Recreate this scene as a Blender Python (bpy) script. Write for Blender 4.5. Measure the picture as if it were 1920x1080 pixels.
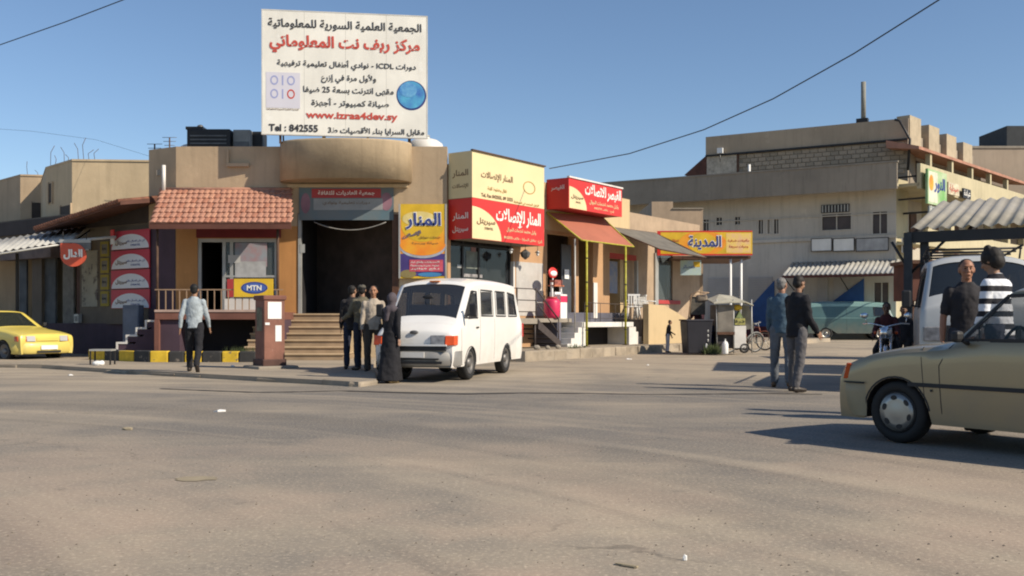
import bpy, bmesh, math, random
from mathutils import Vector, Matrix
from math import sin, cos, pi, radians
rnd = random.Random(7)
for o in list(bpy.data.objects): bpy.data.objects.remove(o)
SC = bpy.context.scene
COL = SC.collection
# ------------------------------------------------------------ camera
FPX = 1850.0; CH = 1.12; HOR = 600.0
cd = bpy.data.cameras.new('camera'); cam = bpy.data.objects.new('camera', cd); COL.objects.link(cam)
cam.location = (0, 0, CH); cam.rotation_euler = (pi/2, 0, 0)
cd.sensor_width = 36.0; cd.lens = 36.0*FPX/1920; cd.shift_y = (HOR-540)/1920
cd.clip_start = 0.1; cd.clip_end = 3000
SC.camera = cam
# ------------------------------------------------------------ light
SUN = Vector((.74, -.36, .60)).normalized()
w = bpy.data.worlds.new('World'); SC.world = w; w.use_nodes = True
nt = w.node_tree; nt.nodes.clear()
sky = nt.nodes.new('ShaderNodeTexSky'); sky.sky_type = 'NISHITA'; sky.sun_disc = False
sky.sun_elevation = math.asin(SUN.z); sky.sun_rotation = math.atan2(SUN.x, SUN.y)
sky.air_density = 1.0; sky.dust_density = 0.35; sky.ozone_density = 3.2; sky.altitude = 600
bg = nt.nodes.new('ShaderNodeBackground'); bg.inputs[1].default_value = 0.098
ow = nt.nodes.new('ShaderNodeOutputWorld')
nt.links.new(sky.outputs[0], bg.inputs[0]); nt.links.new(bg.outputs[0], ow.inputs[0])
ld = bpy.data.lights.new('sun', 'SUN'); ld.energy = 4.6; ld.angle = radians(.55); ld.color = (1, .88, .71)
lo = bpy.data.objects.new('sun', ld); COL.objects.link(lo); lo.rotation_euler = SUN.to_track_quat('Z', 'Y').to_euler(); lo.location = (20, -5, 30)
SC.view_settings.view_transform = 'Standard'; SC.view_settings.look = 'None'
SC.view_settings.exposure = 0.36; SC.view_settings.gamma = 1
SC.cycles.filter_width = 2.0
SC.cycles.max_bounces = 6; SC.cycles.transparent_max_bounces = 12
# ------------------------------------------------------------ materials
MC = {}
def M(name, col, rough=.8, var=.12, scale=2.5, bump=.0, metal=0., streak=0., alpha=1., spec=.4, fine=.0, col2=None, coat=0., patch=None, emis=0., dirt=0.):
    if name in MC: return MC[name]
    m = bpy.data.materials.new(name); MC[name] = m; m.use_nodes = True
    n = m.node_tree; L = n.links; b = n.nodes['Principled BSDF']
    b.inputs['Roughness'].default_value = rough; b.inputs['Metallic'].default_value = metal
    b.inputs['Specular IOR Level'].default_value = spec; b.inputs['Coat Weight'].default_value = coat
    b.inputs['Alpha'].default_value = alpha
    tc = n.nodes.new('ShaderNodeTexCoord')
    def noise(sc, det=5, vec=None, ro=.55):
        t = n.nodes.new('ShaderNodeTexNoise'); t.inputs['Scale'].default_value = sc; t.inputs['Detail'].default_value = det
        t.inputs['Roughness'].default_value = ro; L.new(vec or tc.outputs['Object'], t.inputs['Vector']); return t.outputs['Fac']
    def ramp(f, a, bb, va=0., vb=1.):
        r = n.nodes.new('ShaderNodeMapRange'); r.inputs['From Min'].default_value = a; r.inputs['From Max'].default_value = bb
        r.inputs['To Min'].default_value = va; r.inputs['To Max'].default_value = vb; L.new(f, r.inputs['Value']); return r.outputs[0]
    def mix(f, a, c, mode='MIX'):
        x = n.nodes.new('ShaderNodeMix'); x.data_type = 'RGBA'; x.blend_type = mode
        if isinstance(f, float): x.inputs[0].default_value = f
        else: L.new(f, x.inputs[0])
        for i, v in ((6, a), (7, c)):
            if isinstance(v, tuple): x.inputs[i].default_value = (*v, 1)
            else: L.new(v, x.inputs[i])
        return x.outputs[2]
    c2 = col2 or tuple(max(0, v*(1-2.2*var)) for v in col)
    cc = mix(ramp(noise(scale), .35, .7), col, c2)
    if patch:   # (colour, scale, threshold): peeled or dirty patches
        cc = mix(ramp(noise(patch[1], 6, ro=.65), patch[2], patch[2]+.05), cc, patch[0])
    if streak:
        cc = mix(ramp(noise(scale*.45, 7, ro=.68), .42, .62, 0, .32), cc, tuple(v*.62 for v in col))
        cc = mix(ramp(noise(scale*2.7, 7, ro=.7), .60, .66, 0, .22), cc, tuple(min(1, v*1.35) for v in col))
        mp = n.nodes.new('ShaderNodeMapping'); mp.inputs['Scale'].default_value = (3.2, 3.2, .28); L.new(tc.outputs['Object'], mp.inputs[0])
        cc = mix(ramp(noise(1.3, 6, mp.outputs[0], .7), .5, .78, 0, streak), cc, tuple(v*.35 for v in col))
    if fine: cc = mix(ramp(noise(60, 3), .35, .65, 0, fine), cc, tuple(v*.5 for v in col))
    if dirt:     # road dust thickest low on the body
        sp = n.nodes.new('ShaderNodeSeparateXYZ'); L.new(tc.outputs['Object'], sp.inputs[0])
        mu = n.nodes.new('ShaderNodeMath'); mu.operation = 'MULTIPLY'; L.new(ramp(sp.outputs['Z'], .95, .22, .08, dirt), mu.inputs[0]); L.new(ramp(noise(4, 6, ro=.65), .25, .7, .35, 1.), mu.inputs[1])
        cc = mix(mu.outputs[0], cc, (.34, .27, .19)); rr_ = n.nodes.new('ShaderNodeMapRange'); L.new(mu.outputs[0], rr_.inputs['Value']); rr_.inputs['To Min'].default_value = rough; rr_.inputs['To Max'].default_value = .95; L.new(rr_.outputs[0], b.inputs['Roughness'])
    L.new(cc, b.inputs['Base Color'])
    if emis: L.new(cc, b.inputs['Emission Color']); b.inputs['Emission Strength'].default_value = emis
    if bump:
        bp = n.nodes.new('ShaderNodeBump'); bp.inputs['Strength'].default_value = .6; bp.inputs['Distance'].default_value = bump
        L.new(noise(scale*9, 6), bp.inputs['Height']); L.new(bp.outputs[0], b.inputs['Normal'])
    return m
# ------------------------------------------------------------ builder
class MB:
    def __init__(s): s.v = []; s.f = []; s.sm = []
    def add(s, vs, fs, smooth=False):
        k = len(s.v); s.v += [Vector(p) for p in vs]; s.f += [tuple(i+k for i in f) for f in fs]; s.sm += [smooth]*len(fs); return s
    def box(s, x0, x1, y0, y1, z0, z1, rot=0, piv=None):
        vs = [Vector((x, y, z)) for z in (z0, z1) for y in (y0, y1) for x in (x0, x1)]
        if rot:
            c = Vector(piv or ((x0+x1)/2, (y0+y1)/2, 0)); R = Matrix.Rotation(rot, 3, 'Z')
            vs = [R @ (p-c) + c for p in vs]
        return s.add(vs, [(0, 2, 3, 1), (4, 5, 7, 6), (0, 1, 5, 4), (2, 6, 7, 3), (0, 4, 6, 2), (1, 3, 7, 5)])
    def hexa(s, b, t):     # 4 bottom points, 4 top points
        return s.add(list(b)+list(t), [(3, 2, 1, 0), (4, 5, 6, 7), (0, 1, 5, 4), (1, 2, 6, 5), (2, 3, 7, 6), (3, 0, 4, 7)])
    def prism(s, poly, z0, z1, axis='z'):
        n = len(poly)
        f = {'z': lambda a, b, c: (a, b, c), 'y': lambda a, b, c: (a, c, b), 'x': lambda a, b, c: (c, a, b)}[axis]
        vs = [f(a, b, z0) for a, b in poly] + [f(a, b, z1) for a, b in poly]
        return s.add(vs, [tuple(reversed(range(n))), tuple(range(n, 2*n))] + [(i, (i+1) % n, (i+1) % n+n, i+n) for i in range(n)])
    def tube(s, pts, r, n=8, caps=True, flat=None):
        pts = [Vector(p) for p in pts]; rs = r if isinstance(r, (list, tuple)) else [r]*len(pts)
        k = len(s.v); up = Vector((0, 0, 1)); pu = None
        for i, p in enumerate(pts):
            d = (pts[min(i+1, len(pts)-1)]-pts[max(i-1, 0)])
            d = d.normalized() if d.length > 1e-9 else up
            if pu is None: a = d.cross(up if abs(d.z) < .9 else Vector((1, 0, 0))).normalized()
            else:
                a = pu - d*pu.dot(d); a = a.normalized() if a.length > 1e-6 else d.orthogonal().normalized()
            pu = a; b = d.cross(a)
            for j in range(n):
                t = 2*pi*j/n; s.v.append(p + a*cos(t)*rs[i] + b*sin(t)*rs[i])
        for i in range(len(pts)-1):
            for j in range(n):
                s.f.append((k+i*n+j, k+i*n+(j+1) % n, k+(i+1)*n+(j+1) % n, k+(i+1)*n+j)); s.sm.append(n > 4)
        if caps:
            s.f.append(tuple(reversed(range(k, k+n)))); s.f.append(tuple(range(k+(len(pts)-1)*n, k+len(pts)*n))); s.sm += [False]*2
        return s
    def rod(s, a, b, r, n=6): return s.tube([a, b], r, n)
    def capsule(s, pts, rs, n=10):     # tube with rounded ends
        pts = [Vector(p) for p in pts]; P = []; R = []
        d0 = (pts[0]-pts[1]).normalized(); d1 = (pts[-1]-pts[-2]).normalized()
        for a in (80, 55, 28): P.append(pts[0]+d0*rs[0]*sin(radians(a))); R.append(rs[0]*cos(radians(a)))
        P += pts; R += list(rs)
        for a in (28, 55, 80): P.append(pts[-1]+d1*rs[-1]*sin(radians(a))); R.append(rs[-1]*cos(radians(a)))
        return s.tube(P, R, n)
    def ell(s, c, r, rot=None, nu=14, nv=10):
        c = Vector(c); k = len(s.v); R = rot or Matrix.Identity(3)
        vs = []
        for i in range(nv+1):
            ph = pi*i/nv
            for j in range(nu):
                t = 2*pi*j/nu; vs.append(c + R @ Vector((r[0]*sin(ph)*cos(t), r[1]*sin(ph)*sin(t), r[2]*cos(ph))))
        fs = [(i*nu+j, (i+1)*nu+j, (i+1)*nu+(j+1) % nu, i*nu+(j+1) % nu) for i in range(nv) for j in range(nu)]
        return s.add(vs, fs, True)
    def lathe(s, prof, c=(0, 0, 0), axis='y', n=28, smooth=True):
        vs = []; c = Vector(c); m = len(prof)
        for j in range(n):
            t = 2*pi*j/n
            for r, h in prof:
                p = {'y': (r*cos(t), h, r*sin(t)), 'z': (r*cos(t), r*sin(t), h), 'x': (h, r*cos(t), r*sin(t))}[axis]
                vs.append(c+Vector(p))
        return s.add(vs, [(j*m+i, j*m+i+1, ((j+1) % n)*m+i+1, ((j+1) % n)*m+i) for j in range(n) for i in range(m-1)], smooth)
    def build(s, name, mat, parent=None, bevel=0, sub=0, remesh=0, smooth_it=0, folds=0):
        me = bpy.data.meshes.new(name); me.from_pydata([tuple(p) for p in s.v], [], s.f)
        bm = bmesh.new(); bm.from_mesh(me); bmesh.ops.remove_doubles(bm, verts=bm.verts, dist=1e-5) if remesh == 0 and not sub == -1 else None
        if remesh == 0: bmesh.ops.recalc_face_normals(bm, faces=bm.faces)
        bm.to_mesh(me); bm.free()
        if any(s.sm) and len(me.polygons) == len(s.sm): me.polygons.foreach_set('use_smooth', s.sm)
        elif any(s.sm):
            for p in me.polygons: p.use_smooth = True
        me.materials.append(mat)
        o = bpy.data.objects.new(name, me); COL.objects.link(o)
        if parent: o.parent = parent
        if remesh:
            md = o.modifiers.new('remesh', 'REMESH'); md.mode = 'VOXEL'; md.voxel_size = remesh; md.use_smooth_shade = True
            if smooth_it: q = o.modifiers.new('smooth', 'SMOOTH'); q.iterations = smooth_it; q.factor = .5
            if folds:
                q = o.modifiers.new('folds', 'DISPLACE'); q.texture = FOLD; q.strength = folds; q.mid_level = .5; q.texture_coords = 'LOCAL'
        if bevel: md = o.modifiers.new('bevel', 'BEVEL'); md.width = bevel; md.segments = 2; md.limit_method = 'ANGLE'
        return o
FOLD = bpy.data.textures.new('folds', 'CLOUDS'); FOLD.noise_scale = .085; FOLD.noise_depth = 3
def thing(name, label, cat, loc=(0, 0, 0), rz=0, group=None):
    o = bpy.data.objects.new(name, None); COL.objects.link(o); o.location = loc; o.rotation_euler = (0, 0, rz)
    o.empty_display_size = .2; return tag(o, label, cat, group)
def tag(o, label, cat, group=None, kind=None):
    if label: o['label'] = label
    if cat: o['category'] = cat
    if group: o['group'] = group
    if kind: o['kind'] = kind
    return o
def struct(o): o['kind'] = 'structure'; return o
def dup(o, name, parent, loc=None, rot=None):
    c = o.copy(); COL.objects.link(c); c.parent = parent; c.name = name
    if loc is not None: c.location = loc
    if rot is not None: c.rotation_euler = rot
    return c
def copytree(o, parent=None):
    c = o.copy(); COL.objects.link(c); c.parent = parent
    for ch in list(o.children): copytree(ch, c)
    return c
def shift(b, dx=0, dy=0, dz=0):
    for p in b.v: p += Vector((dx, dy, dz))
    return b
# pavement and road heights, and where the photograph's measured points stand on them
def gz(x, y):
    t = min(1, max(0, (y-24)/21)); return .12*t*t*(3-2*t)
def W(px, py, Y): return Vector(((px-960)/FPX*Y, Y, CH-(py-HOR)/FPX*Y))
def G(px, py, dz=0):
    Y = 20
    for _ in range(30): Y = (CH-gz(0, Y)-dz)*FPX/(py-HOR)
    return Vector(((px-960)/FPX*Y, Y, gz(0, Y)+dz))
class Frame:      # a facade: local x along it, local -y towards the street
    def __init__(s, X, Y, deg): s.O = Vector((X, Y)); s.t = radians(deg); s.u = Vector((cos(s.t), sin(s.t))); s.n = Vector((-sin(s.t), cos(s.t)))
    def x(s, px, d=0):
        k = (px-960)/FPX; P = s.O+s.n*d; return (k*P.y-P.x)/(s.u.x-k*s.u.y)
    def Y(s, px, d=0): return (s.O+s.n*d+s.u*s.x(px, d)).y
    def z(s, px, py, d=0): return CH-(py-HOR)/FPX*s.Y(px, d)
    def p(s, px, py, d=0): return (s.x(px, d), s.z(px, py, d))
    def loc(s, x=0, d=0, z=0): q = s.O+s.u*x+s.n*d; return (q.x, q.y, z)
    def thing(s, name, label, cat, x=0, d=0, z=0, group=None): return thing(name, label, cat, s.loc(x, d, z), s.t, group)
def wall_cells(b, x0, x1, z0, z1, ops, y0, y1):
    xs = sorted({x0, x1, *[v for o in ops for v in (o[0], o[1]) if x0 < v < x1]}); zs = sorted({z0, z1, *[v for o in ops for v in (o[2], o[3]) if z0 < v < z1]})
    for a, c in zip(xs, xs[1:]):
        for e, g in zip(zs, zs[1:]):
            m, k = (a+c)/2, (e+g)/2
            if not any(o[0] < m < o[1] and o[2] < k < o[3] for o in ops): b.box(a, c, y0, y1, e, g)
    return b
# ------------------------------------------------------------ lettering
AR = {'ء': (0xFE80, 1), 'آ': (0xFE81, 2), 'أ': (0xFE83, 2), 'ؤ': (0xFE85, 2), 'إ': (0xFE87, 2), 'ئ': (0xFE89, 4), 'ا': (0xFE8D, 2), 'ة': (0xFE93, 2), 'د': (0xFEA9, 2), 'ذ': (0xFEAB, 2), 'ر': (0xFEAD, 2), 'ز': (0xFEAF, 2), 'و': (0xFEED, 2), 'ى': (0xFEEF, 2), 'ي': (0xFEF1, 4), 'ب': (0xFE8F, 4)}
for i, c in enumerate('تثجحخ'): AR[c] = (0xFE95+4*i, 4)
for i, c in enumerate('سشصضطظعغفقكلمنه'): AR[c] = (0xFEB1+4*i, 4)
LA = {'آ': 0xFEF5, 'أ': 0xFEF7, 'إ': 0xFEF9, 'ا': 0xFEFB}
def arab(t):
    out = []; i = 0; prev = False
    while i < len(t):
        c = t[i]
        if c not in AR: out.append(c); prev = False; i += 1; continue
        if c == 'ل' and i+1 < len(t) and t[i+1] in LA:
            out.append(chr(LA[t[i+1]]+(1 if prev else 0))); prev = False; i += 2; continue
        b, n = AR[c]; nx = i+1 < len(t) and t[i+1] in AR and t[i+1] != 'ء' and n == 4
        k = (3 if nx else 1) if prev and n > 1 else (2 if nx else 0)
        out.append(chr(b+k)); prev = (n == 4); i += 1
    import re
    if not any(c in AR for c in t): return t
    s = ''.join(out)[::-1]
    return re.sub(r'[A-Za-z0-9.%:]+', lambda m: m.group(0)[::-1], s)
def text(body, x, z, width, mat, parent, y=-.01, height=None, bold=.012, shear=0, name='lettering', maxh=None, ang=0):
    cu = bpy.data.curves.new('lettering', 'FONT'); cu.body = arab(body); cu.size = 1; cu.align_x = 'CENTER'; cu.offset = bold; cu.shear = shear
    cu.extrude = .012; cu.resolution_u = 3
    t = bpy.data.objects.new('tmp', cu); COL.objects.link(t)
    bpy.context.view_layer.update()
    me = bpy.data.meshes.new_from_object(t.evaluated_get(bpy.context.evaluated_depsgraph_get()))
    bpy.data.objects.remove(t)
    xs = [v.co.x for v in me.vertices]; ys = [v.co.y for v in me.vertices]
    if not xs: return
    w_, h_ = max(xs)-min(xs), max(ys)-min(ys); cx, cy = (max(xs)+min(xs))/2, (max(ys)+min(ys))/2
    sx = width/w_; sy = height/h_ if height else sx
    if maxh and sy*h_ > maxh: sy = maxh/h_
    for v in me.vertices:
        a, b = (v.co.x-cx)*sx, (v.co.y-cy)*sy
        v.co = (x+a*cos(ang)-b*sin(ang), y-.003+(.003 if v.co.z < 0 else 0), z+a*sin(ang)+b*cos(ang))
    me.materials.clear(); me.materials.append(mat)
    o = bpy.data.objects.new(name, me); COL.objects.link(o); o.parent = parent
    return o
def panel(name, x0, x1, z0, z1, y, mat, parent, t=.004):
    return MB().box(x0, x1, y-t, y, z0, z1).build(name, mat, parent)
def disc(cx, cz, rx, rz, y, t=.003, a0=0, a1=360, n=28):
    pts = [(cx+rx*cos(radians(a0+(a1-a0)*i/n)), cz+rz*sin(radians(a0+(a1-a0)*i/n))) for i in range(n+(0 if a1-a0 == 360 else 1))]
    return MB().prism(pts, y-t, y, 'y')
def corrug(W_, D_, pitch, amp, thick=.004):   # corrugated sheet, ridges run along y; local x 0..W, y 0..D, z=0
    b = MB(); n = int(W_/pitch*4); k = 0; vs = []
    for s_ in (0, -thick):
        for i in range(n+1):
            x = W_*i/n; z = amp*sin(2*pi*x/pitch)+s_
            vs += [(x, 0, z), (x, D_, z)]
    m = 2*(n+1); fs = []
    for i in range(n):
        a = 2*i; fs += [(a, a+2, a+3, a+1), (m+a, m+a+1, m+a+3, m+a+2), (a, m+a, m+a+2, a+2), (a+1, a+3, m+a+3, m+a+1)]
    return b.add(vs, fs, True)
# ------------------------------------------------------------ palette
plaster = M('plaster', (.50, .375, .245), var=.10, scale=.8, bump=.01, streak=.35, fine=.08)
plaster_b = M('plaster_pale', (.60, .47, .30), var=.10, scale=.7, bump=.01, streak=.4, fine=.1)
plaster_g = M('plaster_grey', (.22, .19, .155), var=.14, scale=.5, bump=.01, streak=.5, fine=.12)
cream = M('cream_paint', (.52, .46, .30), var=.08, scale=.5, streak=.35)
dirtywhite = M('dirty_white_paint', (.40, .385, .35), var=.10, scale=.5, streak=.35)
orange_w = M('orange_paint', (.52, .25, .085), var=.10, scale=.8, streak=.3, fine=.08)
purple = M('purple_paint', (.075, .045, .065), var=.12, scale=1.5, streak=.3)
brownred = M('brown_red_paint', (.20, .085, .062), var=.15, scale=2, streak=.3)
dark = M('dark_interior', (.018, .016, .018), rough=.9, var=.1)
darker = M('dark_metal', (.03, .03, .032), rough=.5, var=.1, metal=.3)
grey_m = M('grey_metal', (.16, .16, .16), rough=.5, var=.15, scale=5, metal=.4)
alu = M('aluminium', (.42, .42, .40), rough=.45, var=.1, metal=.3)
white_p = M('white_paint', (.72, .70, .66), rough=.6, var=.06, streak=.15)
white_cl = M('clean_white', (.78, .78, .76), rough=.45, var=.03)
red_s = M('red_sign', (.62, .035, .03), rough=.45, var=.05, scale=1)
red_f = M('faded_red', (.42, .05, .05), rough=.6, var=.1, scale=1)
cream_s = M('cream_sign', (.72, .60, .34), rough=.5, var=.04, scale=1)
board_w = M('board_white', (.80, .78, .71), rough=.5, var=.03, scale=1, streak=.12)
ink = M('black_ink', (.03, .03, .035), rough=.6, var=0)
ink_b = M('brown_ink', (.16, .09, .05), rough=.6, var=0)
red_i = M('red_ink', (.50, .07, .05), rough=.6, var=0)
wht_i = M('white_ink', (.80, .78, .72), rough=.5, var=0)
blue_i = M('blue_ink', (.03, .05, .22), rough=.5, var=0)
blue_l = M('pale_blue_ink', (.30, .33, .55), rough=.5, var=0)
yel_s = M('yellow_sign', (.75, .48, .03), rough=.5, var=.12, scale=2)
org_s = M('orange_sign', (.80, .22, .02), rough=.5, var=.15, scale=2, col2=(.8, .42, .03))
step_m = M('step_stone', (.50, .37, .23), var=.12, scale=2, bump=.005, fine=.1)
conc = M('concrete', (.33, .29, .235), var=.15, scale=1.5, bump=.01, streak=.1, fine=.2)
tile_m = M('roof_tile', (.45, .225, .155), var=.16, scale=2.3, bump=.004, fine=.1)
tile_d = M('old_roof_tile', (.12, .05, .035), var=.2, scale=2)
steel_w = M('white_steel', (.6, .59, .55), rough=.5, var=.1)
yel_p = M('yellow_kerb_paint', (.74, .50, .04), var=.15, scale=4, patch=((.14, .12, .10), 6, .60), fine=.15)
blk_p = M('black_kerb_paint', (.045, .045, .045), var=.15, scale=4, patch=((.2, .17, .14), 6, .60), fine=.15)
glass_d = M('dark_glass', (.02, .024, .028), rough=.08, var=0, spec=.7, alpha=.9)
glass_c = M('shop_glass', (.10, .12, .13), rough=.1, var=0, spec=.6, alpha=.45)
rust = M('rusty_steel', (.10, .055, .035), rough=.8, var=.2, scale=6)
corr_w = M('white_corrugated_sheet', (.52, .51, .47), rough=.5, var=.12, scale=1.5, streak=.3)
wood = M('brown_wood', (.12, .055, .03), rough=.6, var=.2, scale=3)
black_r = M('black_rubber', (.018, .018, .018), rough=.75, var=.1)
pink = M('pink_plastic', (.60, .03, .10), rough=.4, var=.03)
green_l = M('weed_green', (.06, .085, .025), rough=.8, var=.3, scale=8)
# ------------------------------------------------------------ ground
def asphalt(name, base, dust, amt, fine_s=.5):
    m = bpy.data.materials.new(name); m.use_nodes = True; n = m.node_tree; L = n.links; b = n.nodes['Principled BSDF']
    geo = n.nodes.new('ShaderNodeNewGeometry')
    def noi(sc, det=6, sx=1, sy=1, ro=.6, ang=0):
        mp = n.nodes.new('ShaderNodeMapping'); mp.inputs['Scale'].default_value = (sx, sy, 1); mp.inputs['Rotation'].default_value = (0, 0, ang); L.new(geo.outputs['Position'], mp.inputs[0])
        t = n.nodes.new('ShaderNodeTexNoise'); t.inputs['Scale'].default_value = sc; t.inputs['Detail'].default_value = det; t.inputs['Roughness'].default_value = ro
        L.new(mp.outputs[0], t.inputs['Vector']); return t.outputs['Fac']
    def mr(f, a, c, va=0., vb=1.):
        r = n.nodes.new('ShaderNodeMapRange'); r.inputs['From Min'].default_value = a; r.inputs['From Max'].default_value = c; r.inputs['To Min'].default_value = va; r.inputs['To Max'].default_value = vb
        L.new(f, r.inputs['Value']); return r.outputs[0]
    def math_(op, a, c):
        x = n.nodes.new('ShaderNodeMath'); x.operation = op; x.use_clamp = True
        for i, v in enumerate((a, c)):
            if isinstance(v, float): x.inputs[i].default_value = v
            else: L.new(v, x.inputs[i])
        return x.outputs[0]
    def mix(f, a, c):
        x = n.nodes.new('ShaderNodeMix'); x.data_type = 'RGBA'; L.new(f, x.inputs[0])
        for i, v in ((6, a), (7, c)):
            if isinstance(v, tuple): x.inputs[i].default_value = (*v, 1)
            else: L.new(v, x.inputs[i])
        return x.outputs[2]
    sep = n.nodes.new('ShaderNodeSeparateXYZ'); L.new(geo.outputs['Position'], sep.inputs[0])
    farf = math_('MULTIPLY', mr(sep.outputs['Y'], 15., 21., 0., .9), mr(noi(.8, 5), .3, .6, .3, 1.))         # bleached dusty apron before the shops
    nearf = math_('ADD', math_('MULTIPLY', mr(sep.outputs['Y'], 4.5, 10., 1., 0.), mr(noi(.5, 6), .35, .6, .25, .85)), farf)         # sand drifted over the near edge of the junction
    d = math_('ADD', mr(noi(.22, 5), .46, .62, 0.05, .5), nearf)
    d = math_('ADD', d, mr(noi(.5, 5, .22, 1.5, ang=.22), .5, .75, 0., .5))
    d = math_('MULTIPLY', d, amt)
    c = mix(d, base, dust)
    c = mix(math_('MULTIPLY', mr(sep.outputs['Y'], 5., 11., .9, .0), mr(noi(.45, 5), .45, .58, 0., .85)), c, (.38, .295, .225))
    # dark tyre lanes sweeping across the junction
    # tyre lanes: noise laid along arcs about the inside of the bend
    vs_ = n.nodes.new('ShaderNodeVectorMath'); vs_.operation = 'DISTANCE'; L.new(geo.outputs['Position'], vs_.inputs[0]); vs_.inputs[1].default_value = (-11, -1.5, 0)
    def arc(sc, a, c_, v):
        cb = n.nodes.new('ShaderNodeCombineXYZ'); L.new(vs_.outputs['Value'], cb.inputs[0]); m_ = n.nodes.new('ShaderNodeMath'); m_.operation = 'MULTIPLY'; m_.inputs[1].default_value = .06; L.new(sep.outputs['Y'], m_.inputs[0]); L.new(m_.outputs[0], cb.inputs[1])
        t_ = n.nodes.new('ShaderNodeTexNoise'); t_.inputs['Scale'].default_value = sc; t_.inputs['Detail'].default_value = 4; L.new(cb.outputs[0], t_.inputs['Vector']); return mr(t_.outputs['Fac'], a, c_, 0., v)
    c = mix(arc(.8, .50, .66, .38), c, tuple(v*.66 for v in base)); c = mix(arc(2.6, .56, .70, .25), c, tuple(v*.55 for v in base))
    c = mix(arc(1.7, .54, .66, .35), c, tuple(min(1, v*1.1) for v in dust))
    c = mix(mr(noi(.9, 3, .12, 1.6, ang=-.12), .58, .72, 0., .25), c, tuple(v*.55 for v in base))
    # oil spots, stones, grain
    c = mix(mr(noi(2.2, 5), .66, .74, 0., .5), c, tuple(v*.5 for v in base))
    c = mix(mr(noi(38, 3, ro=.7), .52, .70, 0., fine_s), c, tuple(min(1, v*1.7) for v in dust))
    c = mix(mr(noi(27, 3, ro=.7), .58, .74, 0., fine_s*.8), c, tuple(v*.35 for v in base))
    # cracks
    vo = n.nodes.new('ShaderNodeTexVoronoi'); vo.feature = 'DISTANCE_TO_EDGE'; vo.inputs['Scale'].default_value = .55
    wv = n.nodes.new('ShaderNodeVectorMath'); wv.operation = 'ADD'; t = n.nodes.new('ShaderNodeTexNoise'); t.inputs['Scale'].default_value = 1.5; t.inputs['Detail'].default_value = 6
    L.new(geo.outputs['Position'], t.inputs['Vector']); L.new(geo.outputs['Position'], wv.inputs[0]); L.new(t.outputs['Color'], wv.inputs[1]); L.new(wv.outputs[0], vo.inputs['Vector'])
    cr = math_('MULTIPLY', mr(vo.outputs['Distance'], .004, .014, 1., 0.), mr(noi(.3, 3), .55, .65, 0., .45))
    c = mix(cr, c, tuple(v*.3 for v in base))
    L.new(c, b.inputs['Base Color']); b.inputs['Roughness'].default_value = .88; b.inputs['Specular IOR Level'].default_value = .25
    bp = n.nodes.new('ShaderNodeBump'); bp.inputs['Strength'].default_value = .5; bp.inputs['Distance'].default_value = .012
    h = math_('ADD', math_('MULTIPLY', noi(30, 4, ro=.7), .6), math_('MULTIPLY', noi(3, 5), .4)); L.new(h, bp.inputs['Height']); L.new(bp.outputs[0], b.inputs['Normal'])
    return m
road_m = asphalt('worn_asphalt', (.152, .143, .131), (.37, .31, .232), 1.)
pave_m = asphalt('dusty_pavement', (.25, .225, .19), (.36, .30, .225), .9, .35)
b = MB(); ys = [-30, -5, 0, 4, 8, 12, 16, 20, 22, 24]+[24+1.5*i for i in range(1, 15)]+[48, 60, 90, 200, 1500]
xs = [-1500, -100, -40, -20, -10, 0, 10, 20, 30, 60, 100, 1500]
vs = [(x, y, gz(x, y)) for y in ys for x in xs]; nx = len(xs)
b.add(vs, [(j*nx+i, j*nx+i+1, (j+1)*nx+i+1, (j+1)*nx+i) for j in range(len(ys)-1) for i in range(nx-1)], True)
struct(b.build('road', road_m))
def slab(name, pts, top, mat, bot=-.05):
    n = len(pts); b = MB(); b.add([(p[0], p[1], top) for p in pts]+[(p[0], p[1], bot) for p in pts], [tuple(range(n))]+[(i, i+n, (i+1) % n+n, (i+1) % n) for i in range(n)])
    return struct(b.build(name, mat))
PZ = .085
front = [G(px, py, PZ) for px, py in [(-260, 678), (-60, 681), (80, 684), (200, 691), (330, 698), (480, 706), (600, 712), (672, 716), (706, 712)]]
side_r = [(-2.95, 21.0), (-3.25, 23.2), (-3.5, 25.1), (-2.6, 26.6)]
pv = slab('pavement', [(p.x, p.y) for p in front]+side_r+[(-1.7, 27.6), (-14, 34), (-26, 36)], PZ, pave_m)
SF = Frame(-1.78, 27.39, 54.56)     # shop row on the right
def sf(x, d): q = SF.O+SF.u*x+SF.n*d; return (q.x, q.y)
P2 = .29
pv2 = slab('shop_pavement', [(-1.2, 26.9), sf(.3, -2.4), sf(6, -2.3), sf(10.5, -2.3), sf(12.2, -3.2), sf(17, -3.2), sf(24, -3), sf(24, 3), sf(-.5, 3)], P2, pave_m)
# kerb stones along the worn pavement edges, each its own stone
kerb_m = M('dusty_kerb', (.36, .30, .225), var=.2, scale=2.5, bump=.012, fine=.25)
def kerb(line, parent, top, step=.85, wd=.22, mat=kerb_m, jit=.02, skip=()):
    k = 0
    for a, c in zip(line, line[1:]):
        a = Vector((a[0], a[1])); c = Vector((c[0], c[1])); n = max(1, round((c-a).length/step)); d = (c-a)/n; nrm = Vector((d.y, -d.x)).normalized()
        for i in range(n):
            k += 1
            if k in skip: continue
            p, q = a+d*(i+.015), a+d*(i+.985); j = rnd.uniform(-jit, jit); h = top+.008+rnd.uniform(-.035, .012); o_ = nrm*(.02+j); w_ = -nrm*wd
            f = [(*(v), 0) for v in ()]
            bb = [p+o_, q+o_, q+w_, p+w_]
            MB().hexa([(v.x, v.y, -.04) for v in bb], [(v.x+rnd.uniform(-.02, .02), v.y+rnd.uniform(-.03, .03), h+rnd.uniform(-.015, .01)) for v in bb]).build('kerb_stone', mat, parent, bevel=.03)
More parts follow.
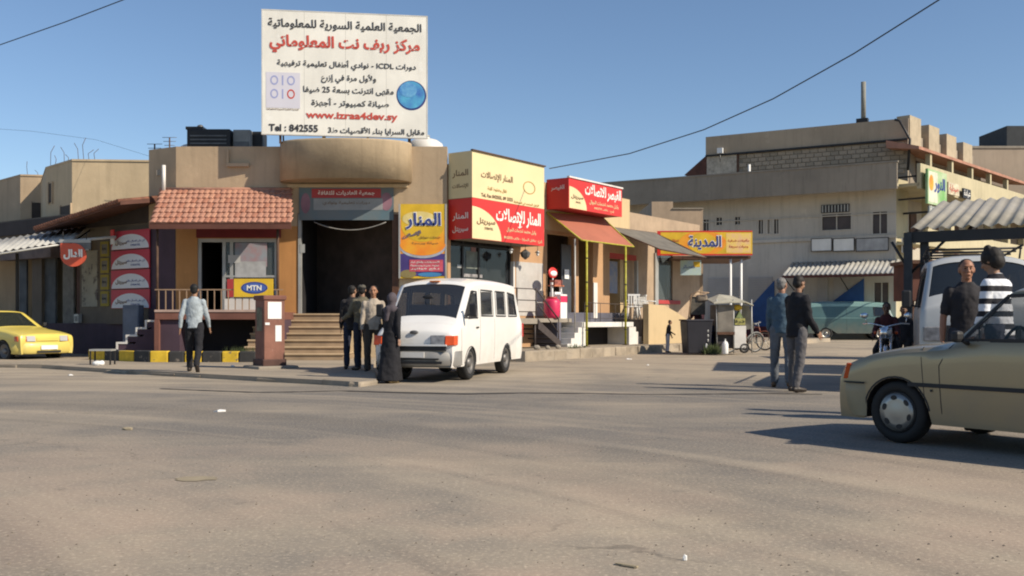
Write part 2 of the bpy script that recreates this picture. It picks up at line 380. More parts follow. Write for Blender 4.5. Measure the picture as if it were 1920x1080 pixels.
kerb([(p.x, p.y) for p in front]+[side_r[0]], pv, PZ, skip=(3, 4, 9, 15, 16, 21, 22))
kerb([(-1.2, 26.85), sf(.3, -2.4), sf(6, -2.3), sf(10.5, -2.3), sf(12.2, -3.2), sf(17, -3.2)], pv2, P2, step=.7, jit=.035)
# concrete skirt of the pavement edge and a tar joint across the junction, its right end a painted shadow
line = [G(px, py) for px, py in [(300, 729), (400, 733), (480, 736), (560, 735), (640, 733), (740, 736), (870, 739), (980, 737), (1100, 738), (1230, 740), (1340, 739), (1450, 738), (1560, 740)]]
b = MB(); vs = []
L2 = []
for a, c in zip(line, line[1:]): L2 += [a.lerp(c, k/6) for k in range(6)]
for i, p in enumerate(L2):
    wd = .035+.05*rnd.random()+(.05 if 24 < i < 42 else 0); vs += [(p.x, p.y-wd+rnd.uniform(-.02, .02), .004), (p.x, p.y+wd, .004)]
b.add(vs, [(2*i, 2*i+2, 2*i+3, 2*i+1) for i in range(len(L2)-1)]); struct(b.build('joint_and_shadow', M('tar_and_shadow', (.05, .045, .04), var=.2, scale=4)))
def blob_sheet(name, c, rx, ry, z, mat, seed, n=22):
    r = random.Random(seed); pts = [(c[0]+rx*cos(2*pi*i/n)*r.uniform(.7, 1.15), c[1]+ry*sin(2*pi*i/n)*r.uniform(.7, 1.15), z) for i in range(n)]
    return struct(MB().add(pts, [tuple(range(n))]).build(name, mat))
dust_m = M('pale_dust', (.36, .30, .20), var=.12, scale=6, fine=.15)
q = G(370, 898); blob_sheet('road_patch', q, .155, .11, .004, dust_m, 3)
# ------------------------------------------------------------ main building
FM = Frame(0, 27.3, 0)
ZT = 5.92
mb = thing('corner_building', 'tan corner building with a round balcony, orange painted shop wall and open dark entrance', 'building', (0, 27.3, 0))
X = lambda px, d=0: FM.x(px, d)
Z = lambda py, d=0: CH-(py-HOR)/FPX*(27.3+d)
fl = Z(588)
xl, xr = X(330), -1.80
ops = [(X(370), X(520), fl, Z(447)), (X(558), X(737), fl, Z(400))]
ops_low = []
b = wall_cells(MB(), xl, xr, Z(424), ZT, ops, 0, .3); b.build('wall', plaster, mb)
b = wall_cells(MB(), xl, X(558)-.001, 0.02, Z(424)-.001, [ops[0], (X(335), X(500), .1, Z(600))], 0, .3); b.build('painted_wall', orange_w, mb)
b = wall_cells(MB(), X(558), xr, 0.02, Z(424)-.001, [ops[1]], 0, .3); b.build('wall', plaster_b, mb)
# chamfered left corner, flank and back
cx0 = -10.25
MB().hexa([(xl, 0, 0), (xl, .3, 0), (cx0+.1, .85, 0), (cx0, .55, 0)], [(xl, 0, ZT), (xl, .3, ZT), (cx0+.1, .85, ZT), (cx0, .55, ZT)]).build('wall', plaster, mb)
MB().hexa([(xl-.02, -.012, 0), (xl-.02, .1, 0), (cx0, .65, 0), (cx0, .538, 0)], [(xl-.02, -.012, Z(424)), (xl-.02, .1, Z(424)), (cx0, .65, Z(424)), (cx0, .538, Z(424))]).build('purple_corner', purple, mb)
MB().box(cx0-.0, cx0+.3, .86, 9, 0, ZT).build('wall', plaster, mb)
MB().box(cx0+.3, -3.6, 8.7, 9, 0, ZT).build('wall', plaster, mb)
MB().hexa([(-2.1, .31, 0), (-1.83, .31, 0), (-3.6, 9, 0), (-3.9, 9, 0)], [(-2.1, .31, ZT), (-1.83, .31, ZT), (-3.6, 9, ZT), (-3.9, 9, ZT)]).build('wall', plaster, mb)
MB().hexa([(cx0+.3, .31, ZT-.75), (-2.1, .31, ZT-.75), (-3.9, 8.7, ZT-.75), (cx0+.3, 8.7, ZT-.75)], [(cx0+.3, .31, ZT-.6), (-2.1, .31, ZT-.6), (-3.9, 8.7, ZT-.6), (cx0+.3, 8.7, ZT-.6)]).build('roof', conc, mb)
MB().box(cx0+.35, -2.15, .35, 8.6, .05, .1).build('floor', conc, mb)
# hallway behind the open entrance
b = MB(); a0, a1 = ops[1][0], ops[1][1]
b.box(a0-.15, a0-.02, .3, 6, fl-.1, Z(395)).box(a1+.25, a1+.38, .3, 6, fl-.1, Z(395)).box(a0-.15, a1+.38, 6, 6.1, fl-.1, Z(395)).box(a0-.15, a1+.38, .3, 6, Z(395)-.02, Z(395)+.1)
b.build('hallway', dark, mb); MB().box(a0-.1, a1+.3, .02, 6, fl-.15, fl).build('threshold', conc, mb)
MB().box(a0+.02, a0+.10, -.03, .12, fl, Z(402)).build('door_frame', alu, mb)
MB().box(a1-.02, a1+.16, -.04, .2, fl, Z(402)).build('door_frame', wood, mb)
panel('notice', X(560)+.05, X(572), Z(474), Z(458), -.031, alu, mb, .01)
# drainage mark, ledge and pipe of the left facade
sh = MB().box(X(426), X(468), -.10, -.001, Z(313), Z(307)).box(X(426), X(430), -.08, -.001, Z(307), Z(280)); sh.build('ledge', plaster, mb)
MB().rod((X(310), -.12, Z(360)), (X(310), -.12, Z(311)), .05, 10).build('white_pipe', white_p, mb)
# round balcony
b = MB(); cxx = (X(527)+X(772))/2; rx = (X(772)-X(527))/2; ry = 1.0; n = 28; zb, zt = Z(343), ZT+.06
out = [(cxx-rx*cos(pi*i/n), -ry*sin(pi*i/n)**.8) for i in range(n+1)]; inn = [(cxx-(rx-.14)*cos(pi*i/n), -(ry-.14)*sin(pi*i/n)**.8) for i in range(n+1)]
vs = [(x, y, z) for (x, y) in out for z in (zb, zt-.05, zt)] + [(x, y, z) for (x, y) in inn for z in (zb+.15, zt)]
fs = []; m_ = 3*(n+1)
for i in range(n):
    a = 3*i; c = a+3; fs += [(a, c, c+1, a+1), (a+1, c+1, c+2, a+2)]; e = m_+2*i; fs += [(e, e+1, e+3, e+2), (a+2, c+2, e+3, e+1)]
fs.append(tuple(3*i for i in range(n+1))); fs.append(tuple(m_+2*i for i in range(n+1)))
o = MB().add(vs, fs, True); o.sm = [True]*(len(o.f)-2)+[False]*2; o.build('round_balcony', M('balcony_plaster', (.47, .36, .23), var=.2, scale=.9, streak=.55, bump=.01, fine=.1), mb, sub=-1)
MB().box(X(540), X(765), -.08, 0, Z(352), Z(346)).build('lintel', plaster_b, mb)
# faded banner above the door
faded = M('faded_banner', (.16, .17, .17), var=.2, scale=1.5, col2=(.10, .16, .19))
bn = thing('banner', 'faded banner with red stripe hanging above the dark entrance', 'banner', FM.loc(X(650), 0, Z(413)))
w_ = X(738)-X(561); h_ = Z(350)-Z(413)
panel('cloth', -w_/2, w_/2, 0, h_, -.03, faded, bn, .02)
panel('red_stripe', -w_/2+.35, w_/2-.35, h_*.66, h_*.93, -.052, red_f, bn)
panel('grey_stripe', -w_/2+.4, w_/2-.3, h_*.3, h_*.64, -.052, M('banner_grey', (.30, .31, .31), var=.1), bn)
text('جمعية العاديات للثقافة', 0, h_*.8, w_*.6, wht_i, bn, y=-.058, maxh=.14)
text('دورات تعليمية ونوادي', 0, h_*.5, w_*.5, ink_b, bn, y=-.058, maxh=.12)
disc(-w_/2+.18, h_*.5, .13, .28, -.052).build('print', M('banner_pink', (.3, .16, .2)), bn); disc(w_/2-.2, h_*.55, .16, .25, -.052).build('print', MC['banner_pink'], bn)
cb = thing('cable', 'thin pale cable sagging across the top of the dark entrance', 'cable', FM.loc(0, -.1, 0))
MB().tube([(X(590)+(X(725)-X(590))*t/10, 0, Z(417)-.22*(1-(t/5-1)**2)) for t in range(11)], .014, 5).build('wire', M('pale_cable', (.3, .29, .27)), cb)
# shop window of the left half
wn = MB(); x0, x1, z1 = ops[0][0], ops[0][1], ops[0][3]; xm = X(416)
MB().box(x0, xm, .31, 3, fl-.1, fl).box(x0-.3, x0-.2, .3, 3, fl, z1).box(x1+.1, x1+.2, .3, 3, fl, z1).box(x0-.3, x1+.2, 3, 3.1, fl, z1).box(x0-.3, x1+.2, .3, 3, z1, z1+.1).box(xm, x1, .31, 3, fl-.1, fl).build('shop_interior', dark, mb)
wf = MB()
for a in (x0, xm, X(430), X(514)): wf.box(a, a+.09, .05, .13, fl, z1)
wf.box(x0, x1, .04, .12, z1-.1, z1).box(xm, x1, .04, .12, fl, fl+.08).box(xm, x1, .045, .115, Z(520), Z(520)+.06)
o = wf.build('window_frame', alu, mb)
gl = MB().box(xm+.08, x1-.05, .08, .09, fl, z1-.05).build('pane', glass_c, mb)
panel('notice', X(440), X(500), Z(500), Z(455), .045, M('poster_grey', (.25, .29, .33), var=.2, scale=4, col2=(.32, .20, .22)), mb)
panel('notice', X(440), X(498), Z(520), Z(490), .04, M('poster_pale', (.42, .43, .44), var=.15, scale=4), mb)
panel('notice', X(427), X(450), Z(493), Z(478), .035, M('paper', (.5, .5, .48)), mb)
panel('notice', X(425), X(437), Z(557), Z(523), .04, red_f, mb)
panel('white_panel', X(420), X(512), Z(586), Z(560), .04, white_p, mb)
MB().box(X(369), X(527), -.05, 0, Z(446), Z(426)).build('red_band', M('dark_red_band', (.17, .02, .02), var=.1), mb)
# mobile phone board, yellow with a blue oval
yb = thing('phone_sign', 'yellow sign with blue oval on the railing in front of the shop window', 'sign', (FM.x(478, -1.45), 27.3-1.56, Z(557, -1.45)), 0)
hw = (FM.x(515, -1.45)-FM.x(442, -1.45))/2; hh = Z(523, -1.45)-Z(557, -1.45)
panel('board', -hw, hw, 0, hh, 0, yel_s, yb, .03)
disc(.02, hh*.5, hw*.68, hh*.33, -.031).build('oval', blue_i, yb); disc(.02, hh*.5, hw*.6, hh*.26, -.035).build('oval', M('mid_blue', (.07, .13, .42)), yb)
text('MTN', .02, hh*.5, hw*.75, wht_i, yb, y=-.043, maxh=hh*.3, bold=.03)
# porch: slab, pier, poles, tiled awning
ph = FM.loc()
PD = -1.55; px0, px1 = FM.x(290, PD), FM.x(530, PD)
pt = thing('porch', 'brown red raised porch with railing in front of the tile roofed shop', 'porch', (0, 27.3, 0))
zf = Z(585, PD)
MB().box(px0, px1, PD, -.001, zf-.2, zf).build('floor_slab', brownred, pt, bevel=.01)
MB().box(px0, FM.x(335, PD), PD+.08, -.001, 0.06, zf-.2).build('pier', purple, pt)
MB().box(px0, px0+.12, PD-.03, PD+.1, 0.06, zf-.2).build('corner_post', brownred, pt)
MB().box(FM.x(498, PD), px1, PD+.1, -.001, .06, zf-.2).build('pier', purple, pt)
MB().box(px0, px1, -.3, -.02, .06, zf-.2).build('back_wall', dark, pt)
MB().box(px0, px1, PD-.02, PD+.06, zf, zf+.06).build('edge_strip', M('pink_stone', (.5, .36, .30)), pt)
zr = Z(542, PD)
rail_m = M('tan_railing', (.33, .22, .14), rough=.6)
MB().box(px0, px1, PD, PD+.04, zr-.03, zr).build('top_rail', rail_m, pt)
n = 17
for i in range(n+1):
    xx = px0+.1+(px1-px0-.25)*i/n
    MB().box(xx-.012, xx+.012, PD+.005, PD+.03, zf+.06, zr-.03).build('baluster', rail_m, pt)
for xx in (px0+.05, FM.x(520, PD)):
    MB().rod((xx, PD+.05, zf), (xx, PD+.05, Z(421, PD)), .035, 8).build('pole', rust, pt)
# tiled awning: every tile its own piece
aw = thing('tiled_awning', 'small red clay tiled roof over the left shop window', 'awning', (0, 27.3, 0))
ex0, ex1, ez, ey = FM.x(280, -1.75), FM.x(546, -1.75), Z(420, -1.75), -1.75
tx0, tx1, tz, ty = -9.72, X(545)+.02, Z(358), -.05
MB().add([(ex0, ey, ez-.06), (ex1, ey, ez-.06), (tx1, ty, tz-.06), (tx0, ty, tz-.06), (ex0, ey, ez-.0), (ex1, ey, ez-.0), (tx1, ty, tz-.0), (tx0, ty, tz-.0)], [(0, 3, 2, 1), (4, 5, 6, 7), (0, 1, 5, 4), (1, 2, 6, 5), (2, 3, 7, 6), (3, 0, 4, 7)]).build('deck', wood, aw)
MB().box(ex0, ex1, ey-.03, ey, ez-.13, ez+.0).build('fascia', M('fascia', (.13, .05, .035)), aw)
rows, colsn = 7, 24
tb = MB(); W0 = (ex1-ex0)/colsn; ln = math.hypot(tz-ez, ty-ey)/rows*1.18; pr = [(-.5, .0), (-.3, .018), (0, .026), (.3, .018), (.5, 0.)]
vs = [(p*W0*1.02, 0, h+.034) for p, h in pr]+[(p*W0*.98, ln, h+.004) for p, h in pr]+[(p*W0*1.02, 0, -.0) for p, h in (pr[0], pr[-1])]
tb.add(vs, [(0, 1, 6, 5), (1, 2, 7, 6), (2, 3, 8, 7), (3, 4, 9, 8), (0, 10, 11, 4, 3, 2, 1)])
t0 = tb.build('tile', tile_m, aw, sub=-1); sl = math.atan2(tz-ez, ty-ey); first = True
tmats = [tile_m, M('roof_tile_b', (.50, .255, .17), var=.16, scale=2.3, fine=.1), M('roof_tile_c', (.42, .185, .12), var=.2, scale=2.3, fine=.15)]
meshes = [t0.data, t0.data.copy(), t0.data.copy()]
for k in (1, 2): meshes[k].materials[0] = tmats[k]
for r in range(rows):
    f = r/rows; xa, xb = ex0+(tx0-ex0)*f, ex1+(tx1-ex1)*f
    for c in range(colsn):
        o = t0 if first else dup(t0, 'tile', aw); first = False
        o.data = meshes[rnd.choice((0, 0, 0, 1, 2))]
        o.location = (xa+(xb-xa)*(c+.5)/colsn+rnd.uniform(-.006, .006), ey+(ty-ey)*f, ez+(tz-ez)*f+.012+rnd.uniform(-.003, .004)); o.rotation_euler = (sl+rnd.uniform(-.02, .01), 0, rnd.uniform(-.02, .02)); o.scale = ((xb-xa)/(ex1-ex0), 1, 1)
MB().tube([(tx0, ty, tz+.03), (tx1, ty, tz+.03)], .06, 8).build('ridge_tile', tile_m, aw)
# entrance steps; risers coloured darker than the treads to paint in their shade
es = thing('entrance_steps', 'seven broad sandstone steps up to the dark entrance', 'steps', (0, 27.3, 0))
N = 7; rise = (fl-PZ)/N
for i in range(N):
    d0 = -(N-i)*.27; wide = X(655) if i > 2 else X(658)+.12
    MB().box(X(530)-.6, wide, d0, 0 if i == 0 else d0+.29, PZ+rise*i, PZ+rise*(i+1)-.045).build('step', M('shaded_riser', (.36, .26, .165), var=.15, scale=2, fine=.1), es, bevel=.004)
    MB().box(X(530)-.62, wide+.02, d0-.035, 0 if i == 0 else d0+.29, PZ+rise*(i+1)-.045, PZ+rise*(i+1)).build('tread', step_m, es, bevel=.01)
MB().box(X(530)-.6, X(655), -N*.27+.3, -.01, PZ, PZ+rise*.98).build('base', step_m, es)
for i in range(1, N): MB().box(X(530)-.6, X(655)-.01, -(N-i)*.27+.29, -.01, PZ+rise*i+.001, PZ+rise*(i+1)-.003).build('riser_core', conc, es)
# orange poster board right of the door
ob = thing('poster_board', 'tall orange and blue poster board on the wall right of the entrance', 'sign', FM.loc(X(793, -.1), -.12, Z(522, -.1)))
hw = (X(838, -.1)-X(748, -.1))/2; hh = Z(383, -.1)-Z(522, -.1)
panel('board', -hw, hw, 0, hh, 0, yel_s, ob, .05)
panel('frame', -hw, -hw+.05, 0, hh, -.05, alu, ob, .012); panel('frame', hw-.05, hw, 0, hh, -.05, alu, ob, .012)
panel('print', -hw+.05, hw-.05, hh*.30, hh*.78, -.05, org_s, ob, .003)
disc(0, hh*.72, hw*.9, hh*.23, -.053).build('print', yel_s, ob)
disc(-.1, hh*.80, hw*.7, hh*.1, -.056).build('print', M('pale_yellow', (.8, .65, .25)), ob)
panel('print', -hw+.05, hw-.05, hh*.03, hh*.33, -.053, M('violet_print', (.07, .05, .22), var=.2, scale=3), ob, .003)
disc(0, hh*.42, hw*.95, hh*.15, -.058, a0=180, a1=360).build('print', M('silver_print', (.45, .48, .55), var=.2, scale=3), ob)
disc(0, hh*.46, hw*.95, hh*.155, -.062, a0=180, a1=360).build('print', org_s, ob)
panel('print', -hw*.55, hw*.85, hh*.09, hh*.25, -.062, M('magenta_print', (.62, .10, .14), var=.2, scale=5), ob, .003)
disc(-hw*.6, hh*.06, hw*.33, hh*.055, -.060).build('print', M('olive_print', (.25, .2, .08)), ob); disc(hw*.3, hh*.05, hw*.5, hh*.03, -.06).build('print', M('sky_print', (.06, .25, .5)), ob)
text('المنار', .02, hh*.77, hw*1.5, wht_i, ob, y=-.064, height=hh*.24, bold=.06); text('المنار', .02, hh*.77, hw*1.45, blue_i, ob, y=-.074, height=hh*.22, bold=.025)
text('للإتصالات', -hw*.45, hh*.58, hw*.8, blue_i, ob, y=-.066, maxh=.14, ang=.3, bold=.03)
text('خدمات موبايل', hw*.3, hh*.55, hw*.9, ink_b, ob, y=-.066, maxh=.08); text('صيانة وبرمجة', hw*.1, hh*.47, hw*1.1, ink_b, ob, y=-.066, maxh=.08)
for k in range(3): text(('اكسسوارات وقطع غيار', 'خطوط جديدة ومستعملة', 'دفع فواتير')[k], .06, hh*(.215-.045*k), hw*1.2, wht_i, ob, y=-.067, maxh=.07)
# ------------------------------------------------------------ the big roof sign
sb = thing('roof_billboard', 'large white billboard with black and red lettering and blue globe above the round balcony', 'billboard', ((648-960)/FPX*27.0, 27.0, 6.02), radians(8))
W2, H0 = 4.42, .14; H1 = H0+3.33
bz = lambda v: H0+(H1-H0)*(1-v)       # v: 0 top .. 1 bottom
bx = lambda u: -W2/2+W2*u
panel('board', -W2/2, W2/2, H0, H1, 0, board_w, sb, .05)
fr_ = MB()
fr_.box(-W2/2-.03, -W2/2, -.055, .03, H0-.03, H1+.03).box(W2/2, W2/2+.03, -.055, .03, H0-.03, H1+.03).box(-W2/2, W2/2, -.055, .03, H1, H1+.03).box(-W2/2, W2/2, -.055, .03, H0-.03, H0)
fr_.build('frame', steel_w, sb)
for xx in (-1.75, -.6, .6, 1.75):
    MB().box(xx-.03, xx+.03, .03, .09, -.1, H1-.1).build('post', rust, sb); MB().rod((xx, .06, H1*.6), (xx, 1.1, -.1), .025, 6).build('brace', rust, sb)
T = [('الجمعية العلمية السورية للمعلوماتية', .50, .105, .95, .30, ink, .02), ('مركز ريف نت المعلوماتي', .50, .265, .93, .46, red_i, .035), ('دورات ICDL - نوادي أطفال تعليمية ترفيهية', .51, .425, .86, .24, ink, .018),
     ('ولأول مرة في إزرع', .52, .535, .34, .24, ink, .018), ('مقهى انترنت بسعة 25 ضيفا', .52, .635, .56, .26, ink, .018), ('صيانة كمبيوتر - أجهزة', .53, .735, .48, .22, ink, .018),
     ('www.izraa4dev.sy', .54, .845, .57, .22, red_i, .03), ('Tel : 842555', .185, .95, .30, .17, ink, .03), ('مقابل السرايا بناء الأقصيات ط3', .69, .96, .60, .20, ink, .02)]
for k in (1, 2, 3): MB().box(-W2/2+W2*k/4-.004, -W2/2+W2*k/4+.004, -.0515, -.05, H0, H1).build('seam', M('seam_grey', (.5, .49, .45)), sb)
for body, u, v, wd, mh, mt, bo in T: text(body, bx(u), bz(v), W2*wd*.985, mt, sb, y=-.06, maxh=mh*1.15, bold=bo)
panel('print', bx(.02), bx(.225), bz(.79), bz(.50), -.052, M('lilac_print', (.60, .59, .66), var=.02), sb, .003)
for u, v, mt in ((.07, .565, blue_l), (.17, .565, blue_l), (.07, .675, blue_l), (.17, .675, red_i)):
    cx_, cz_ = bx(u), bz(v); rg = MB(); n = 20
    P_ = [(cx_+.105*cos(2*pi*i/n)*s_, cz_+.13*sin(2*pi*i/n)*s_) for s_ in (1, .68) for i in range(n)]
    rg.add([(x, -.058, z) for x, z in P_]+[(x, -.05, z) for x, z in P_], [(i, (i+1) % n, (i+1) % n+n, i+n) for i in range(n)]+[(i, i+2*n, (i+1) % n+2*n, (i+1) % n) for i in range(n)]).build('ring', mt, sb)
for v in (.565, .675): panel('print', bx(.12)-.02, bx(.12)+.02, bz(v)-.13, bz(v)+.13, -.055, blue_l, sb, .003)
text('الجمعية العلمية السورية للمعلوماتية', bx(.12), bz(.80), .85, ink_b, sb, y=-.06, maxh=.07)
gm = M('globe_print', (.05, .12, .42), rough=.3, var=.3, scale=2.2, col2=(.10, .42, .60))
disc(bx(.905), bz(.655), .41, .41, -.051, n=40).build('globe_rim', M('globe_edge', (.03, .05, .22), var=.2), sb); disc(bx(.903), bz(.65), .375, .375, -.0535, n=40).build('globe', gm, sb)
disc(bx(.885), bz(.61), .24, .20, -.058, n=30).build('globe_shine', M('globe_pale', (.16, .42, .62), var=.3, scale=5, col2=(.05, .2, .5)), sb)
# things on the roof
def rt(px, Y, py): return ((px-960)/FPX*Y, Y, CH-(py-HOR)/FPX*Y)
RZ = ZT-.6
ac = thing('water_cooler', 'black metal box on the flat roof left of the billboard', 'cooler', (rt(402, 29, 0)[0], 29, RZ+.30))
MB().box(-.62, .57, -.45, .45, -.30, .15).build('stand', rust, ac)
MB().box(-.65, .6, -.5, .5, .15, 1.02+.0).build('casing', darker, ac, bevel=.03); MB().box(-.7, -.2, -.45, .45, 1.02, 1.10).build('lid', darker, ac); MB().ell((-.35, -.2, 1.12), (.1, .1, .08)).build('cap', grey_m, ac)
for k in range(6): MB().box(-.55, .5, -.52, -.5, .25+.11*k, .29+.11*k).build('louvre', grey_m, ac)
a2 = thing('water_cooler', 'pale grey metal cabinet on the roof beside the black box', 'cooler', (rt(459, 29, 0)[0], 29, RZ+.28))
MB().box(-.22, .22, -.3, .3, -.28, .1).build('stand', rust, a2); MB().box(-.25, .25, -.35, .35, .1, 1.05).build('casing', M('pale_casing', (.34, .34, .32), var=.15, streak=.3), a2, bevel=.02); MB().box(-.22, .22, -.37, -.35, .3, .7).build('hatch', grey_m, a2)
a3 = thing('water_tank', 'dark square tank on the roof just left of the billboard', 'tank', (rt(484, 29.2, 0)[0], 29.2, RZ)); MB().box(-.17, .2, -.3, .3, .1, 1.33).build('body', darker, a3, bevel=.05); MB().box(-.2, .2, -.33, .33, 0, .1).build('base', rust, a3)
dsh = thing('satellite_dish', 'white satellite dish behind the parapet near the left roof corner', 'dish', (rt(350, 29, 0)[0], 29, RZ))
MB().lathe([(0, 0), (.15, .02), (.3, .07), (.38, .13)], (0, 0, .62), 'y', 24).build('reflector', white_p, dsh); MB().rod((0, .05, 0), (0, .05, .6), .03).build('mast', grey_m, dsh); MB().rod((0, .1, .3), (0, -.35, .62), .012).build('arm', grey_m, dsh)
tk = thing('water_tank', 'white domed water tank on the roof right of the billboard', 'tank', (rt(797, 28.6, 0)[0], 28.6, RZ))
MB().lathe([(0, 0), (.52, 0), (.55, .05), (.55, .75), (.50, .9), (.36, 1.0), (.14, 1.06), (.13, 1.1), (0, 1.1)], (0, 0, .0), 'z', 26).build('body', white_p, tk); MB().lathe([(0, 1.1), (.14, 1.1), (.14, 1.15), (0, 1.16)], (0, 0, 0), 'z', 16).build('cap', alu, tk)
def antenna(px, Y, z0, h, label, n=4):
    t = thing('aerial', label, 'antenna', (rt(px, Y, 0)[0], Y, z0))
    MB().rod((0, 0, 0), (0, 0, h), .022).build('mast', rust, t)
    for k in range(n): MB().rod((-.22+.03*k, 0, h-.12*k), (.22-.03*k, 0, h-.12*k), .009, 5).build('rod', grey_m, t)
    return t
antenna(318, 30, RZ, 1.35, 'thin television aerial on the left end of the corner building roof')
antenna(290, 28.6, RZ, .9, 'short rusty aerial on the roof edge at the far left corner of the tan building', 2)
# ------------------------------------------------------------ kerb with yellow and black stones
sk = thing('striped_kerb', 'raised kerb of alternating yellow and black painted stones before the left shops', 'kerb')
xs_ = [480, 447, 415, 378, 345, 315, 280, 250, 222, 195, 165]
for i, (a, c) in enumerate(zip(xs_, xs_[1:])):
    Ya, Yc = [24.2+(.0 if v > 270 else (270-v)*.016) for v in (a, c)]
    p, q = Vector(((a-960)/FPX*Ya, Ya)), Vector(((c-960)/FPX*Yc, Yc)); d = (p-q).normalized(); e = Vector((-d.y, d.x))*.24; g = d*.01
    bb = [q+g, p-g, p-g+e, q+g+e]; h = PZ+.27+rnd.uniform(-.012, .012)
    MB().hexa([(v.x, v.y, PZ-.02) for v in bb], [(v.x, v.y, h) for v in bb]).build('kerb_stone', blk_p if i % 2 == 0 else yel_p, sk, bevel=.025)
# pillar with papers
pl = thing('utility_pillar', 'square brown red cabinet pillar with white papers pasted on it, on a concrete base', 'pillar', (G(506, 690, PZ).x, 21.2, PZ), radians(38))
MB().box(-.22, .25, -.25, .22, .1, 1.52).build('body', M('pillar_red', (.27, .125, .09), var=.2, scale=2, streak=.4, patch=((.32, .2, .16), 5, .66), bump=.01, fine=.15), pl, bevel=.015)
MB().box(-.25, .28, -.28, .25, 1.46, 1.56).build('cap', brownred, pl, bevel=.02)
MB().box(-.26, .28, -.28, .26, .05, .2).build('plinth', M('pillar_dark', (.10, .05, .04), var=.2), pl, bevel=.02)
MB().box(-.42, .5, -.42, .42, -.04, .06).build('base', conc, pl, bevel=.03)
MB().box(-.14, .17, -.258, -.252, 1.06, 1.42).build('paper', white_cl, pl); MB().box(.03, .17, -.258, -.252, .58, .92).build('paper', white_cl, pl); MB().box(-.2, -.1, -.258, -.252, .93, .98).build('paper', white_cl, pl)
MB().box(-.228, -.222, -.15, .12, .8, 1.3).build('paper', M('old_paper', (.2, .19, .13), var=.25, scale=9), pl)
# ------------------------------------------------------------ shop row right of the entrance (frame SF, sign fronts at local y = -.85)
SX, SZ = SF.x, SF.z
sa = thing('phone_shop', 'tan phone shop with dark glass front, next to the corner building', 'shop', SF.loc(), SF.t)
FZ = 1.17
HS = 5.45
peach = M('peach_paint', (.50, .30, .16), var=.1, scale=.8, streak=.35, fine=.08)
tanw = M('tan_wall', (.58, .44, .25), var=.07, scale=.6, streak=.3, fine=.08)
x_a1, x_b0, x_b1 = SX(962), SX(1022), SX(1120)
o1 = (.12, x_a1, FZ, SZ(900, 440)); o2 = (x_b0+.15, x_b1, FZ, 4.2)
b = wall_cells(MB(), .0, 4.85, .25, HS, [o1, o2], 0, .25); b.build('wall', peach, sa)
MB().box(x_a1+.15, 4.75, -.012, -.001, 2.0*1-.75, SZ(990, 492)).build('white_dado', M('pale_dado', (.50, .48, .45), var=.08, streak=.2), sa)
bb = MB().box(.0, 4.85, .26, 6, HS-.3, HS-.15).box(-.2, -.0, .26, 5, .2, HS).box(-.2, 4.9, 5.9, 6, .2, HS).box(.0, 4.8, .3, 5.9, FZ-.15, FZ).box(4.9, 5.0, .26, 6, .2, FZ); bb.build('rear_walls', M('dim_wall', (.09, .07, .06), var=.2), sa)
# glass front with frames
g = MB().box(o1[0], o1[1], .12, .13, FZ, o1[3]); g.build('pane', M('shop_glass_dark', (.03, .035, .04), rough=.07, spec=.6, alpha=.6), sa)
f = MB()
for xx in (.12, .75, 1.5, o1[1]-.07): f.box(xx, xx+.07, .08, .15, FZ, o1[3])
f.box(.12, o1[1], .085, .145, FZ, FZ+.08).box(.12, o1[1], .085, .145, FZ+2.05, FZ+2.12)
f.build('window_frame', darker, sa)
MB().box(o1[1]-.02, o1[1]+.06, -.03, .1, FZ, SZ(957, 490)).build('door_frame', white_p, sa)
for i, (a, c, e, g_) in enumerate(((875, 900, 503, 470), (884, 893, 472, 460), (870, 905, 519, 513), (858, 866, 502, 496))):
    panel('poster', SX(a, .1), SX(c, .1), SZ(a, e, .1), SZ(a, g_, .1), .115, (M('poster_dim', (.20, .22, .19), var=.2, scale=4), M('poster_rose', (.28, .16, .15)), M('poster_row', (.35, .33, .33), var=.3, scale=14), alu)[i], sa)
# signs: cream upper box and red lower box share one corner
def box_sign(name, label, x0, x1, z0, z1, face, side, y0=-.85, y1=-.02):
    t = SF.thing(name, label, 'sign', 0, 0, 0)
    MB().box(x0+.01, x1-.01, y0+.02, y1, z0+.01, z1-.01).build('box', side, t); panel('face', x0, x1, z0, z1, y0+.02, face, t, .02)
    MB().box(x0, x0+.01, y0+.02, y1, z0, z1).build('side_face', side if name == 'shop_sign_side' else face, t); return t
z_t, z_m, z_b = SZ(885, 282, -.85), SZ(885, 370, -.85), SZ(885, 447, -.85)
L1 = 3.55
s1 = box_sign('shop_sign', 'cream box sign with brown lettering and oval emblem, above the red shop sign', 0, L1, z_m+.005, z_t, cream_s, conc)
ed = MB().box(-.03, L1+.03, -.90, -.82, z_t, z_t+.035); ed.build('top_edge', rust, s1)
text('المنار للإتصالات', 1.15, z_t-.62, 1.5, ink_b, s1, y=-.86, maxh=.35); text('نقال وخطوط ثابتة', 1.15, z_t-1.0+.04, .9, M('gold_ink', (.4, .25, .08)), s1, y=-.86, maxh=.16)
text('Tel, Fax 842555, 09 3333', 1.15, z_t-1.22+.05, 1.5, ink_b, s1, y=-.86, maxh=.12, bold=.02)
em = MB(); n = 24
P_ = [(2.75+.32*cos(2*pi*i/n)*s_, z_t-.72+.19*sin(2*pi*i/n)*s_) for s_ in (1, .86) for i in range(n)]
em.add([(x, -.857, z) for x, z in P_]+[(x, -.85, z) for x, z in P_], [(i, (i+1) % n, (i+1) % n+n, i+n) for i in range(n)]+[(i, i+2*n, (i+1) % n+2*n, (i+1) % n) for i in range(n)]).build('emblem', MC['gold_ink'], s1)
text('الوكيل المعتمد في المحافظة', 2.6, z_t-1.22+.0, 1.3, MC['gold_ink'], s1, y=-.86, maxh=.1)
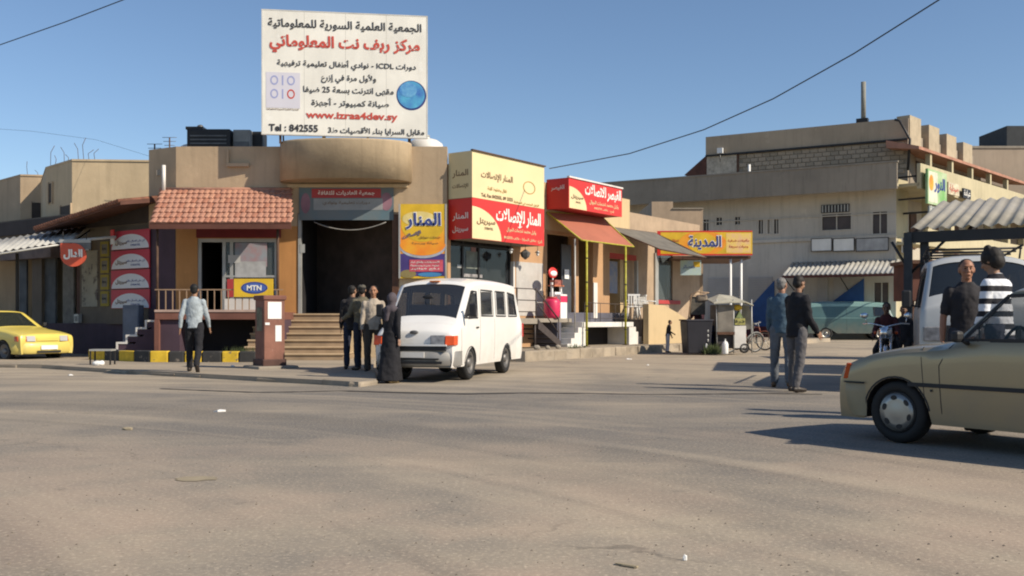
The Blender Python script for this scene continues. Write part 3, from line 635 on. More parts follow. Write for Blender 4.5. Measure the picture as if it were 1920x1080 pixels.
s2 = box_sign('shop_sign', 'large red box sign with white Arabic lettering and cream arc, below the cream box sign', 0, L1, z_b, z_m-.005, red_s, conc)
def quarter(t, x0, z0, r, rz_, y=-.853): # cream arc in the corner
    pts = [(x0, z0)]+[(x0+r*sin(a)*1.0, z0+rz_*cos(a)) for a in [pi/2*i/14 for i in range(15)]]
    MB().prism(pts, y-.003, y, 'y').build('emblem_ground', cream_s, t)
quarter(s2, .0, z_b+.01, 1.35, .88)
text('المنار للإتصالات', 2.22, z_m-.42, 2.25, wht_i, s2, y=-.858, height=.52, bold=.03)
text('سيريتل', .62, z_b+.5, .85, ink_b, s2, y=-.864, height=.2, bold=.02); text('SYRIATEL', .75, z_b+.32, .4, ink_b, s2, y=-.864, maxh=.07)
text('وكيل معتمد لخدمات الجوال', 2.35, z_b+.36, 1.5, cream_s, s2, y=-.858, maxh=.17); text('إزرع - مقابل السرايا - هاتف 842555', 2.45, z_b+.12, 1.95, cream_s, s2, y=-.858, maxh=.11)
for t, z, body in ((s1, z_t-.6, 'المنار'), (s1, z_t-.95, 'للإتصالات'), (s2, z_m-.5, 'المنار'), (s2, z_m-.85, 'سيريتل')):     # lettering of the narrow side faces
    o = text(body, -.42, z, .55, ink_b if t is s1 else wht_i, t, y=0, maxh=.22); o.rotation_euler = (0, 0, -pi/2); o.location = (-.004, -.86, 0)
x2, x3 = 4.94, 8.35; z2t, z2b = SZ(1068, 333, -.85), SZ(1068, 390, -.85)
s3 = box_sign('shop_sign', 'wide red box sign with white lettering and cream arc, above the orange awning', x2, x3, z2b, z2t, red_s, red_f)
MB().box(x2-.02, x3+.02, -.89, -.8, z2t, z2t+.05).build('top_edge', white_p, s3)
quarter(s3, x2+.03, z2b+.01, 1.05, .68)
text('القيصر للاتصالات', x2+2.15, z2t-.3, 2.35, wht_i, s3, y=-.858, height=.46, bold=.03); text('سيريتل', x2+.5, z2b+.38, .72, ink_b, s3, y=-.864, height=.15, bold=.02); text('SYRIATEL', x2+.55, z2b+.22, .3, ink_b, s3, y=-.864, maxh=.06)
text('وكيل معتمد لخدمات الجوال', x2+2.2, z2b+.3, 1.9, cream_s, s3, y=-.858, maxh=.15); text('إزرع - هاتف 842777', x2+2.2, z2b+.12, 1.3, cream_s, s3, y=-.858, maxh=.1)
o = text('القيصر', -.42, z2t-.3, .5, wht_i, s3, y=0, maxh=.2); o.rotation_euler = (0, 0, -pi/2); o.location = (x2-.004, -.86, 0)
# lamps hanging under the red sign
for i, px in enumerate((958, 985, 1008)):
    t = SF.thing('hanging_lamp', ('white lamp hanging under the red sign, nearest the van', 'dark star shaped lamp hanging under the red sign, middle of three', 'small white lamp under the outer end of the red sign')[i], 'lamp', SX(px, -.6), -.6, z_b-.02)
    MB().rod((0, 0, .03), (0, 0, -.14), .008, 5).build('cord', darker, t)
    if i == 1: MB().lathe([(.02, 0), (.16, -.1), (.12, -.22), (.02, -.3)], (0, 0, -.1), 'z', 6, False).build('shade', grey_m, t)
    else: MB().lathe([(.015, 0), (.09, -.06), (.03, -.08)], (0, 0, -.1), 'z', 14).build('shade', alu, t); MB().ell((0, 0, -.21), (.045, .045, .055)).build('bulb', white_cl, t)
# second shop
sc = thing('phone_shop', 'peach shop under the orange awning, with a tan upper wall', 'shop', SF.loc(), SF.t)
c0, c1 = 4.86, 10.46
d0a, d0b = SX(1055), SX(1112); e0, e1 = SX(1143), SX(1214)
ops = [(5.0, SX(1078), FZ, 3.9), (SX(1085), SX(1112), FZ, 3.9), (SX(1143), SX(1196), FZ, 3.5)]
wall_cells(MB(), c0, c1, .25, 4.0, ops, 0, .25).build('wall', peach, sc)
MB().box(c0, c1, 0, .25, 4.001, 5.50).build('upper_wall', tanw, sc)
MB().box(c1-.25, c1, .26, 6, .2, 5.5).box(c0, c1, 5.9, 6.1, .2, 5.5).box(c0, c1-.3, .3, 5.9, 5.1, 5.2).box(c0+.15, c1-.3, .3, 5.9, FZ-.1, FZ).build('rear_walls', tanw, sc)
MB().box(c0+.2, c1-.3, 2.5, 2.6, FZ, 5).build('inner_wall', M('dim_wall', (.09, .07, .06)), sc)
MB().box(SX(1112)+.001, SX(1119), -.03, -.001, FZ, SZ(1115, 530)).build('white_strip', white_p, sc)
MB().box(c0+.02, c1-.02, -.012, -.001, .3, FZ+.2).build('plinth', M('blue_grey_plinth', (.11, .11, .14), var=.15), sc)
MB().box(SX(1141), SX(1196), .06, .1, 3.3, 3.5).build('lintel', red_f, sc); MB().box(SX(1196)-.1, SX(1196), -.02, .1, FZ, 3.3).build('door_frame', alu, sc)
MB().box(SX(1143), SX(1160), .05, .09, FZ+.9, 3.2).build('poster', M('poster_blue', (.16, .2, .30), var=.3, scale=4, col2=(.3, .28, .26)), sc)
MB().box(SX(1058), SX(1066), -.02, -.001, FZ+1.3, SZ(1060, 505)).build('notice', white_cl, sc)
MB().box(SX(1054), SX(1072), .02, .06, FZ, 3.6).build('door_leaf', M('door_slate', (.06, .065, .075), rough=.4), sc)
# awning: orange cloth on a frame
def awning(label, x0, x1, d, zt0, zt1, zb0, zb1, mat, edge, x0b=None, x1b=None, frame_m=None):
    t = SF.thing('awning', label, 'awning', 0, 0, 0); x0b = x0 if x0b is None else x0b; x1b = x1 if x1b is None else x1b
    b = MB(); n = 10; m_ = 5; vs = []
    for k in (0, -.012):
        for i in range(n+1):
            for j in range(m_+1):
                u, v = i/n, j/m_; xa, xb = x0+(x0b-x0)*v, x1+(x1b-x1)*v; za, zc = zt0+(zb0-zt0)*v, zt1+(zb1-zt1)*v
                sag = -.05*sin(pi*v)*(.6+.4*sin(u*9))
                vs.append((xa+(xb-xa)*u, -.03-d*v, za+(zc-za)*u+sag+k))
    q = m_+1; fs = [(i*q+j, (i+1)*q+j, (i+1)*q+j+1, i*q+j+1) for i in range(n) for j in range(m_)]; off = (n+1)*q
    fs += [tuple(reversed([off+a for a in f_])) for f_ in fs]
    b.add(vs, fs, True); b.build('cloth', mat, t, sub=-1)
    fm = MB().rod((x0b, -.03-d, zb0-.02), (x1b, -.03-d, zb1-.02), .025).rod((x0, -.03, zt0-.02), (x0b, -.03-d, zb0-.02), .025).rod((x1, -.03, zt1-.02), (x1b, -.03-d, zb1-.02), .025).rod((x0, -.03, zt0-.02), (x1, -.03, zt1-.02), .025)
    fm.build('awning_frame', edge, t); return t
yel_pole = M('yellow_pole', (.46, .43, .04), rough=.5, var=.2, scale=9)
awning('orange cloth awning on yellow posts under the wide red sign', 4.94, 8.32, 1.30, SZ(1024, 397), SZ(1125, 409)+.1, SZ(1088, 449, -1.3), SZ(1189, 462, -1.3), M('orange_cloth', (.38, .13, .08), rough=.85, var=.08, scale=1.5), yel_pole)
awning('sagging dark grey canvas awning beside the orange one', 8.55, 12.4, 2.0, SZ(1160, 428), SZ(1238, 438), SZ(1200, 462, -2.0), SZ(1322, 482, -2.0), M('grey_canvas', (.17, .155, .13), rough=.9, var=.15), rust, x0b=8.9, x1b=12.6)
for i, px in enumerate((1100, 1173)):
    t = SF.thing('awning_post', ('tall yellow post holding the orange awning at its left end', 'tall yellow post holding the orange awning at its right end')[i], 'post', SX(px, -1.36), -1.36, P2)
    hgt = SZ(px, 452 if i == 0 else 462, -1.36)-P2
    MB().rod((0, 0, 0), (0, 0, hgt), .036, 8).build('post', yel_pole, t); MB().box(-.08, .08, -.08, .08, 0, .02).build('foot_plate', rust, t)
    for k in range(4): MB().rod((0, 0, .5+.75*k), (0, 0, .53+.75*k), .05, 8).build('band', darker, t)
for i, px in enumerate((1078,)):
    t = SF.thing('grey_post', 'thin grey pipe post between the pink barrel and yellow post', 'post', SX(px, -1.1), -1.1, P2); MB().rod((0, 0, 0), (0, 0, SZ(px, 448, -1.1)-P2), .03).build('pipe', alu, t); MB().box(-.05, .05, -.05, .05, 0, .02).build('foot_plate', rust, t)
# landings, stairs, railings
la = SF.thing('landing', 'raised concrete landing with dark steel railing and stair, next to the van', 'landing')
lx0, lx1, ld_ = .0, SX(1008, -1.35), -1.35
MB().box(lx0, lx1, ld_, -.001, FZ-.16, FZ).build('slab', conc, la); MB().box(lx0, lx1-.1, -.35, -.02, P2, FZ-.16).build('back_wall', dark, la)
st_m = M('dark_steel', (.07, .055, .05), rough=.6, var=.2, scale=6)
r_ = MB(); zr1 = SZ(972, 539, ld_)
for xx in (SX(972, ld_), lx1): r_.rod((xx, ld_+.05, FZ-.16), (xx, ld_+.05, zr1), .025)
xw0 = SX(972, ld_)
for k in range(3): r_.rod((lx0+.3, ld_+.05, zr1-.02-.33*k), (lx1, ld_+.05, zr1-.02-.33*k), .016)
r_.build('railing', st_m, la)
sx1 = SX(1050, ld_); r_ = MB()
for dy in (0, ): 
    r_.rod((lx1, ld_+.05, zr1-.02), (sx1, ld_+.05, P2+.85), .022).rod((lx1, ld_+.05, zr1-.4), (sx1, ld_+.05, P2+.45), .016).rod((sx1, ld_+.05, P2), (sx1, ld_+.05, P2+.86), .022)
r_.build('stair_rail', st_m, la)
n = 5
for i in range(n):
    xx = lx1+(sx1-lx1)*i/n; z_ = FZ-(FZ-P2)*(i+1)/(n+1)
    MB().box(xx+.01, xx+(sx1-lx1)/n+.03, ld_, -.5, z_-.04, z_).build('tread', st_m, la)
MB().hexa([(lx1, ld_-.03, FZ-.3), (sx1, ld_-.03, P2), (sx1, ld_, P2), (lx1, ld_, FZ-.3)], [(lx1, ld_-.03, FZ-.05), (sx1, ld_-.03, P2+.2), (sx1, ld_, P2+.2), (lx1, ld_, FZ-.05)]).build('stringer', st_m, la)
MB().rod((lx1-.05, ld_+.06, P2), (lx1-.05, ld_+.06, FZ-.16), .03).build('prop', st_m, la)
# pale platform with steps on both sides
pf = SF.thing('platform', 'white painted platform with steps at both ends under the orange awning', 'platform')
D2 = -1.25; a0, a1 = SX(1092, D2), SX(1188, D2); zt_ = SZ(1100, 604, D2)
MB().box(a0, a1, D2, -.001, zt_-.16, zt_).build('slab', white_p, pf, bevel=.01)
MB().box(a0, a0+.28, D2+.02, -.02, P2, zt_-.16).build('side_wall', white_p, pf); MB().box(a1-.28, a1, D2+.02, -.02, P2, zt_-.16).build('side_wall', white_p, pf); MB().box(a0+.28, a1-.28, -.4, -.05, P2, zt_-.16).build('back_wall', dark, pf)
for s_, e_ in ((a0, -1), (a1, 1)):
    n = 4
    for i in range(n):
        w1 = .21*(i+1); z_ = zt_-(zt_-P2)*(i+1)/(n+.6); x_ = s_+e_*.21*i
        MB().box(min(x_, x_+e_*.21), max(x_, x_+e_*.21), D2+.02, -.2, P2, z_).build('step', white_p, pf, bevel=.01)
MB().box(SX(1052, -.9), a0-.9, -.9, -.02, P2, FZ-.12).build('blue_plinth', M('blue_grey_plinth', (.11, .11, .14)), pf)
MB().box(lx1+.1, a0-.02, -.88, -.02, FZ-.12, FZ).build('walkway', conc, pf)
MB().box(a1+.9, 10.4, -1.1, -.02, P2, FZ-.02).build('walkway', M('grey_plinth', (.19, .17, .15), var=.15), pf)
rl = SF.thing('terrace_railing', 'curved dark railing along the white platform behind the yellow posts', 'railing'); r_ = MB()
q0, q1 = a0+.3, a1+1.2; zr_ = zt_+.62
r_.rod((q0, D2+.1, zr_), (q1, D2+.1, zr_-.05), .014); r_.rod((q0, D2+.1, zr_-.5), (q1, D2+.1, zr_-.5), .01); r_.build('rail', st_m, rl)
for i in range(14):
    if 3 < i < 6: continue
    xx = q0+(q1-q0)*i/13; MB().rod((xx, D2+.1, zt_), (xx, D2+.1, zr_), .009, 5).build('baluster', st_m, rl)
# goods by the phone shop door
rs = SF.thing('display_stand', 'orange framed display stand with a round red board on top', 'stand', SX(1043, -.55), -.55, FZ)
for dx in (-.25, .25):
    MB().box(dx-.03, dx+.03, -.03, .03, 0, 1.12).build('leg', white_cl, rs)
for k, z_ in enumerate((.25, .62, 1.0)): MB().box(-.28, .28, -.12, .12, z_, z_+.04).build('shelf', M('stand_orange', (.5, .16, .08)), rs); MB().box(-.22, .2, -.1, .1, z_+.042, z_+.2).build('goods', (M('goods_brown', (.25, .1, .06), var=.3, scale=12), white_cl, M('goods_rose', (.4, .13, .1), var=.3, scale=12))[k], rs)
MB().ell((-.2, 0, 1.42), (.26, .05, .17)).build('round_board', red_s, rs); MB().ell((-.2, -.03, 1.40), (.19, .04, .09)).build('emblem', white_cl, rs); MB().rod((-.2, 0, 1.0), (-.2, 0, 1.3), .02).build('stem', white_cl, rs)
pb = SF.thing('plastic_barrel', 'pink plastic barrel standing at the foot of the display stand', 'barrel', SX(1035, -.75), -.75, FZ)
MB().lathe([(0, 0), (.2, 0), (.24, .1), (.25, .5), (.2, .6), (0, .6)], (0, 0, 0), 'z', 20).build('body', pink, pb); MB().lathe([(0, .6), (.16, .6), (.16, .66), (0, .67)], (0, 0, 0), 'z', 16).build('lid', red_f, pb)
bx_ = SF.thing('cardboard_box', 'white box next to the pink barrel', 'box', SX(1050, -.7), -.7, FZ); MB().box(-.2, .2, -.15, .15, 0, .75).build('carton', white_cl, bx_); MB().box(-.2, .2, -.155, -.151, .5, .7).build('print', pink, bx_)
# plastic chairs on the walkway
def chair(label, x, d, z, rz):
    t = SF.thing('plastic_chair', label, 'chair', x, d, z, 'white plastic chairs on the walkway'); t.rotation_euler.z += rz
    MB().box(-.22, .22, -.22, .22, .42, .45).build('seat', white_cl, t, bevel=.01)
    for sx in (-1, 1):
        for sy in (-1, 1): MB().tube([(sx*.24, sy*.23, 0), (sx*.19, sy*.19, .43)], .022, 6).build('leg', white_cl, t)
    b = MB()
    for k in range(5): b.box(-.2+.09*k, -.16+.09*k, .19, .215, .45, .84)
    b.box(-.22, .22, .185, .22, .82, .88); b.build('backrest', white_cl, t)
    for sx in (-1, 1): MB().tube([(sx*.24, -.2, .44), (sx*.25, -.18, .64), (sx*.24, .2, .66)], .018, 6).build('arm', white_cl, t)
    return t
zc = FZ-.02
chair('white plastic chair nearest the right yellow post', SX(1186, -.6), -.6, zc, 2.3); chair('white plastic chair in the middle of the three on the walkway', SX(1200, -.6), -.62, zc, .4); chair('white plastic chair at the right end of the walkway', SX(1214, -.6), -.6, zc, 1.1)
# third and fourth buildings of the row
th = thing('shop_building', 'low tan building behind the orange and yellow sign', 'building', SF.loc(), SF.t)
m3 = M('pale_rose_wall', (.43, .32, .22), var=.08, streak=.4, fine=.1)
k0, k1 = 10.48, 17.0
wall_cells(MB(), k0, k1, .2, 4.1, [(SX(1237), SX(1272), 1.9, 3.7)], .25, .5).build('wall', m3, th); MB().box(k0, k1, .25, .5, 4.101, 5.1).build('upper_wall', m3, th)
MB().box(k1-.3, k1, .5, 6, .2, 5.1).box(k0, k1-.3, 5.7, 6, .2, 5.1).box(k0, k1-.3, .5, 5.7, 4.8, 4.9).box(k0+.2, k1-.4, 2, 2.1, .3, 4.5).build('rear_walls', dark, th)
MB().box(SX(1237), SX(1272), .3, .32, 1.9, 3.7).build('pane', glass_c, th); MB().box(SX(1234, .2), SX(1276, .2), .2, .25, 1.75, 1.9).build('sill', red_f, th)
MB().box(SX(1228, .2), SX(1234, .2), .18, .25, .4, 3.7).build('door_frame', alu, th)
lw = SF.thing('low_wall', 'curved beige low wall below the dark shop window', 'wall')
prf = [(SX(1216, -1.6), P2), (SX(1216, -1.6), SZ(1222, 570, -1.6)), (SX(1246, -1.6), SZ(1246, 573, -1.6)), (SX(1268, -1.6), SZ(1268, 585, -1.6)), (SX(1290, -1.6), SZ(1290, 600, -1.6)), (SX(1290, -1.6), P2)]
MB().prism(prf, -1.6, -1.4, 'y').build('body', tanw, lw)
FB = Frame(0, 39.5, 0)
b4 = thing('small_building', 'small pale rooftop block rising behind the orange and yellow sign', 'building', (0, 41.8, 0)); q0, q1 = (1222-960)/FPX*41.8, (1318-960)/FPX*41.8
MB().box(q0, q0+.9, 0, 4, .1, CH+222/FPX*41.8).box(q0+.9, q1, 0, 4, .1, CH+208/FPX*41.8).build('wall', m3, b4); MB().box(q0+.88, q1+.02, -.05, 4.02, CH+208/FPX*41.8, CH+210/FPX*41.8).build('coping', conc, b4)
MB().box(q0-.1, q0+1.2, -1.2, 0, 4.75, 4.85).build('ledge', conc, b4)
# orange and yellow sign on its porch
os_ = thing('shop_sign', 'long orange and yellow sign with blue lettering on two thin white posts', 'sign', ((1321-960)/FPX*38, 38, CH+122/FPX*38-.02), radians(-2))
hw = 177/FPX*38/2; hh = 46/FPX*38
panel('board', -hw, hw, 0, hh, 0, yel_s, os_, .06); disc(-hw*.05, hh*.5, hw*.5, hh*.495, -.06).build('print', org_s, os_); disc(-hw*.05, hh*.5, hw*.3, hh*.42, -.064).build('print', yel_s, os_)
panel('print', -hw, -hw*.93, 0, hh, -.061, red_s, os_, .003); panel('print', hw*.45, hw*.97, hh*.1, hh*.9, -.061, M('pale_peach', (.75, .48, .25), var=.25, scale=4, col2=(.8, .6, .1)), os_, .003)
panel('print', -hw, hw, 0, hh*.06, -.063, red_s, os_, .003); panel('print', -hw, hw, hh*.95, hh, -.063, red_s, os_, .003)
text('المدينة', 0, hh*.52, hw*.72, wht_i, os_, y=-.066, height=hh*.62, bold=.05); text('المدينة', 0, hh*.52, hw*.69, blue_i, os_, y=-.078, height=hh*.56, bold=.02)
text('مأكولات شرقية', hw*.71, hh*.6, hw*.45, red_i, os_, y=-.068, maxh=.13); text('وجبات سريعة', hw*.71, hh*.35, hw*.4, red_i, os_, y=-.068, maxh=.13); text('فطائر وبيتزا', -hw*.72, hh*.6, hw*.35, red_i, os_, y=-.068, maxh=.13)
pc = thing('sign_porch', 'flat brown porch roof on two thin white posts, carrying the orange and yellow sign', 'porch', (0, 38, 0))
qx0, qx1 = (1262-960)/FPX*38, (1408-960)/FPX*38; zq = CH+122/FPX*38-.14
MB().box(qx0, qx1, 0, 3.5, zq, zq+.10).build('roof_slab', wood, pc)
for px in (1371, 1391): xx = (px-960)/FPX*38; MB().rod((xx, .12, .1), (xx, .12, zq), .05, 8).build('post', white_cl, pc)
ls = thing('hanging_sign', 'small pale blue sign hanging below the orange and yellow one', 'sign', ((1295-960)/FPX*36.6, 36.6, CH+84/FPX*36.6), radians(-4))
panel('board', -.38, .38, 0, .55, 0, M('pale_blue_board', (.40, .52, .58), var=.15, scale=3, col2=(.5, .6, .45)), ls, .04); panel('print', .1, .34, .3, .5, -.041, yel_s, ls, .003); text('العصائر', -.08, .3, .45, blue_i, ls, y=-.045, maxh=.18)
for xx in (-.3, .3): MB().rod((xx, -.02, .55), (xx, -.02, .72), .01, 5).build('hanger', darker, ls)
ant = [(1108, 'small aerial on the roof above the red sign'), (1130, 'second small aerial on the roof above the red sign')]
for i, (px, lb) in enumerate(ant):
    t = SF.thing('aerial', lb+(' , nearer the van' if i == 0 else ', farther from the van'), 'antenna', SX(px, .6), .6, 5.2); t['label'] = t['label'].replace(' ,', ',')
    MB().rod((0, 0, 0), (0, 0, .75), .012, 5).build('mast', rust, t); MB().rod((-.15, 0, .6), (.15, 0, .65), .008, 5).build('rod', rust, t); MB().rod((-.1, 0, .45), (.12, 0, .5), .008, 5).build('rod', rust, t)
# ------------------------------------------------------------ left street
FL = Frame(-10.25, 28.0, -36)
LX, LZ = FL.x, FL.z
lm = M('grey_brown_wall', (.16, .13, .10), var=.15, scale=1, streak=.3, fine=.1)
ls_ = thing('left_shops', 'row of low shaded shops under white corrugated awnings at the left', 'building', FL.loc(), FL.t)
x_end = -15.0; zF = LZ(200, 600)
ops = [(LX(185)-.001, LX(165), zF, 3.6), (LX(150), LX(78), zF-.1, 3.5), (LX(60), LX(-40), zF-.3, 3.4), (LX(-60), LX(-190), zF-.3, 3.4)]
ops = [(min(o[:2]), max(o[:2]), o[2], o[3]) for o in ops]
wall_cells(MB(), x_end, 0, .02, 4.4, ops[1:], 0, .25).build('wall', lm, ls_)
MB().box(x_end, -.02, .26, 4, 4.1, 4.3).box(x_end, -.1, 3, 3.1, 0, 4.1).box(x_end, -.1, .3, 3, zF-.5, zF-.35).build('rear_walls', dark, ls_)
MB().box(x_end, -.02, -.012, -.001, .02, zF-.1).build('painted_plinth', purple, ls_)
for i, (a, c, mt) in enumerate(((150, 138, M('door_wood', (.11, .05, .035), var=.2)), (132, 112, M('curtain', (.20, .19, .17), var=.2, scale=5)), (98, 78, M('door_bluegrey', (.10, .11, .12), var=.2)), (30, 44, M('door_bluegrey', (.10, .11, .12), var=.2)))):
    MB().box(min(LX(a), LX(c)), max(LX(a), LX(c)), .1, .16, zF-.1, 3.4).build('door_leaf', mt, ls_)
MB().box(LX(155), LX(184), -.03, -.001, LZ(170, 575), LZ(170, 470)).build('white_poster_wall', M('torn_poster_wall', (.34, .32, .26), var=.15, scale=2, patch=((.12, .10, .09), 4, .55)), ls_)
MB().box(LX(20), LX(115), -.35, -.02, LZ(60, 487), LZ(60, 462)).build('fascia_board', M('dull_fascia', (.20, .15, .13), var=.25, scale=2), ls_)
MB().box(LX(118), LX(172), -.10, -.02, LZ(140, 472, 0), LZ(140, 455)).build('shelf_board', alu, ls_)
# stacked red and white posters
for k in range(4):
    za, zc_ = LZ(245, 578-37*k, -.15), LZ(245, 578-37*k-35, -.15)
    t = FL.thing('phone_poster', 'red and white phone poster, '+('lowest of the stack of four', 'second from the bottom of the stack of four', 'third from the bottom of the stack of four', 'topmost of the stack of four')[k], 'poster', (LX(210, -.15)+LX(282, -.15))/2, -.15, za, 'stacked red and white posters')
    hw = (LX(282, -.15)-LX(210, -.15))/2; hh = zc_-za
    panel('board', -hw, hw, 0, hh, 0, M('poster_red', (.45, .025, .05), rough=.5, var=.04), t, .03); disc(0, 0.01, hw*.97, hh*.78, -.03, a0=0, a1=180).build('print', M('poster_white', (.60, .62, .66), rough=.5, var=.03), t)
    text('سيريتل', -hw*.45, hh*.36, hw*.6, ink_b, t, y=-.036, maxh=hh*.28, bold=.03); text('كن على اتصال دائم', hw*.3, hh*.4, hw*.95, blue_i, t, y=-.036, maxh=hh*.16); text('SYRIATEL', hw*.3, hh*.2, hw*.5, blue_i, t, y=-.036, maxh=hh*.1)
MB().box(LX(206), LX(285), -.12, -.013, 1.0, LZ(245, 430)).build('poster_frame', lm, ls_)
fl_ = FL.thing('corner_flag', 'small red and white board fixed above the left edge of the stacked posters', 'sign', LX(211, -.3), -.3, LZ(211, 458, -.3)); MB().box(-.08, .08, -.02, .02, .18, .42).build('red_part', red_s, fl_); MB().box(-.08, .08, -.02, .02, 0, .179).build('white_part', white_cl, fl_)
for k in range(4):
    za, zc_ = LZ(197, 574-31*k, -.12), LZ(197, 574-31*k-28, -.12)
    t = FL.thing('yellow_notice', 'yellow edged notice left of the red posters, '+('lowest', 'second from the bottom', 'third from the bottom', 'topmost')[k]+' of four', 'notice', (LX(190, -.12)+LX(205, -.12))/2, -.12, za, 'column of yellow notices')
    hw = (LX(205, -.12)-LX(190, -.12))/2; panel('board', -hw, hw, 0, zc_-za, 0, M('dull_yellow', (.32, .25, .04), var=.1), t, .03); panel('sheet', -hw*.7, hw*.7, .08, zc_-za-.08, -.03, M('sheet_grey', (.22, .2, .16), var=.2, scale=6), t, .004); text('MTN', 0, (zc_-za)/2, hw*.9, ink, t, y=-.042)
# hanging round sign
rg = FL.thing('hanging_sign', 'round orange red sign with white lettering hanging under the corrugated awning', 'sign', LX(138, -1.4), -1.4, 0)
zc0 = LZ(138, 478, -1.4); sc_ = 1/FPX*FL.Y(138, -1.4)
rg.rotation_euler = (0, 0, 0)
disc(0, zc0, 24*sc_, 22*sc_, .02, .05).build('disc', M('coral', (.60, .10, .05), rough=.5, var=.05), rg); MB().box(-24*sc_, -6*sc_, -.027, .018, zc0+2*sc_, zc0+22*sc_).build('corner', MC['coral'], rg)
MB().box(-26*sc_, 32*sc_, -.02, .03, zc0+23*sc_, zc0+29*sc_).build('bracket', alu, rg); MB().box(-3*sc_, 32*sc_, -.01, .02, zc0+11*sc_, zc0+23*sc_).build('back_plate', grey_m, rg)
text('الدال', 0, zc0+1*sc_, 36*sc_, wht_i, rg, y=-.036, maxh=24*sc_, bold=.05)
for xx in (-20, 24): MB().rod((xx*sc_, 0, zc0+28*sc_), (xx*sc_, 0, zc0+44*sc_), .012, 5).build('hanger', darker, rg)
# corrugated awning sheets
aw2 = FL.thing('corrugated_awning', 'white corrugated metal awning sloping down at the left edge', 'awning', 0, 0, 0)
xa, xb = LX(110, -1.0), LX(205, -1.3)
yA, yB = -2.1, -.02
zA, zB = LZ(205, 440, -1.5), LZ(205, 436, -1.5)+.42
def corr_at(parent, x0, x1, y0, z0, y1, z1, mat, pitch=.16, amp=.022, name='sheet', dz=0.):
    n = max(1, round((x1-x0)/1.0)); wd = (x1-x0)/n
    for i in range(n):
        o = corrug(wd+.04, math.hypot(y1-y0, z1-z0), pitch, amp).build(name, mat, parent); o.location = (x0+wd*i, y0, z0+dz*i+rnd.uniform(-.004, .004)); o.rotation_euler = (math.atan2(z1-z0, y1-y0), -math.atan2(dz, wd), 0)
pA, pB = W(-220, 505, 27.2), W(132, 452, 27.9)
dA = Vector((pB.x-pA.x, pB.y-pA.y)); aw2.location = (pA.x, pA.y, 0); aw2.rotation_euler = (0, 0, math.atan2(dA.y, dA.x)); LA_ = dA.length
corr_at(aw2, 0, LA_, 0, pA.z, 2.1, pA.z+.62, corr_w, pitch=.2, amp=.03, dz=(pB.z-pA.z)/round(LA_))
MB().rod((0, -.02, pA.z-.06), (LA_, -.02, pB.z-.06), .03).build('edge_bar', alu, aw2); MB().rod((LA_, 0, pB.z), (LA_+1.15, .35, pB.z+.16), .045).build('side_bar', steel_w, aw2)
for k in range(4): MB().rod((LA_*k/3, 0, pA.z+(pB.z-pA.z)*k/3-.07), (LA_*k/3, 2.1, pA.z+(pB.z-pA.z)*k/3+.52), .025).build('strut', darker, aw2)
MB().box(0, .08, .05, .13, .05, pA.z-.06).build('post', darker, aw2); MB().box(LA_*.62, LA_*.62+.07, 1.2, 1.27, .05, pA.z+.55).build('post', darker, aw2)
# dark tiled eave above
ev = FL.thing('tiled_eave', 'dark weathered tile eave sloping along the left shops', 'roof', 0, 0, 0)
zE0, zE1 = LZ(288, 371, -.9), LZ(110, 425, -.9)
xE0, xE1 = .55, LX(90, -.9)
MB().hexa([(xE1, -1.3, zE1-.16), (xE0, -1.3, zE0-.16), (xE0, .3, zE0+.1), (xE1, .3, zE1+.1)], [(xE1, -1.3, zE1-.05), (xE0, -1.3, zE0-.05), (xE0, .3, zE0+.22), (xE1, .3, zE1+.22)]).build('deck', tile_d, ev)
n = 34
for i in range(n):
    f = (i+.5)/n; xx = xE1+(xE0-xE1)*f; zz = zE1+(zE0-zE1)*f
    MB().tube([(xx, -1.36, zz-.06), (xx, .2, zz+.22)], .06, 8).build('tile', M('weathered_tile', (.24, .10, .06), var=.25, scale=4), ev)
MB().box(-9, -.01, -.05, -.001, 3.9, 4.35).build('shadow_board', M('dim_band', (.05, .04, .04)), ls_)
# white zigzag stair
zs = thing('stair', 'dark stair with white painted zigzag edge beside the stacked posters', 'stair', (0, 26.2, 0)); n = 4
X0, X1 = (218-960)/FPX*26.2, (290-960)/FPX*26.2; Z0, Z1 = CH-55/FPX*26.2, CH-0/FPX*26.2; dx = (X1-X0)/n; dz = (Z1-Z0)/n
for i in range(n):
    x_ = X0+dx*i; z_ = Z0+dz*i
    MB().box(x_+.05, X1+.05, 0, 1.2, z_ if i else PZ, z_+dz-.05).build('step', purple, zs); MB().box(x_, x_+.05, -.02, 1.2, z_, z_+dz).build('white_riser', white_p, zs); MB().box(x_+.05, x_+dx+(.05 if i < n-1 else 0), -.02, 1.2, z_+dz-.05, z_+dz).build('white_tread', white_p, zs)
pr_ = [(X0+.05, PZ), (X1+.05, PZ)]+[(X1+.05, Z1-.06)]; MB().prism([(X0+.06, PZ), (X1+.04, PZ), (X1+.04, Z1-.1)], -.01, -.002, 'y').build('side_wall', purple, zs)
cbn = thing('metal_cabinet', 'grey metal cabinet behind the zigzag stair', 'cabinet', ((250-960)/FPX*27.5, 27.5, PZ)); MB().box(-.22, .22, -.2, .2, .0, 1.45).build('body', M('slate_cabinet', (.13, .15, .19), var=.12), cbn, bevel=.01); MB().box(-.19, .19, -.21, -.2, .1, 1.35).build('door', M('slate_door', (.15, .17, .21), var=.12), cbn)
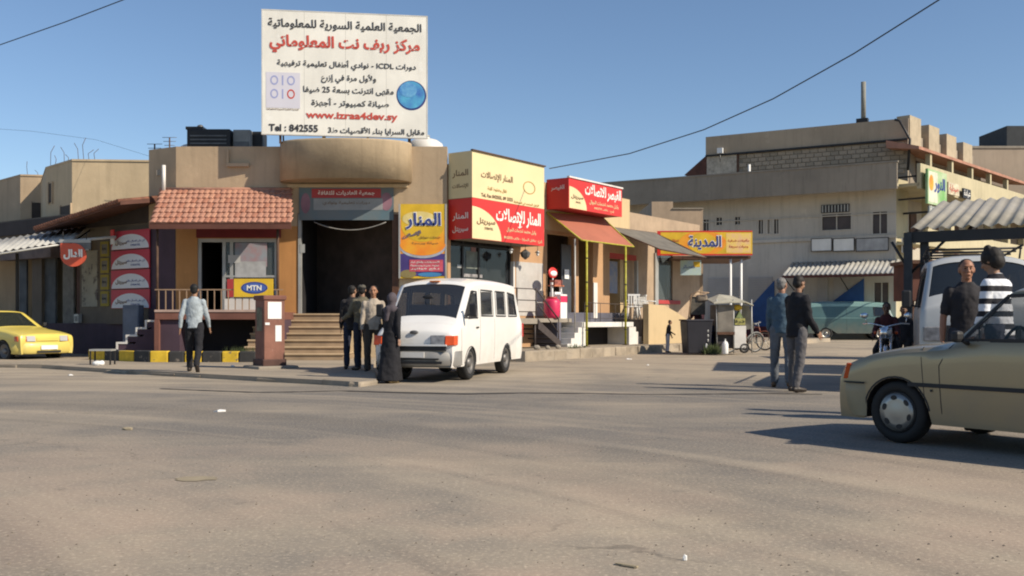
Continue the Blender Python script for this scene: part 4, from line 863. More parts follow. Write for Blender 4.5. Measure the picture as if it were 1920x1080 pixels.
# clutter near the taxi
wc = thing('white_crate', 'small dark stool with white bag lying under it, beside the striped kerb', 'stool', (G(198, 683, PZ).x, 22.9, PZ))
MB().box(-.25, .25, -.15, .15, .32, .36).build('seat', alu, wc); [MB().box(a-.015, a+.015, c-.015, c+.015, 0, .32).build('leg', darker, wc) for a in (-.23, .23) for c in (-.13, .13)]
bgp = thing('plastic_bag', 'white plastic bag on the pavement beside the small stool', 'bag', (G(192, 684, PZ).x, 22.55, PZ)); o = MB().ell((0, 0, .04), (.13, .08, .06)).ell((.08, .02, .05), (.07, .05, .06)).build('bag', white_cl, bgp, remesh=.012, folds=.03)
ubx = FL.thing('meter_box', 'small grey meter box on the left shop wall near the brown door', 'box', LX(146, -.1), -.1, LZ(146, 605)); MB().box(-.12, .12, -.06, .06, 0, .26).build('case', alu, ubx); MB().box(-.08, .08, -.065, -.06, .04, .2).build('cover', grey_m, ubx)
# stepped buildings further left
def stepped(label, pts, ztop, mat, Ys=None, extra=None):
    t = thing('house', label, 'house', (pts[0][0], pts[0][1], 0)); o = (pts[0][0], pts[0][1])
    P_ = [(a-o[0], c-o[1]) for a, c in pts]; MB().prism(P_, 0, ztop).build('wall', mat, t)
    n = len(P_); cen = (sum(p[0] for p in P_)/n, sum(p[1] for p in P_)/n); S = lambda k: [(cen[0]+(a-cen[0])*k, cen[1]+(c-cen[1])*k) for a, c in P_]
    MB().prism(S(1.008), ztop, ztop+.06).build('coping', mat, t)
    return t
def pxp(px, Y): return ((px-960)/FPX*Y, Y)
hB = CH+298/FPX*31; hC = CH+270/FPX*36; hD = CH+262/FPX*40
h1 = stepped('tan house with sunlit blank wall, directly left of the corner building', [pxp(135, 31), pxp(300, 31.2), pxp(300, 39), pxp(70, 39), pxp(86, 32.6)], hB, plaster_b)
h2 = stepped('lower tan house with a shaded window, second to the left of the corner building', [pxp(38, 36), pxp(100, 36.2), pxp(100, 44), pxp(-60, 44), pxp(-2, 37.5)], hC, plaster)
h3 = stepped('dull tan house at the far left edge', [pxp(-40, 41), pxp(30, 41.2), pxp(20, 50), pxp(-250, 50), pxp(-200, 42)], hD, plaster)
h4 = stepped('plain grey house beyond the left edge of the row', [pxp(-220, 38), pxp(-20, 39.5), pxp(-20, 46), pxp(-300, 46)], 4.4, plaster_g)
def win_on(t, px0, px1, py0, py1, Y, mat=darker, d=.04, base=None):
    o = t.location; x0, x1 = (px0-960)/FPX*Y, (px1-960)/FPX*Y; z0, z1 = CH-(py1-HOR)/FPX*Y, CH-(py0-HOR)/FPX*Y
    MB().box(x0-o.x, x1-o.x, Y-o.y-d, Y-o.y-.001, z0, z1).build('window', mat, t); MB().box(x0-o.x-.05, x1-o.x+.05, Y-o.y-d-.04, Y-o.y-.001, z0-.06, z0-.001).build('sill', conc, t)
win_on(h1, 150, 150, 0, 0, 31) if 0 else None
# dark windows of the shaded flanks
for t, a, c, px0, px1, py0, py1 in ((h1, pxp(86, 32.6), pxp(135, 31), 115, 134, 388, 413), (h1, pxp(86, 32.6), pxp(135, 31), 93, 99, 345, 380), (h2, pxp(38, 36), pxp(100, 36.2), 60, 85, 380, 425)):
    fr = Frame(a[0], a[1], math.degrees(math.atan2(c[1]-a[1], c[0]-a[0]))); o = t.location
    wv_ = fr.thing('window', None, None); wv_.parent = t; wv_.location = (a[0]-o.x, a[1]-o.y, 0)
    x0, x1 = fr.x(px0), fr.x(px1); z0, z1 = fr.z(px0, py1), fr.z(px0, py0)
    MB().box(x0, x1, -.03, -.001, z0, z1).build('pane', M('brown_pane', (.06, .045, .035)), wv_); MB().box(x0-.05, x0, -.05, -.001, z0-.05, z1+.05).box(x1, x1+.05, -.05, -.001, z0-.05, z1+.05).build('frame', plaster, wv_)
# rebar starter bars on the left roofs
k = 0
for px, Y, z0, hh_ in ((50, 36.8, hC, .8), (92, 32.5, hB, .9), (100, 32.4, hB, .5), (118, 31.8, hB, .7), (125, 31.7, hB, .4), (145, 31.3, hB, .75), (155, 31.3, hB, .95), (165, 31.3, hB, .5), (176, 31.4, hB, .55), (70, 36.7, hC, .4)):
    k += 1; t = thing('rebar', ('bent', 'tall', 'short', 'leaning', 'stubby', 'thin', 'tallest', 'crooked', 'low', 'single')[k-1]+' rusty steel bar sticking up from the left house roofs', 'rebar', (*pxp(px, Y), z0), 0, 'rusty starter bars on the left roofs')
    MB().tube([(0, .1, 0), (rnd.uniform(-.05, .05), .1, hh_*.6), (rnd.uniform(-.15, .15), .1, hh_*.85)], .009, 5).build('bar', rust, t)
# ------------------------------------------------------------ far building, its long face in shade
FF = Frame(6.6, 57.2, -29.5)
fx, fz = FF.x, FF.z
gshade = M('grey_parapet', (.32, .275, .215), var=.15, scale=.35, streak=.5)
fwall = M('far_pale_wall', (.54, .50, .43), var=.10, scale=.3, streak=.5)
fb = thing('long_building', 'long two storey pale building with overhanging parapet behind the teal van', 'building', FF.loc(), FF.t)
xc = fx(1680); zs_t, zs_b = fz(1600, 311, -1.2), fz(1600, 352, -1.2)
ground = .1
wins = [(fx(1540), fx(1597), fz(1540, 432), fz(1540, 403)), (fx(1635), fx(1665), fz(1650, 438), fz(1650, 397)), (fx(1342), fx(1355), fz(1348, 422), fz(1348, 408)), (fx(1377), fx(1389), fz(1380, 421), fz(1380, 407)), (fx(1421), fx(1432), fz(1430, 438), fz(1430, 411)), (fx(1438), fx(1445), fz(1440, 438), fz(1440, 411)), (fx(1450), fx(1461), fz(1455, 438), fz(1455, 411)), (fx(1318), fx(1330), fz(1322, 436), fz(1322, 412)), (fx(1638), fx(1668), ground+.1, fz(1640, 530))]
wall_cells(MB(), -1, xc, ground, zs_t-.6, wins, 0, .3).build('wall', fwall, fb)
for w_ in wins:
    wf_ = MB().box(w_[0], w_[1], .12, .16, w_[2], w_[3]).build('window', M('far_window', (.07, .05, .045), rough=.3, var=.15), fb)
    MB().box(w_[0]-.05, w_[0]+.04, -.02, .1, w_[2], w_[3]).box(w_[1]-.04, w_[1]+.05, -.02, .1, w_[2], w_[3]).box((w_[0]+w_[1])/2-.03, (w_[0]+w_[1])/2+.03, .06, .1, w_[2], w_[3]).box(w_[0]-.06, w_[1]+.06, -.03, .1, w_[2]-.06, w_[2]).build('frame', fwall, wf_)
MB().box(fx(1540), fx(1593), -.06, -.001, fz(1540, 400), fz(1540, 385)).build('grille', darker, fb)
for i in range(9): xx = fx(1540)+(fx(1593)-fx(1540))*(i+.5)/9; MB().box(xx-.03, xx+.03, -.09, -.061, fz(1540, 399), fz(1540, 386)).build('grille_bar', alu, fb)
MB().box(-3, xc+.2, -1.3, 0, zs_b-.001, zs_b+.12).build('overhang', cream, fb)
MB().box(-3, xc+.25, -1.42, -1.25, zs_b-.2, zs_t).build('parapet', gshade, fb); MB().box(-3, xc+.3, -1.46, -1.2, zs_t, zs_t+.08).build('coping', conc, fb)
MB().box(-.5, xc+.02, -.12, -.001, fz(1600, 449), fz(1600, 443)).build('ledge', fwall, fb)
MB().box(-.5, xc+.02, -.06, -.001, fz(1600, 404), fz(1600, 402)).build('ledge', fwall, fb)
MB().box(-3, xc, .3, 12, zs_t-1, zs_t-.8).build('roof', conc, fb)
# lower floor: roller doors
xd = [fx(v) for v in (1330, 1398, 1452, 1560, 1622)]
for a, c in ((fx(1325), fx(1395)), (fx(1400), fx(1452)), (fx(1530), fx(1556)), (fx(1560), fx(1625))):
    top_ = fz(1500, 517); rd = MB(); n = 26
    for i in range(n): z_ = ground+.1+(top_-ground-.1)*i/n; rd.box(a+.1, c-.1, -.06, -.005, z_, z_+(top_-ground)/n*.8)
    o = rd.build('roller_door', M('roller_grey', (.44, .42, .39), var=.1, scale=.5, streak=.2), fb); o['kind'] = 'stuff'
bluep = M('blue_paint', (.015, .07, .22), rough=.6, var=.12)
for pts in ([(1398, 612), (1398, 585), (1452, 526), (1452, 612)], [(1560, 566), (1620, 522), (1620, 600), (1560, 600)]):
    MB().prism([(fx(a, -.07), fz(a, c, -.07)) for a, c in pts], -.10, -.065, 'y').build('painted_triangle', bluep, fb)
MB().box(fx(1396), fx(1456), -.12, -.005, ground, fz(1430, 612)).build('red_plinth', M('dark_red_plinth', (.10, .02, .025), var=.15), fb)
for i, (a, c) in enumerate(((1523, 1560), (1564, 1602), (1607, 1666))):
    t = FF.thing('blank_sign', ('plain white sign board, leftmost of three in a row above the far awning', 'plain white sign board, middle of three above the far awning', 'wide pale sign board, rightmost of three above the far awning')[i], 'sign', fx(a), -.1, fz(a, 471))
    wd = fx(c)-fx(a); panel('board', 0, wd, 0, .62, 0, board_w if i < 2 else M('board_grey', (.42, .42, .41), streak=.3), t, .05); f_ = MB().box(0, wd, -.07, 0, -.03, 0).box(0, wd, -.07, 0, .62, .65).box(-.03, 0, -.07, 0, -.03, .65).box(wd, wd+.03, -.07, 0, -.03, .65).build('frame', darker, t)
caw = FF.thing('corrugated_awning', 'pale corrugated awning on the long building above the teal van', 'awning', 0, 0, 0)
ya, za, zc_ = -2.2, fz(1580, 514, -2.2), fz(1600, 489, -.02)
x0, x1 = fx(1466, -2.2), fx(1688, -2.2)
corr_at(caw, x0, x1, -2.2, za, -.02, zc_, corr_w, pitch=.24, amp=.04)
MB().box(x0, x1, -2.22, -2.15, za-.14, za-.02).build('edge_beam', M('red_beam', (.10, .035, .03)), caw)
for xx in (x0+.1, (x0+x1)/2, x1-.1): MB().rod((xx, -2.15, za-.1), (xx, -.03, za-.7), .03).build('bracket', darker, caw)
# lit flank of the long building, going away from its right corner
FR = Frame(FF.loc(xc)[0], FF.loc(xc)[1], 47)
rx, rz = FR.x, FR.z
fk = thing('long_building_flank', 'sunlit cream side of the long building with deep balconies and small signs', 'building', FR.loc(), FR.t)
zfl = [ground+.1, fz(1680, 455), fz(1680, 356)]
LN = 22
MB().box(0.0, 1.6, 0.02, .4, ground, zs_t-.6).build('corner_wall', cream, fk)
for k in range(6):
    xx = 1.6+k*3.4
    MB().box(xx+2.9, xx+3.4, .02, .4, ground, zs_t-.6).build('pier', cream, fk); MB().box(xx, xx+2.9, 1.5, 1.6, ground, zs_t-.6).build('recess_wall', fwall, fk)
    MB().box(xx+.6, xx+1.5, 1.42, 1.49, zfl[1]+.1, zfl[1]+2.1).build('door', wood, fk)
MB().box(0, LN, -1.0, .019, zfl[1]-.12, zfl[1]+.0).build('balcony_slab', cream, fk); MB().box(1.6, LN, -1.0, -.88, zfl[1], zfl[1]+.75).build('balcony_wall', cream, fk)
MB().box(-.2, LN, -1.25, 1.6, zs_b, zs_b+.15).build('overhang', cream, fk); MB().box(-.2, LN, -1.30, -1.12, zs_b-.15, zs_t).build('parapet', cream, fk)
gs = FR.thing('shop_sign', 'green and white sign with dark lettering at the corner of the long building', 'sign', 0, 0, 0)
zt1, zb1 = fz(1684, 322, 0), fz(1684, 386, 0); yk = -1.5
panel('board', -.1, 2.5, zb1, zt1, yk, M('green_print', (.16, .38, .12), var=.3, scale=1, col2=(.45, .52, .35)), gs, .12); panel('print', 0.0, 1.2, zb1+.1, zt1-.1, yk-.12, M('white_print', (.62, .62, .5), var=.1), gs, .005)
disc(.35, (zt1+zb1)/2+.2, .3, .4, yk-.126).build('print', org_s, gs); text('النور', 1.5, (zt1+zb1)/2+.15, 1.5, blue_i, gs, y=yk-.13, maxh=.8, bold=.04)
for z_ in (zb1+.3, zt1-.3): MB().box(.3, .4, yk, 0, z_, z_+.08).build('bracket', darker, gs)
for i, (a, c, e, g_, mt, lb, tx) in enumerate(((3.0, 4.6, 334, 362, M('red_cream_print', (.62, .55, .4), var=.2), 'small cream and red sign on the sunlit side, beside the green sign', 'صيدلية'), (5.2, 6.4, 338, 362, darker, 'small black sign on the sunlit side, farther than the cream one', 'عيادة'), (.35, 1.5, 388, 402, M('grey_print', (.3, .33, .33)), 'small grey sign below the green sign', 'مكتبة'))):
    t = FR.thing('small_sign', lb, 'sign', 0, 0, 0); z0, z1 = fz(1690, g_ if i == 2 else 372), fz(1690, e)
    panel('board', a, c, z0+.4*(i < 2), z1, -1.45, mt, t, .08); text(tx, (a+c)/2, (z0+.4*(i < 2)+z1)/2, (c-a)*.8, red_i if i == 0 else wht_i, t, y=-1.54, maxh=.4); MB().box((a+c)/2, (a+c)/2+.06, -1.45, 0, z1-.3, z1-.2).build('bracket', darker, t)
ws = FR.thing('wall_sign', 'upright white and red sign low on the corner of the long building', 'sign', 0, 0, 0); z0, z1 = fz(1670, 474), fz(1670, 446); panel('board', .2, 1.1, z0, z1, -.2, white_p, ws, .06); panel('print', .7, 1.05, z0+.3, z1-.05, -.261, red_f, ws, .004); panel('frame', .2, .3, z0, z1, -.262, darker, ws, .01)
# pipes on the facade ledge
for px, hh_ in ((1404, .95), (1396, .3)):
    pass
up = thing('upper_storey', 'bare concrete block storey set back on top of the long building', 'building', FF.loc(0, 2.2), FF.t)
FU = Frame(*FF.loc(0, 2.2)[:2], -29.5); ux, uz = FU.x, FU.z
u0, u1 = ux(1326), ux(1702); uzb, uzm, uzt = zs_t-1, uz(1500, 278), uz(1500, 241)
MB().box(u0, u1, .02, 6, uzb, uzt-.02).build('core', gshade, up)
MB().box(u0-.05, u1+.05, -.12, .018, uzm, uzt).build('parapet_band', M('beige_band', (.44, .35, .25), var=.12, scale=.4, streak=.4), up)
MB().box(u0-.05, u1, -.2, -.121, uzm-.06, uzm+.03).build('cable_ledge', darker, up)
blkm = M('concrete_block', (.42, .345, .26), var=.15, scale=3, fine=.15); blk2 = M('concrete_block_b', (.34, .285, .215), var=.15, scale=3, fine=.15)
rowsb = 7; hb = (uzm-.07-(uzm-1.75))/rowsb; lb_ = .44; nb = int((u1-u0-1.9)/lb_); z00 = uzm-.07-rowsb*hb
ref = MB().box(0, lb_-.03, -.05, .0, 0, hb-.03).build('block', blkm, up); ref2 = ref.data.copy(); ref2.materials[0] = blk2; first = True
for r in range(rowsb):
    for c in range(nb):
        if rnd.random() < .012: continue
        o = ref if first else dup(ref, 'block', up); first = False; o.location = (u0+1.9+c*lb_+(.22 if r % 2 else 0), .0+rnd.uniform(-.012, .012), z00+r*hb)
        if rnd.random() < .4: o.data = ref2
MB().box(u0, u0+1.75, -.08, .0, z00-.3, uzm-.07).build('pilaster', M('speckled_plaster', (.52, .46, .37), var=.2, scale=6), up)
MB().box(u0+1.78, u0+1.86, -.1, .0, z00-.3, uzm+.2).build('drain_pipe', wood, up)
# chimney pipe on top
cp = FU.thing('chimney_pipe', 'tall thin grey pipe standing on the upper storey roof', 'pipe', ux(1619, 1), 1, uzt-.05); MB().rod((0, 0, .3), (0, 0, uz(1619, 152, 1)-uzt), .13, 10).build('pipe', M('pipe_grey', (.25, .25, .22)), cp); MB().box(-.35, .25, -.2, .2, 0, .45).build('base', darker, cp)
# right flank with tall fins
fn = thing('finned_storey', 'sunlit upper flank with tall beige fins above a red tiled edge', 'building', FR.loc(), FR.t)
zt2 = uzt+.2; MB().box(2.5, 16, 1.0, 6, zs_t-.4, uzm+.1).build('wall', fwall, fn)
for k in range(4):
    x_ = 2.6+k*2.7; MB().box(x_, x_+1.55, .3, 1.0, uzm-.4, zt2+.05-.12*k).build('fin', M('fin_plaster', (.44, .37, .26), var=.1, streak=.3), fn); MB().box(x_+1.6, x_+2.66, .6, 1.0, uzm-.4, zt2-.8).build('fin_panel', gshade, fn)
MB().hexa([(1.2, -.7, uzm-.75), (20, -.7, uzm-.75), (20, 1.0, uzm-.5), (1.2, 1.0, uzm-.5)], [(1.2, -.7, uzm-.6), (20, -.7, uzm-.6), (20, 1.0, uzm-.1), (1.2, 1.0, uzm-.1)]).build('tiled_edge', tile_m, fn)
for k in range(5): MB().box(3+k*3.2, 3.25+k*3.2, -.6, -.35, zs_t, uzm-.75).build('pier', cream, fn)
MB().box(2.5, 20, .95, .99, zs_t-.3, uzm-.7).build('glazing', M('brown_glazing', (.10, .08, .07), var=.2), fn)
re_ = FU.thing('tiled_eave', 'small dark red hipped eave at the left end of the upper storey', 'roof', 0, 0, 0)
MB().add([(u0, .0, uzm-1.25), (u0-1.5, .3, uzm-.95), (u0, 3, uzm-1.25), (u0, .02, uzm+.1), (u0, 3, uzm+.1), (u0-1.5, 2.8, uzm-.95)], [(0, 1, 3), (1, 5, 4, 3), (0, 2, 5, 1), (2, 4, 5), (0, 3, 4, 2)]).build('deck', tile_d, re_)
# vent pipes and boxes in front of the block wall
for px, hgt, lb in ((1405, 1.0, 'white upright vent pipe on the ledge before the block wall'), (1399, .35, 'short white stub next to the upright vent pipe')):
    t = FF.thing('vent_pipe', lb, 'pipe', fx(px, .5), .5, zs_t-.75); MB().rod((0, 0, 0), (0, 0, hgt+.5), .07, 8).build('pipe', white_cl, t); MB().box(-.12, .12, -.12, .12, 0, .1).build('base', white_cl, t)
lmp = FU.thing('white_box', 'small white box lamp at the left end of the dark cable ledge', 'lamp', ux(1351, -.2), -.25, uzm+.05); MB().box(-.16, .16, -.1, .1, 0, .3).build('case', white_cl, lmp); MB().rod((0, 0, -.5), (0, 0, 0), .03).build('stem', grey_m, lmp)
pq = FU.thing('leaning_poles', 'dark pole leaning against the corner of the upper storey', 'pole', ux(1710, -.5), -.5, zs_t); MB().tube([(-.2, 0, 0), (-.1, 0, 1.6), (-.6, 0, 2.6), (-.85, 0, uz(1706, 225)-zs_t)], .07, 6).build('pole', darker, pq)
# these upper and side volumes belong to the long building: parts of it
for o_ in (fk, up, fn, re_):
    mw = Matrix.Translation(fb.location) @ fb.rotation_euler.to_matrix().to_4x4()
    o_.parent = fb; o_.matrix_parent_inverse = mw.inverted()
    for k_ in ('label', 'category', 'group'):
        if k_ in o_: del o_[k_]
fk.name = 'side_wing'; fn.name = 'upper_flank'; fb['label'] = 'long two storey pale building with a block upper storey behind the teal van'
# distant beige building right edge
fa = thing('distant_building', 'plain beige building far off at the right edge', 'building', (0, 66, 0)); q0, q1 = (1800-960)/FPX*66, (2060-960)/FPX*66; zt3 = CH+322/FPX*66
MB().box(q0, q1, 0, 8, 0, zt3).build('wall', M('distant_beige', (.40, .32, .24), var=.1, scale=.3, streak=.3), fa); MB().box(q0-.05, q1, -.06, 8, zt3, zt3+.15).build('coping', conc, fa); MB().box((1902-960)/FPX*66, q1, 1, 5, zt3+.15, zt3+1.7).build('roof_hut', M('dark_hut', (.04, .045, .05)), fa)
for k in range(3): MB().box(q0+2+3*k, q0+3+3*k, -.03, -.001, zt3-4.5, zt3-3.2).build('window', darker, fa)
pt2 = thing('garden_wall', 'low pale wall closing the street beyond the long building', 'wall', (0, 72, 0)); MB().box(-60, 20, 0, .4, 0, 3.0).build('wall', fwall, pt2); MB().box(-60, 20, -.03, .43, 3.0, 3.1).build('coping', conc, pt2)
# ------------------------------------------------------------ corrugated shelter at the right
x0 = (1706-960)/FPX*20; z0 = CH+171/FPX*20; zq = z0+1.0
sh = thing('shelter', 'corrugated metal shelter on dark posts over the white van at the right', 'shelter', (x0, 20, 0), radians(-31))
for i in range(8):
    o = corrug(1.06, math.hypot(4.4, zq-z0), .26, .035).build('sheet', M('shelter_sheet', (.42, .385, .31), rough=.5, var=.12, scale=1.2, streak=.35), sh); o.location = (1.02*i, 0, z0+rnd.uniform(-.005, .005)); o.rotation_euler = (math.atan2(zq-z0, 4.4), 0, 0)
MB().box(-.05, 8.1, .05, .15, z0-.28, z0-.06).build('front_beam', darker, sh); MB().box(-.05, 8.1, 4.1, 4.2, zq-.35, zq-.15).build('rear_beam', darker, sh)
for k in range(9):
    MB().hexa([(.05+k, .1, z0-.14), (.13+k, .1, z0-.14), (.13+k, 4.2, zq-.22), (.05+k, 4.2, zq-.22)], [(.05+k, .1, z0-.05), (.13+k, .1, z0-.05), (.13+k, 4.2, zq-.12), (.05+k, 4.2, zq-.12)]).build('rafter', wood, sh)
for (a, c) in ((-.12, .0), (.16, .2), (7.8, .0), (3.2, 4.1), (7.8, 4.1)): MB().box(a, a+.15, c, c+.15, 0, z0-.07 if c < 1 else zq-.36).build('post', M('post_slate', (.05, .055, .06), var=.2), sh)
MB().rod((0, .1, z0-.9), (.7, .1, z0-.2), .03).rod((0, .1, z0-.9), (-.35, .0, z0-.25), .03).build('brace', darker, sh)
kb = thing('brown_stall', 'brown boarded stall behind the white van under the shelter', 'stall', ((1738-960)/FPX*27, 27, .05))
MB().box(-.45, 1.4, 0, 1.2, 1.6, 2.6).build('boards', M('stall_brown', (.13, .05, .035), var=.2, scale=2), kb); MB().box(-.55, 1.5, -.25, 1.2, 2.6, 2.7).build('top', wood, kb); [MB().box(a, a+.1, .1, .2, 0, 1.6).build('leg', wood, kb) for a in (-.4, 1.25)]; MB().box(-.5, 1.2, .2, 1, .5, .95).build('shelf', alu, kb)
# overhead wires
def wire(label, pts, r=.014):
    t = thing('overhead_wire', label, 'wire', pts[0]); MB().tube([Vector(p)-Vector(pts[0]) for p in pts], r, 5).build('wire', darker, t)
key = [((1850, -70), 17), ((1760, 0), 18), ((1600, 101), 20), ((1450, 185), 22), ((1320, 243), 24), ((1180, 288), 26), ((1030, 316), 28.6)]
wire('long sagging black wire crossing the sky from the upper right to the red sign', [W(*p, Y) for p, Y in key])
wire('thin wire across the upper left corner of the sky', [W(*p, Y) for p, Y in (((300, -30), 18), ((230, 0), 18.5), ((120, 42), 19.5), ((0, 84), 20.5), ((-100, 116), 21.3))], .010)
wire('thin slack wire running to the left house roofs', [W(*p, Y) for p, Y in (((-60, 238), 30), ((60, 246), 30.5), ((180, 262), 31), ((290, 296), 28.6))], .004)
# ------------------------------------------------------------ vehicles: a shell of cross sections, heading local +x
def catmull(K, t):
    n = len(K)-1; i = min(int(t), n-1); f = t-i
    p0, p1, p2, p3 = K[max(i-1, 0)], K[i], K[i+1], K[min(i+2, n)]
    return [.5*((2*b)+(-a+c)*f+(2*a-5*b+4*c-d)*f*f+(-a+3*b-3*c+d)*f**3) for a, b, c, d in zip(p0, p1, p2, p3)]
class Shell:
    # keys: (x top, z top, x bottom, z belt, half width, half width at roof); arches: (x, radius)
    def __init__(s, keys, zs, arches, sub=6, NL=8, NU=9, NT=9, sharp=(), roundz=.06, tumble=1., bulge=.05):
        s.NL, s.NU, s.NT = NL, NU, NT; s.rings = []; s.zs = zs; s.T = []
        for i in range(len(keys)-1):
            for k in range(sub): s.T.append(i+k/sub)
        s.T.append(len(keys)-1)
        for t in s.T:
            i = min(int(t), len(keys)-2); f = t-i
            lin = [a+(b-a)*f for a, b in zip(keys[i], keys[i+1])]
            cm = catmull(keys, t); q = lin if i in sharp else [a*.35+b*.65 for a, b in zip(lin, cm)]
            xt, zt, xb, zb, w_, wt = q; zb = min(zb, zt-.05)
            z0 = zs
            for ax, ar in arches:
                if abs(xb-ax) < ar: z0 = max(z0, .0+math.sqrt(ar*ar-(xb-ax)**2)+.27)
            z0 = min(z0, zb-.05); R = []
            def X(z): return xb+(xt-xb)*max(0, min(1, (z-zs)/max(.05, zt-zs)))
            for j in range(NL+1):
                z = z0+(zb-z0)*j/NL; v = (z-zs)/max(.05, zb-zs); R.append(Vector((X(z), w_*(1-bulge*(1-v)**2.2-.02*v*v), z)))
            rz_ = min(roundz, (zt-zb)*.6); ze = zt-rz_
            for j in range(1, NU+1):
                v = j/NU; z = zb+(ze-zb)*v; R.append(Vector((X(z), w_*.98+(wt-w_*.98)*v**tumble, z)))
            for j in range(1, NT+1):
                v = j/NT; a = v*pi/2; y = wt*(1-v); z = ze+rz_*(1-(1-v)**3.2); R.append(Vector((X(z), y, z)))
            s.rings.append(R)
        s.n = len(s.rings[0])
    def quads(s, keep):
        out = []
        for i in range(len(s.rings)-1):
            for j in range(s.n-1):
                q = [s.rings[i][j], s.rings[i+1][j], s.rings[i+1][j+1], s.rings[i][j+1]]
                if keep(i, j, sum(q, Vector())/4): out.append(q)
        return out
    def mesh(s, quads, off=0., both=True, sides=(1, -1)):
        b = MB()
        for sg in sides:
            for q in quads:
                n = (q[1]-q[0]).cross(q[3]-q[0]); n = n.normalized() if n.length > 1e-9 else Vector((0, 1, 0))
                if n.y < 0 and abs(n.y) > .3: n = -n
                if n.z < 0 and abs(n.y) <= .3: n = -n
                v = [Vector((p.x+n.x*off, (p.y+n.y*off)*sg, p.z+n.z*off)) for p in q]; b.add(v if sg > 0 else v[::-1], [(0, 1, 2, 3)], True)
        return b
    def side_y(s, x, z):
        best = None
        c = sorted(((p.x-x)**2+(p.z-z)**2, p.y) for R in s.rings for p in R[:s.NL+s.NU+1])[:4]
        ws = [1/(d+1e-5) for d, _ in c]; return sum(w_*y for w_, (_, y) in zip(ws, c))/sum(ws)
    def strip(s, pts, wd, mat, name, parent, off=.004, closed=False, sides=(1, -1), step=.05, thick=.012):
        P = [Vector((a, 0, c)) for a, c in pts]; P = P+[P[0]] if closed else P; Q = []
        for a, c in zip(P, P[1:]):
            n = max(1, int((c-a).length/step)); Q += [a.lerp(c, k/n) for k in range(n)]
        Q.append(P[-1])
        for sg in sides:
            b = MB(); vs = []
            for i, p in enumerate(Q):
                a = Q[max(i-1, 0)] if not closed or i else Q[-2]; c = Q[min(i+1, len(Q)-1)] if not closed or i < len(Q)-1 else Q[1]
                d = (c-a).normalized(); e = Vector((-d.z, 0, d.x))*wd/2; y = s.side_y(p.x, p.z)
                for q in (p+e, p-e):
                    vs += [(q.x, (y+off)*sg, q.z), (q.x, (y+off-thick)*sg, q.z)]
            fs = []
            for i in range(len(Q)-1):
                k = 4*i; fs += [(k, k+4, k+6, k+2), (k, k+1, k+5, k+4), (k+2, k+6, k+7, k+3)]
            b.add(vs, fs).build(name, mat, parent, sub=-1)
def inpoly(x, z, P):
    r = False
    for i in range(len(P)):
        (a, b_), (c, d) = P[i], P[i-1]
        if (b_ > z) != (d > z) and x < (c-a)*(z-b_)/(d-b_)+a: r = not r
    return r
def wheel(parent, x, y, r, wd, style='cap', rimc=None):
    w_ = bpy.data.objects.new('wheel', None); COL.objects.link(w_); w_.parent = parent; w_.location = (x, y, r)
    if y < 0: w_.rotation_euler = (0, 0, pi)
    h = wd/2; rr = r*.66
    MB().lathe([(rr, -h), (r-.02, -h), (r-.005, -h+.03), (r, -h+.05), (r, h-.05), (r-.005, h-.03), (r-.02, h), (rr+.02, h+.004), (rr, h-.015)], (0, 0, 0), 'y', 36).build('tyre', black_r, w_)
    rm = rimc or M('wheel_silver', (.38, .37, .34), rough=.35, metal=.7, var=.1)
    MB().lathe([(rr, -h*.8), (rr, h-.01), (rr-.015, h-.002), (rr-.03, h-.03), (rr*.5, h-.06), (0, h-.06)], (0, 0, 0), 'y', 36).build('rim', darker if style == 'cap' else rm, w_)
    if style == 'cap':      # hub cap with six openings
        MB().lathe([(rr-.012, h-.02), (rr-.02, h+.002), (rr*.9, h+.006), (rr*.6, h+.002), (rr*.3, h+.010), (0, h+.012)], (0, 0, 0), 'y', 40).build('hub_cap', rm, w_)
        for k in range(6):
            a = 2*pi*(k+.3)/6; c_, s_ = cos(a), sin(a); pts = []
            for q in range(12):
                u, v = rr*.70+rr*.115*cos(2*pi*q/12), rr*.17*sin(2*pi*q/12); pts.append((u*c_-v*s_, u*s_+v*c_))
            MB().prism(pts, h-.004, h+.0065, 'y').build('vent_hole', darker, w_)
    else:
        MB().lathe([(rr*.42, h-.05), (rr*.36, h-.01), (rr*.2, h), (0, h)], (0, 0, 0), 'y', 20).build('hub_cap', rm, w_)
        b = MB()
        for k in range(8): a = 2*pi*k/8; b.lathe([(0, h-.050), (.016, h-.050), (.016, h-.056), (0, h-.056)], (rr*.68*cos(a), .0, rr*.68*sin(a)), 'y', 8)
        b.build('rim_hole', darker, w_)
    return w_
trim = M('black_trim', (.02, .02, .022), rough=.6, var=.05)
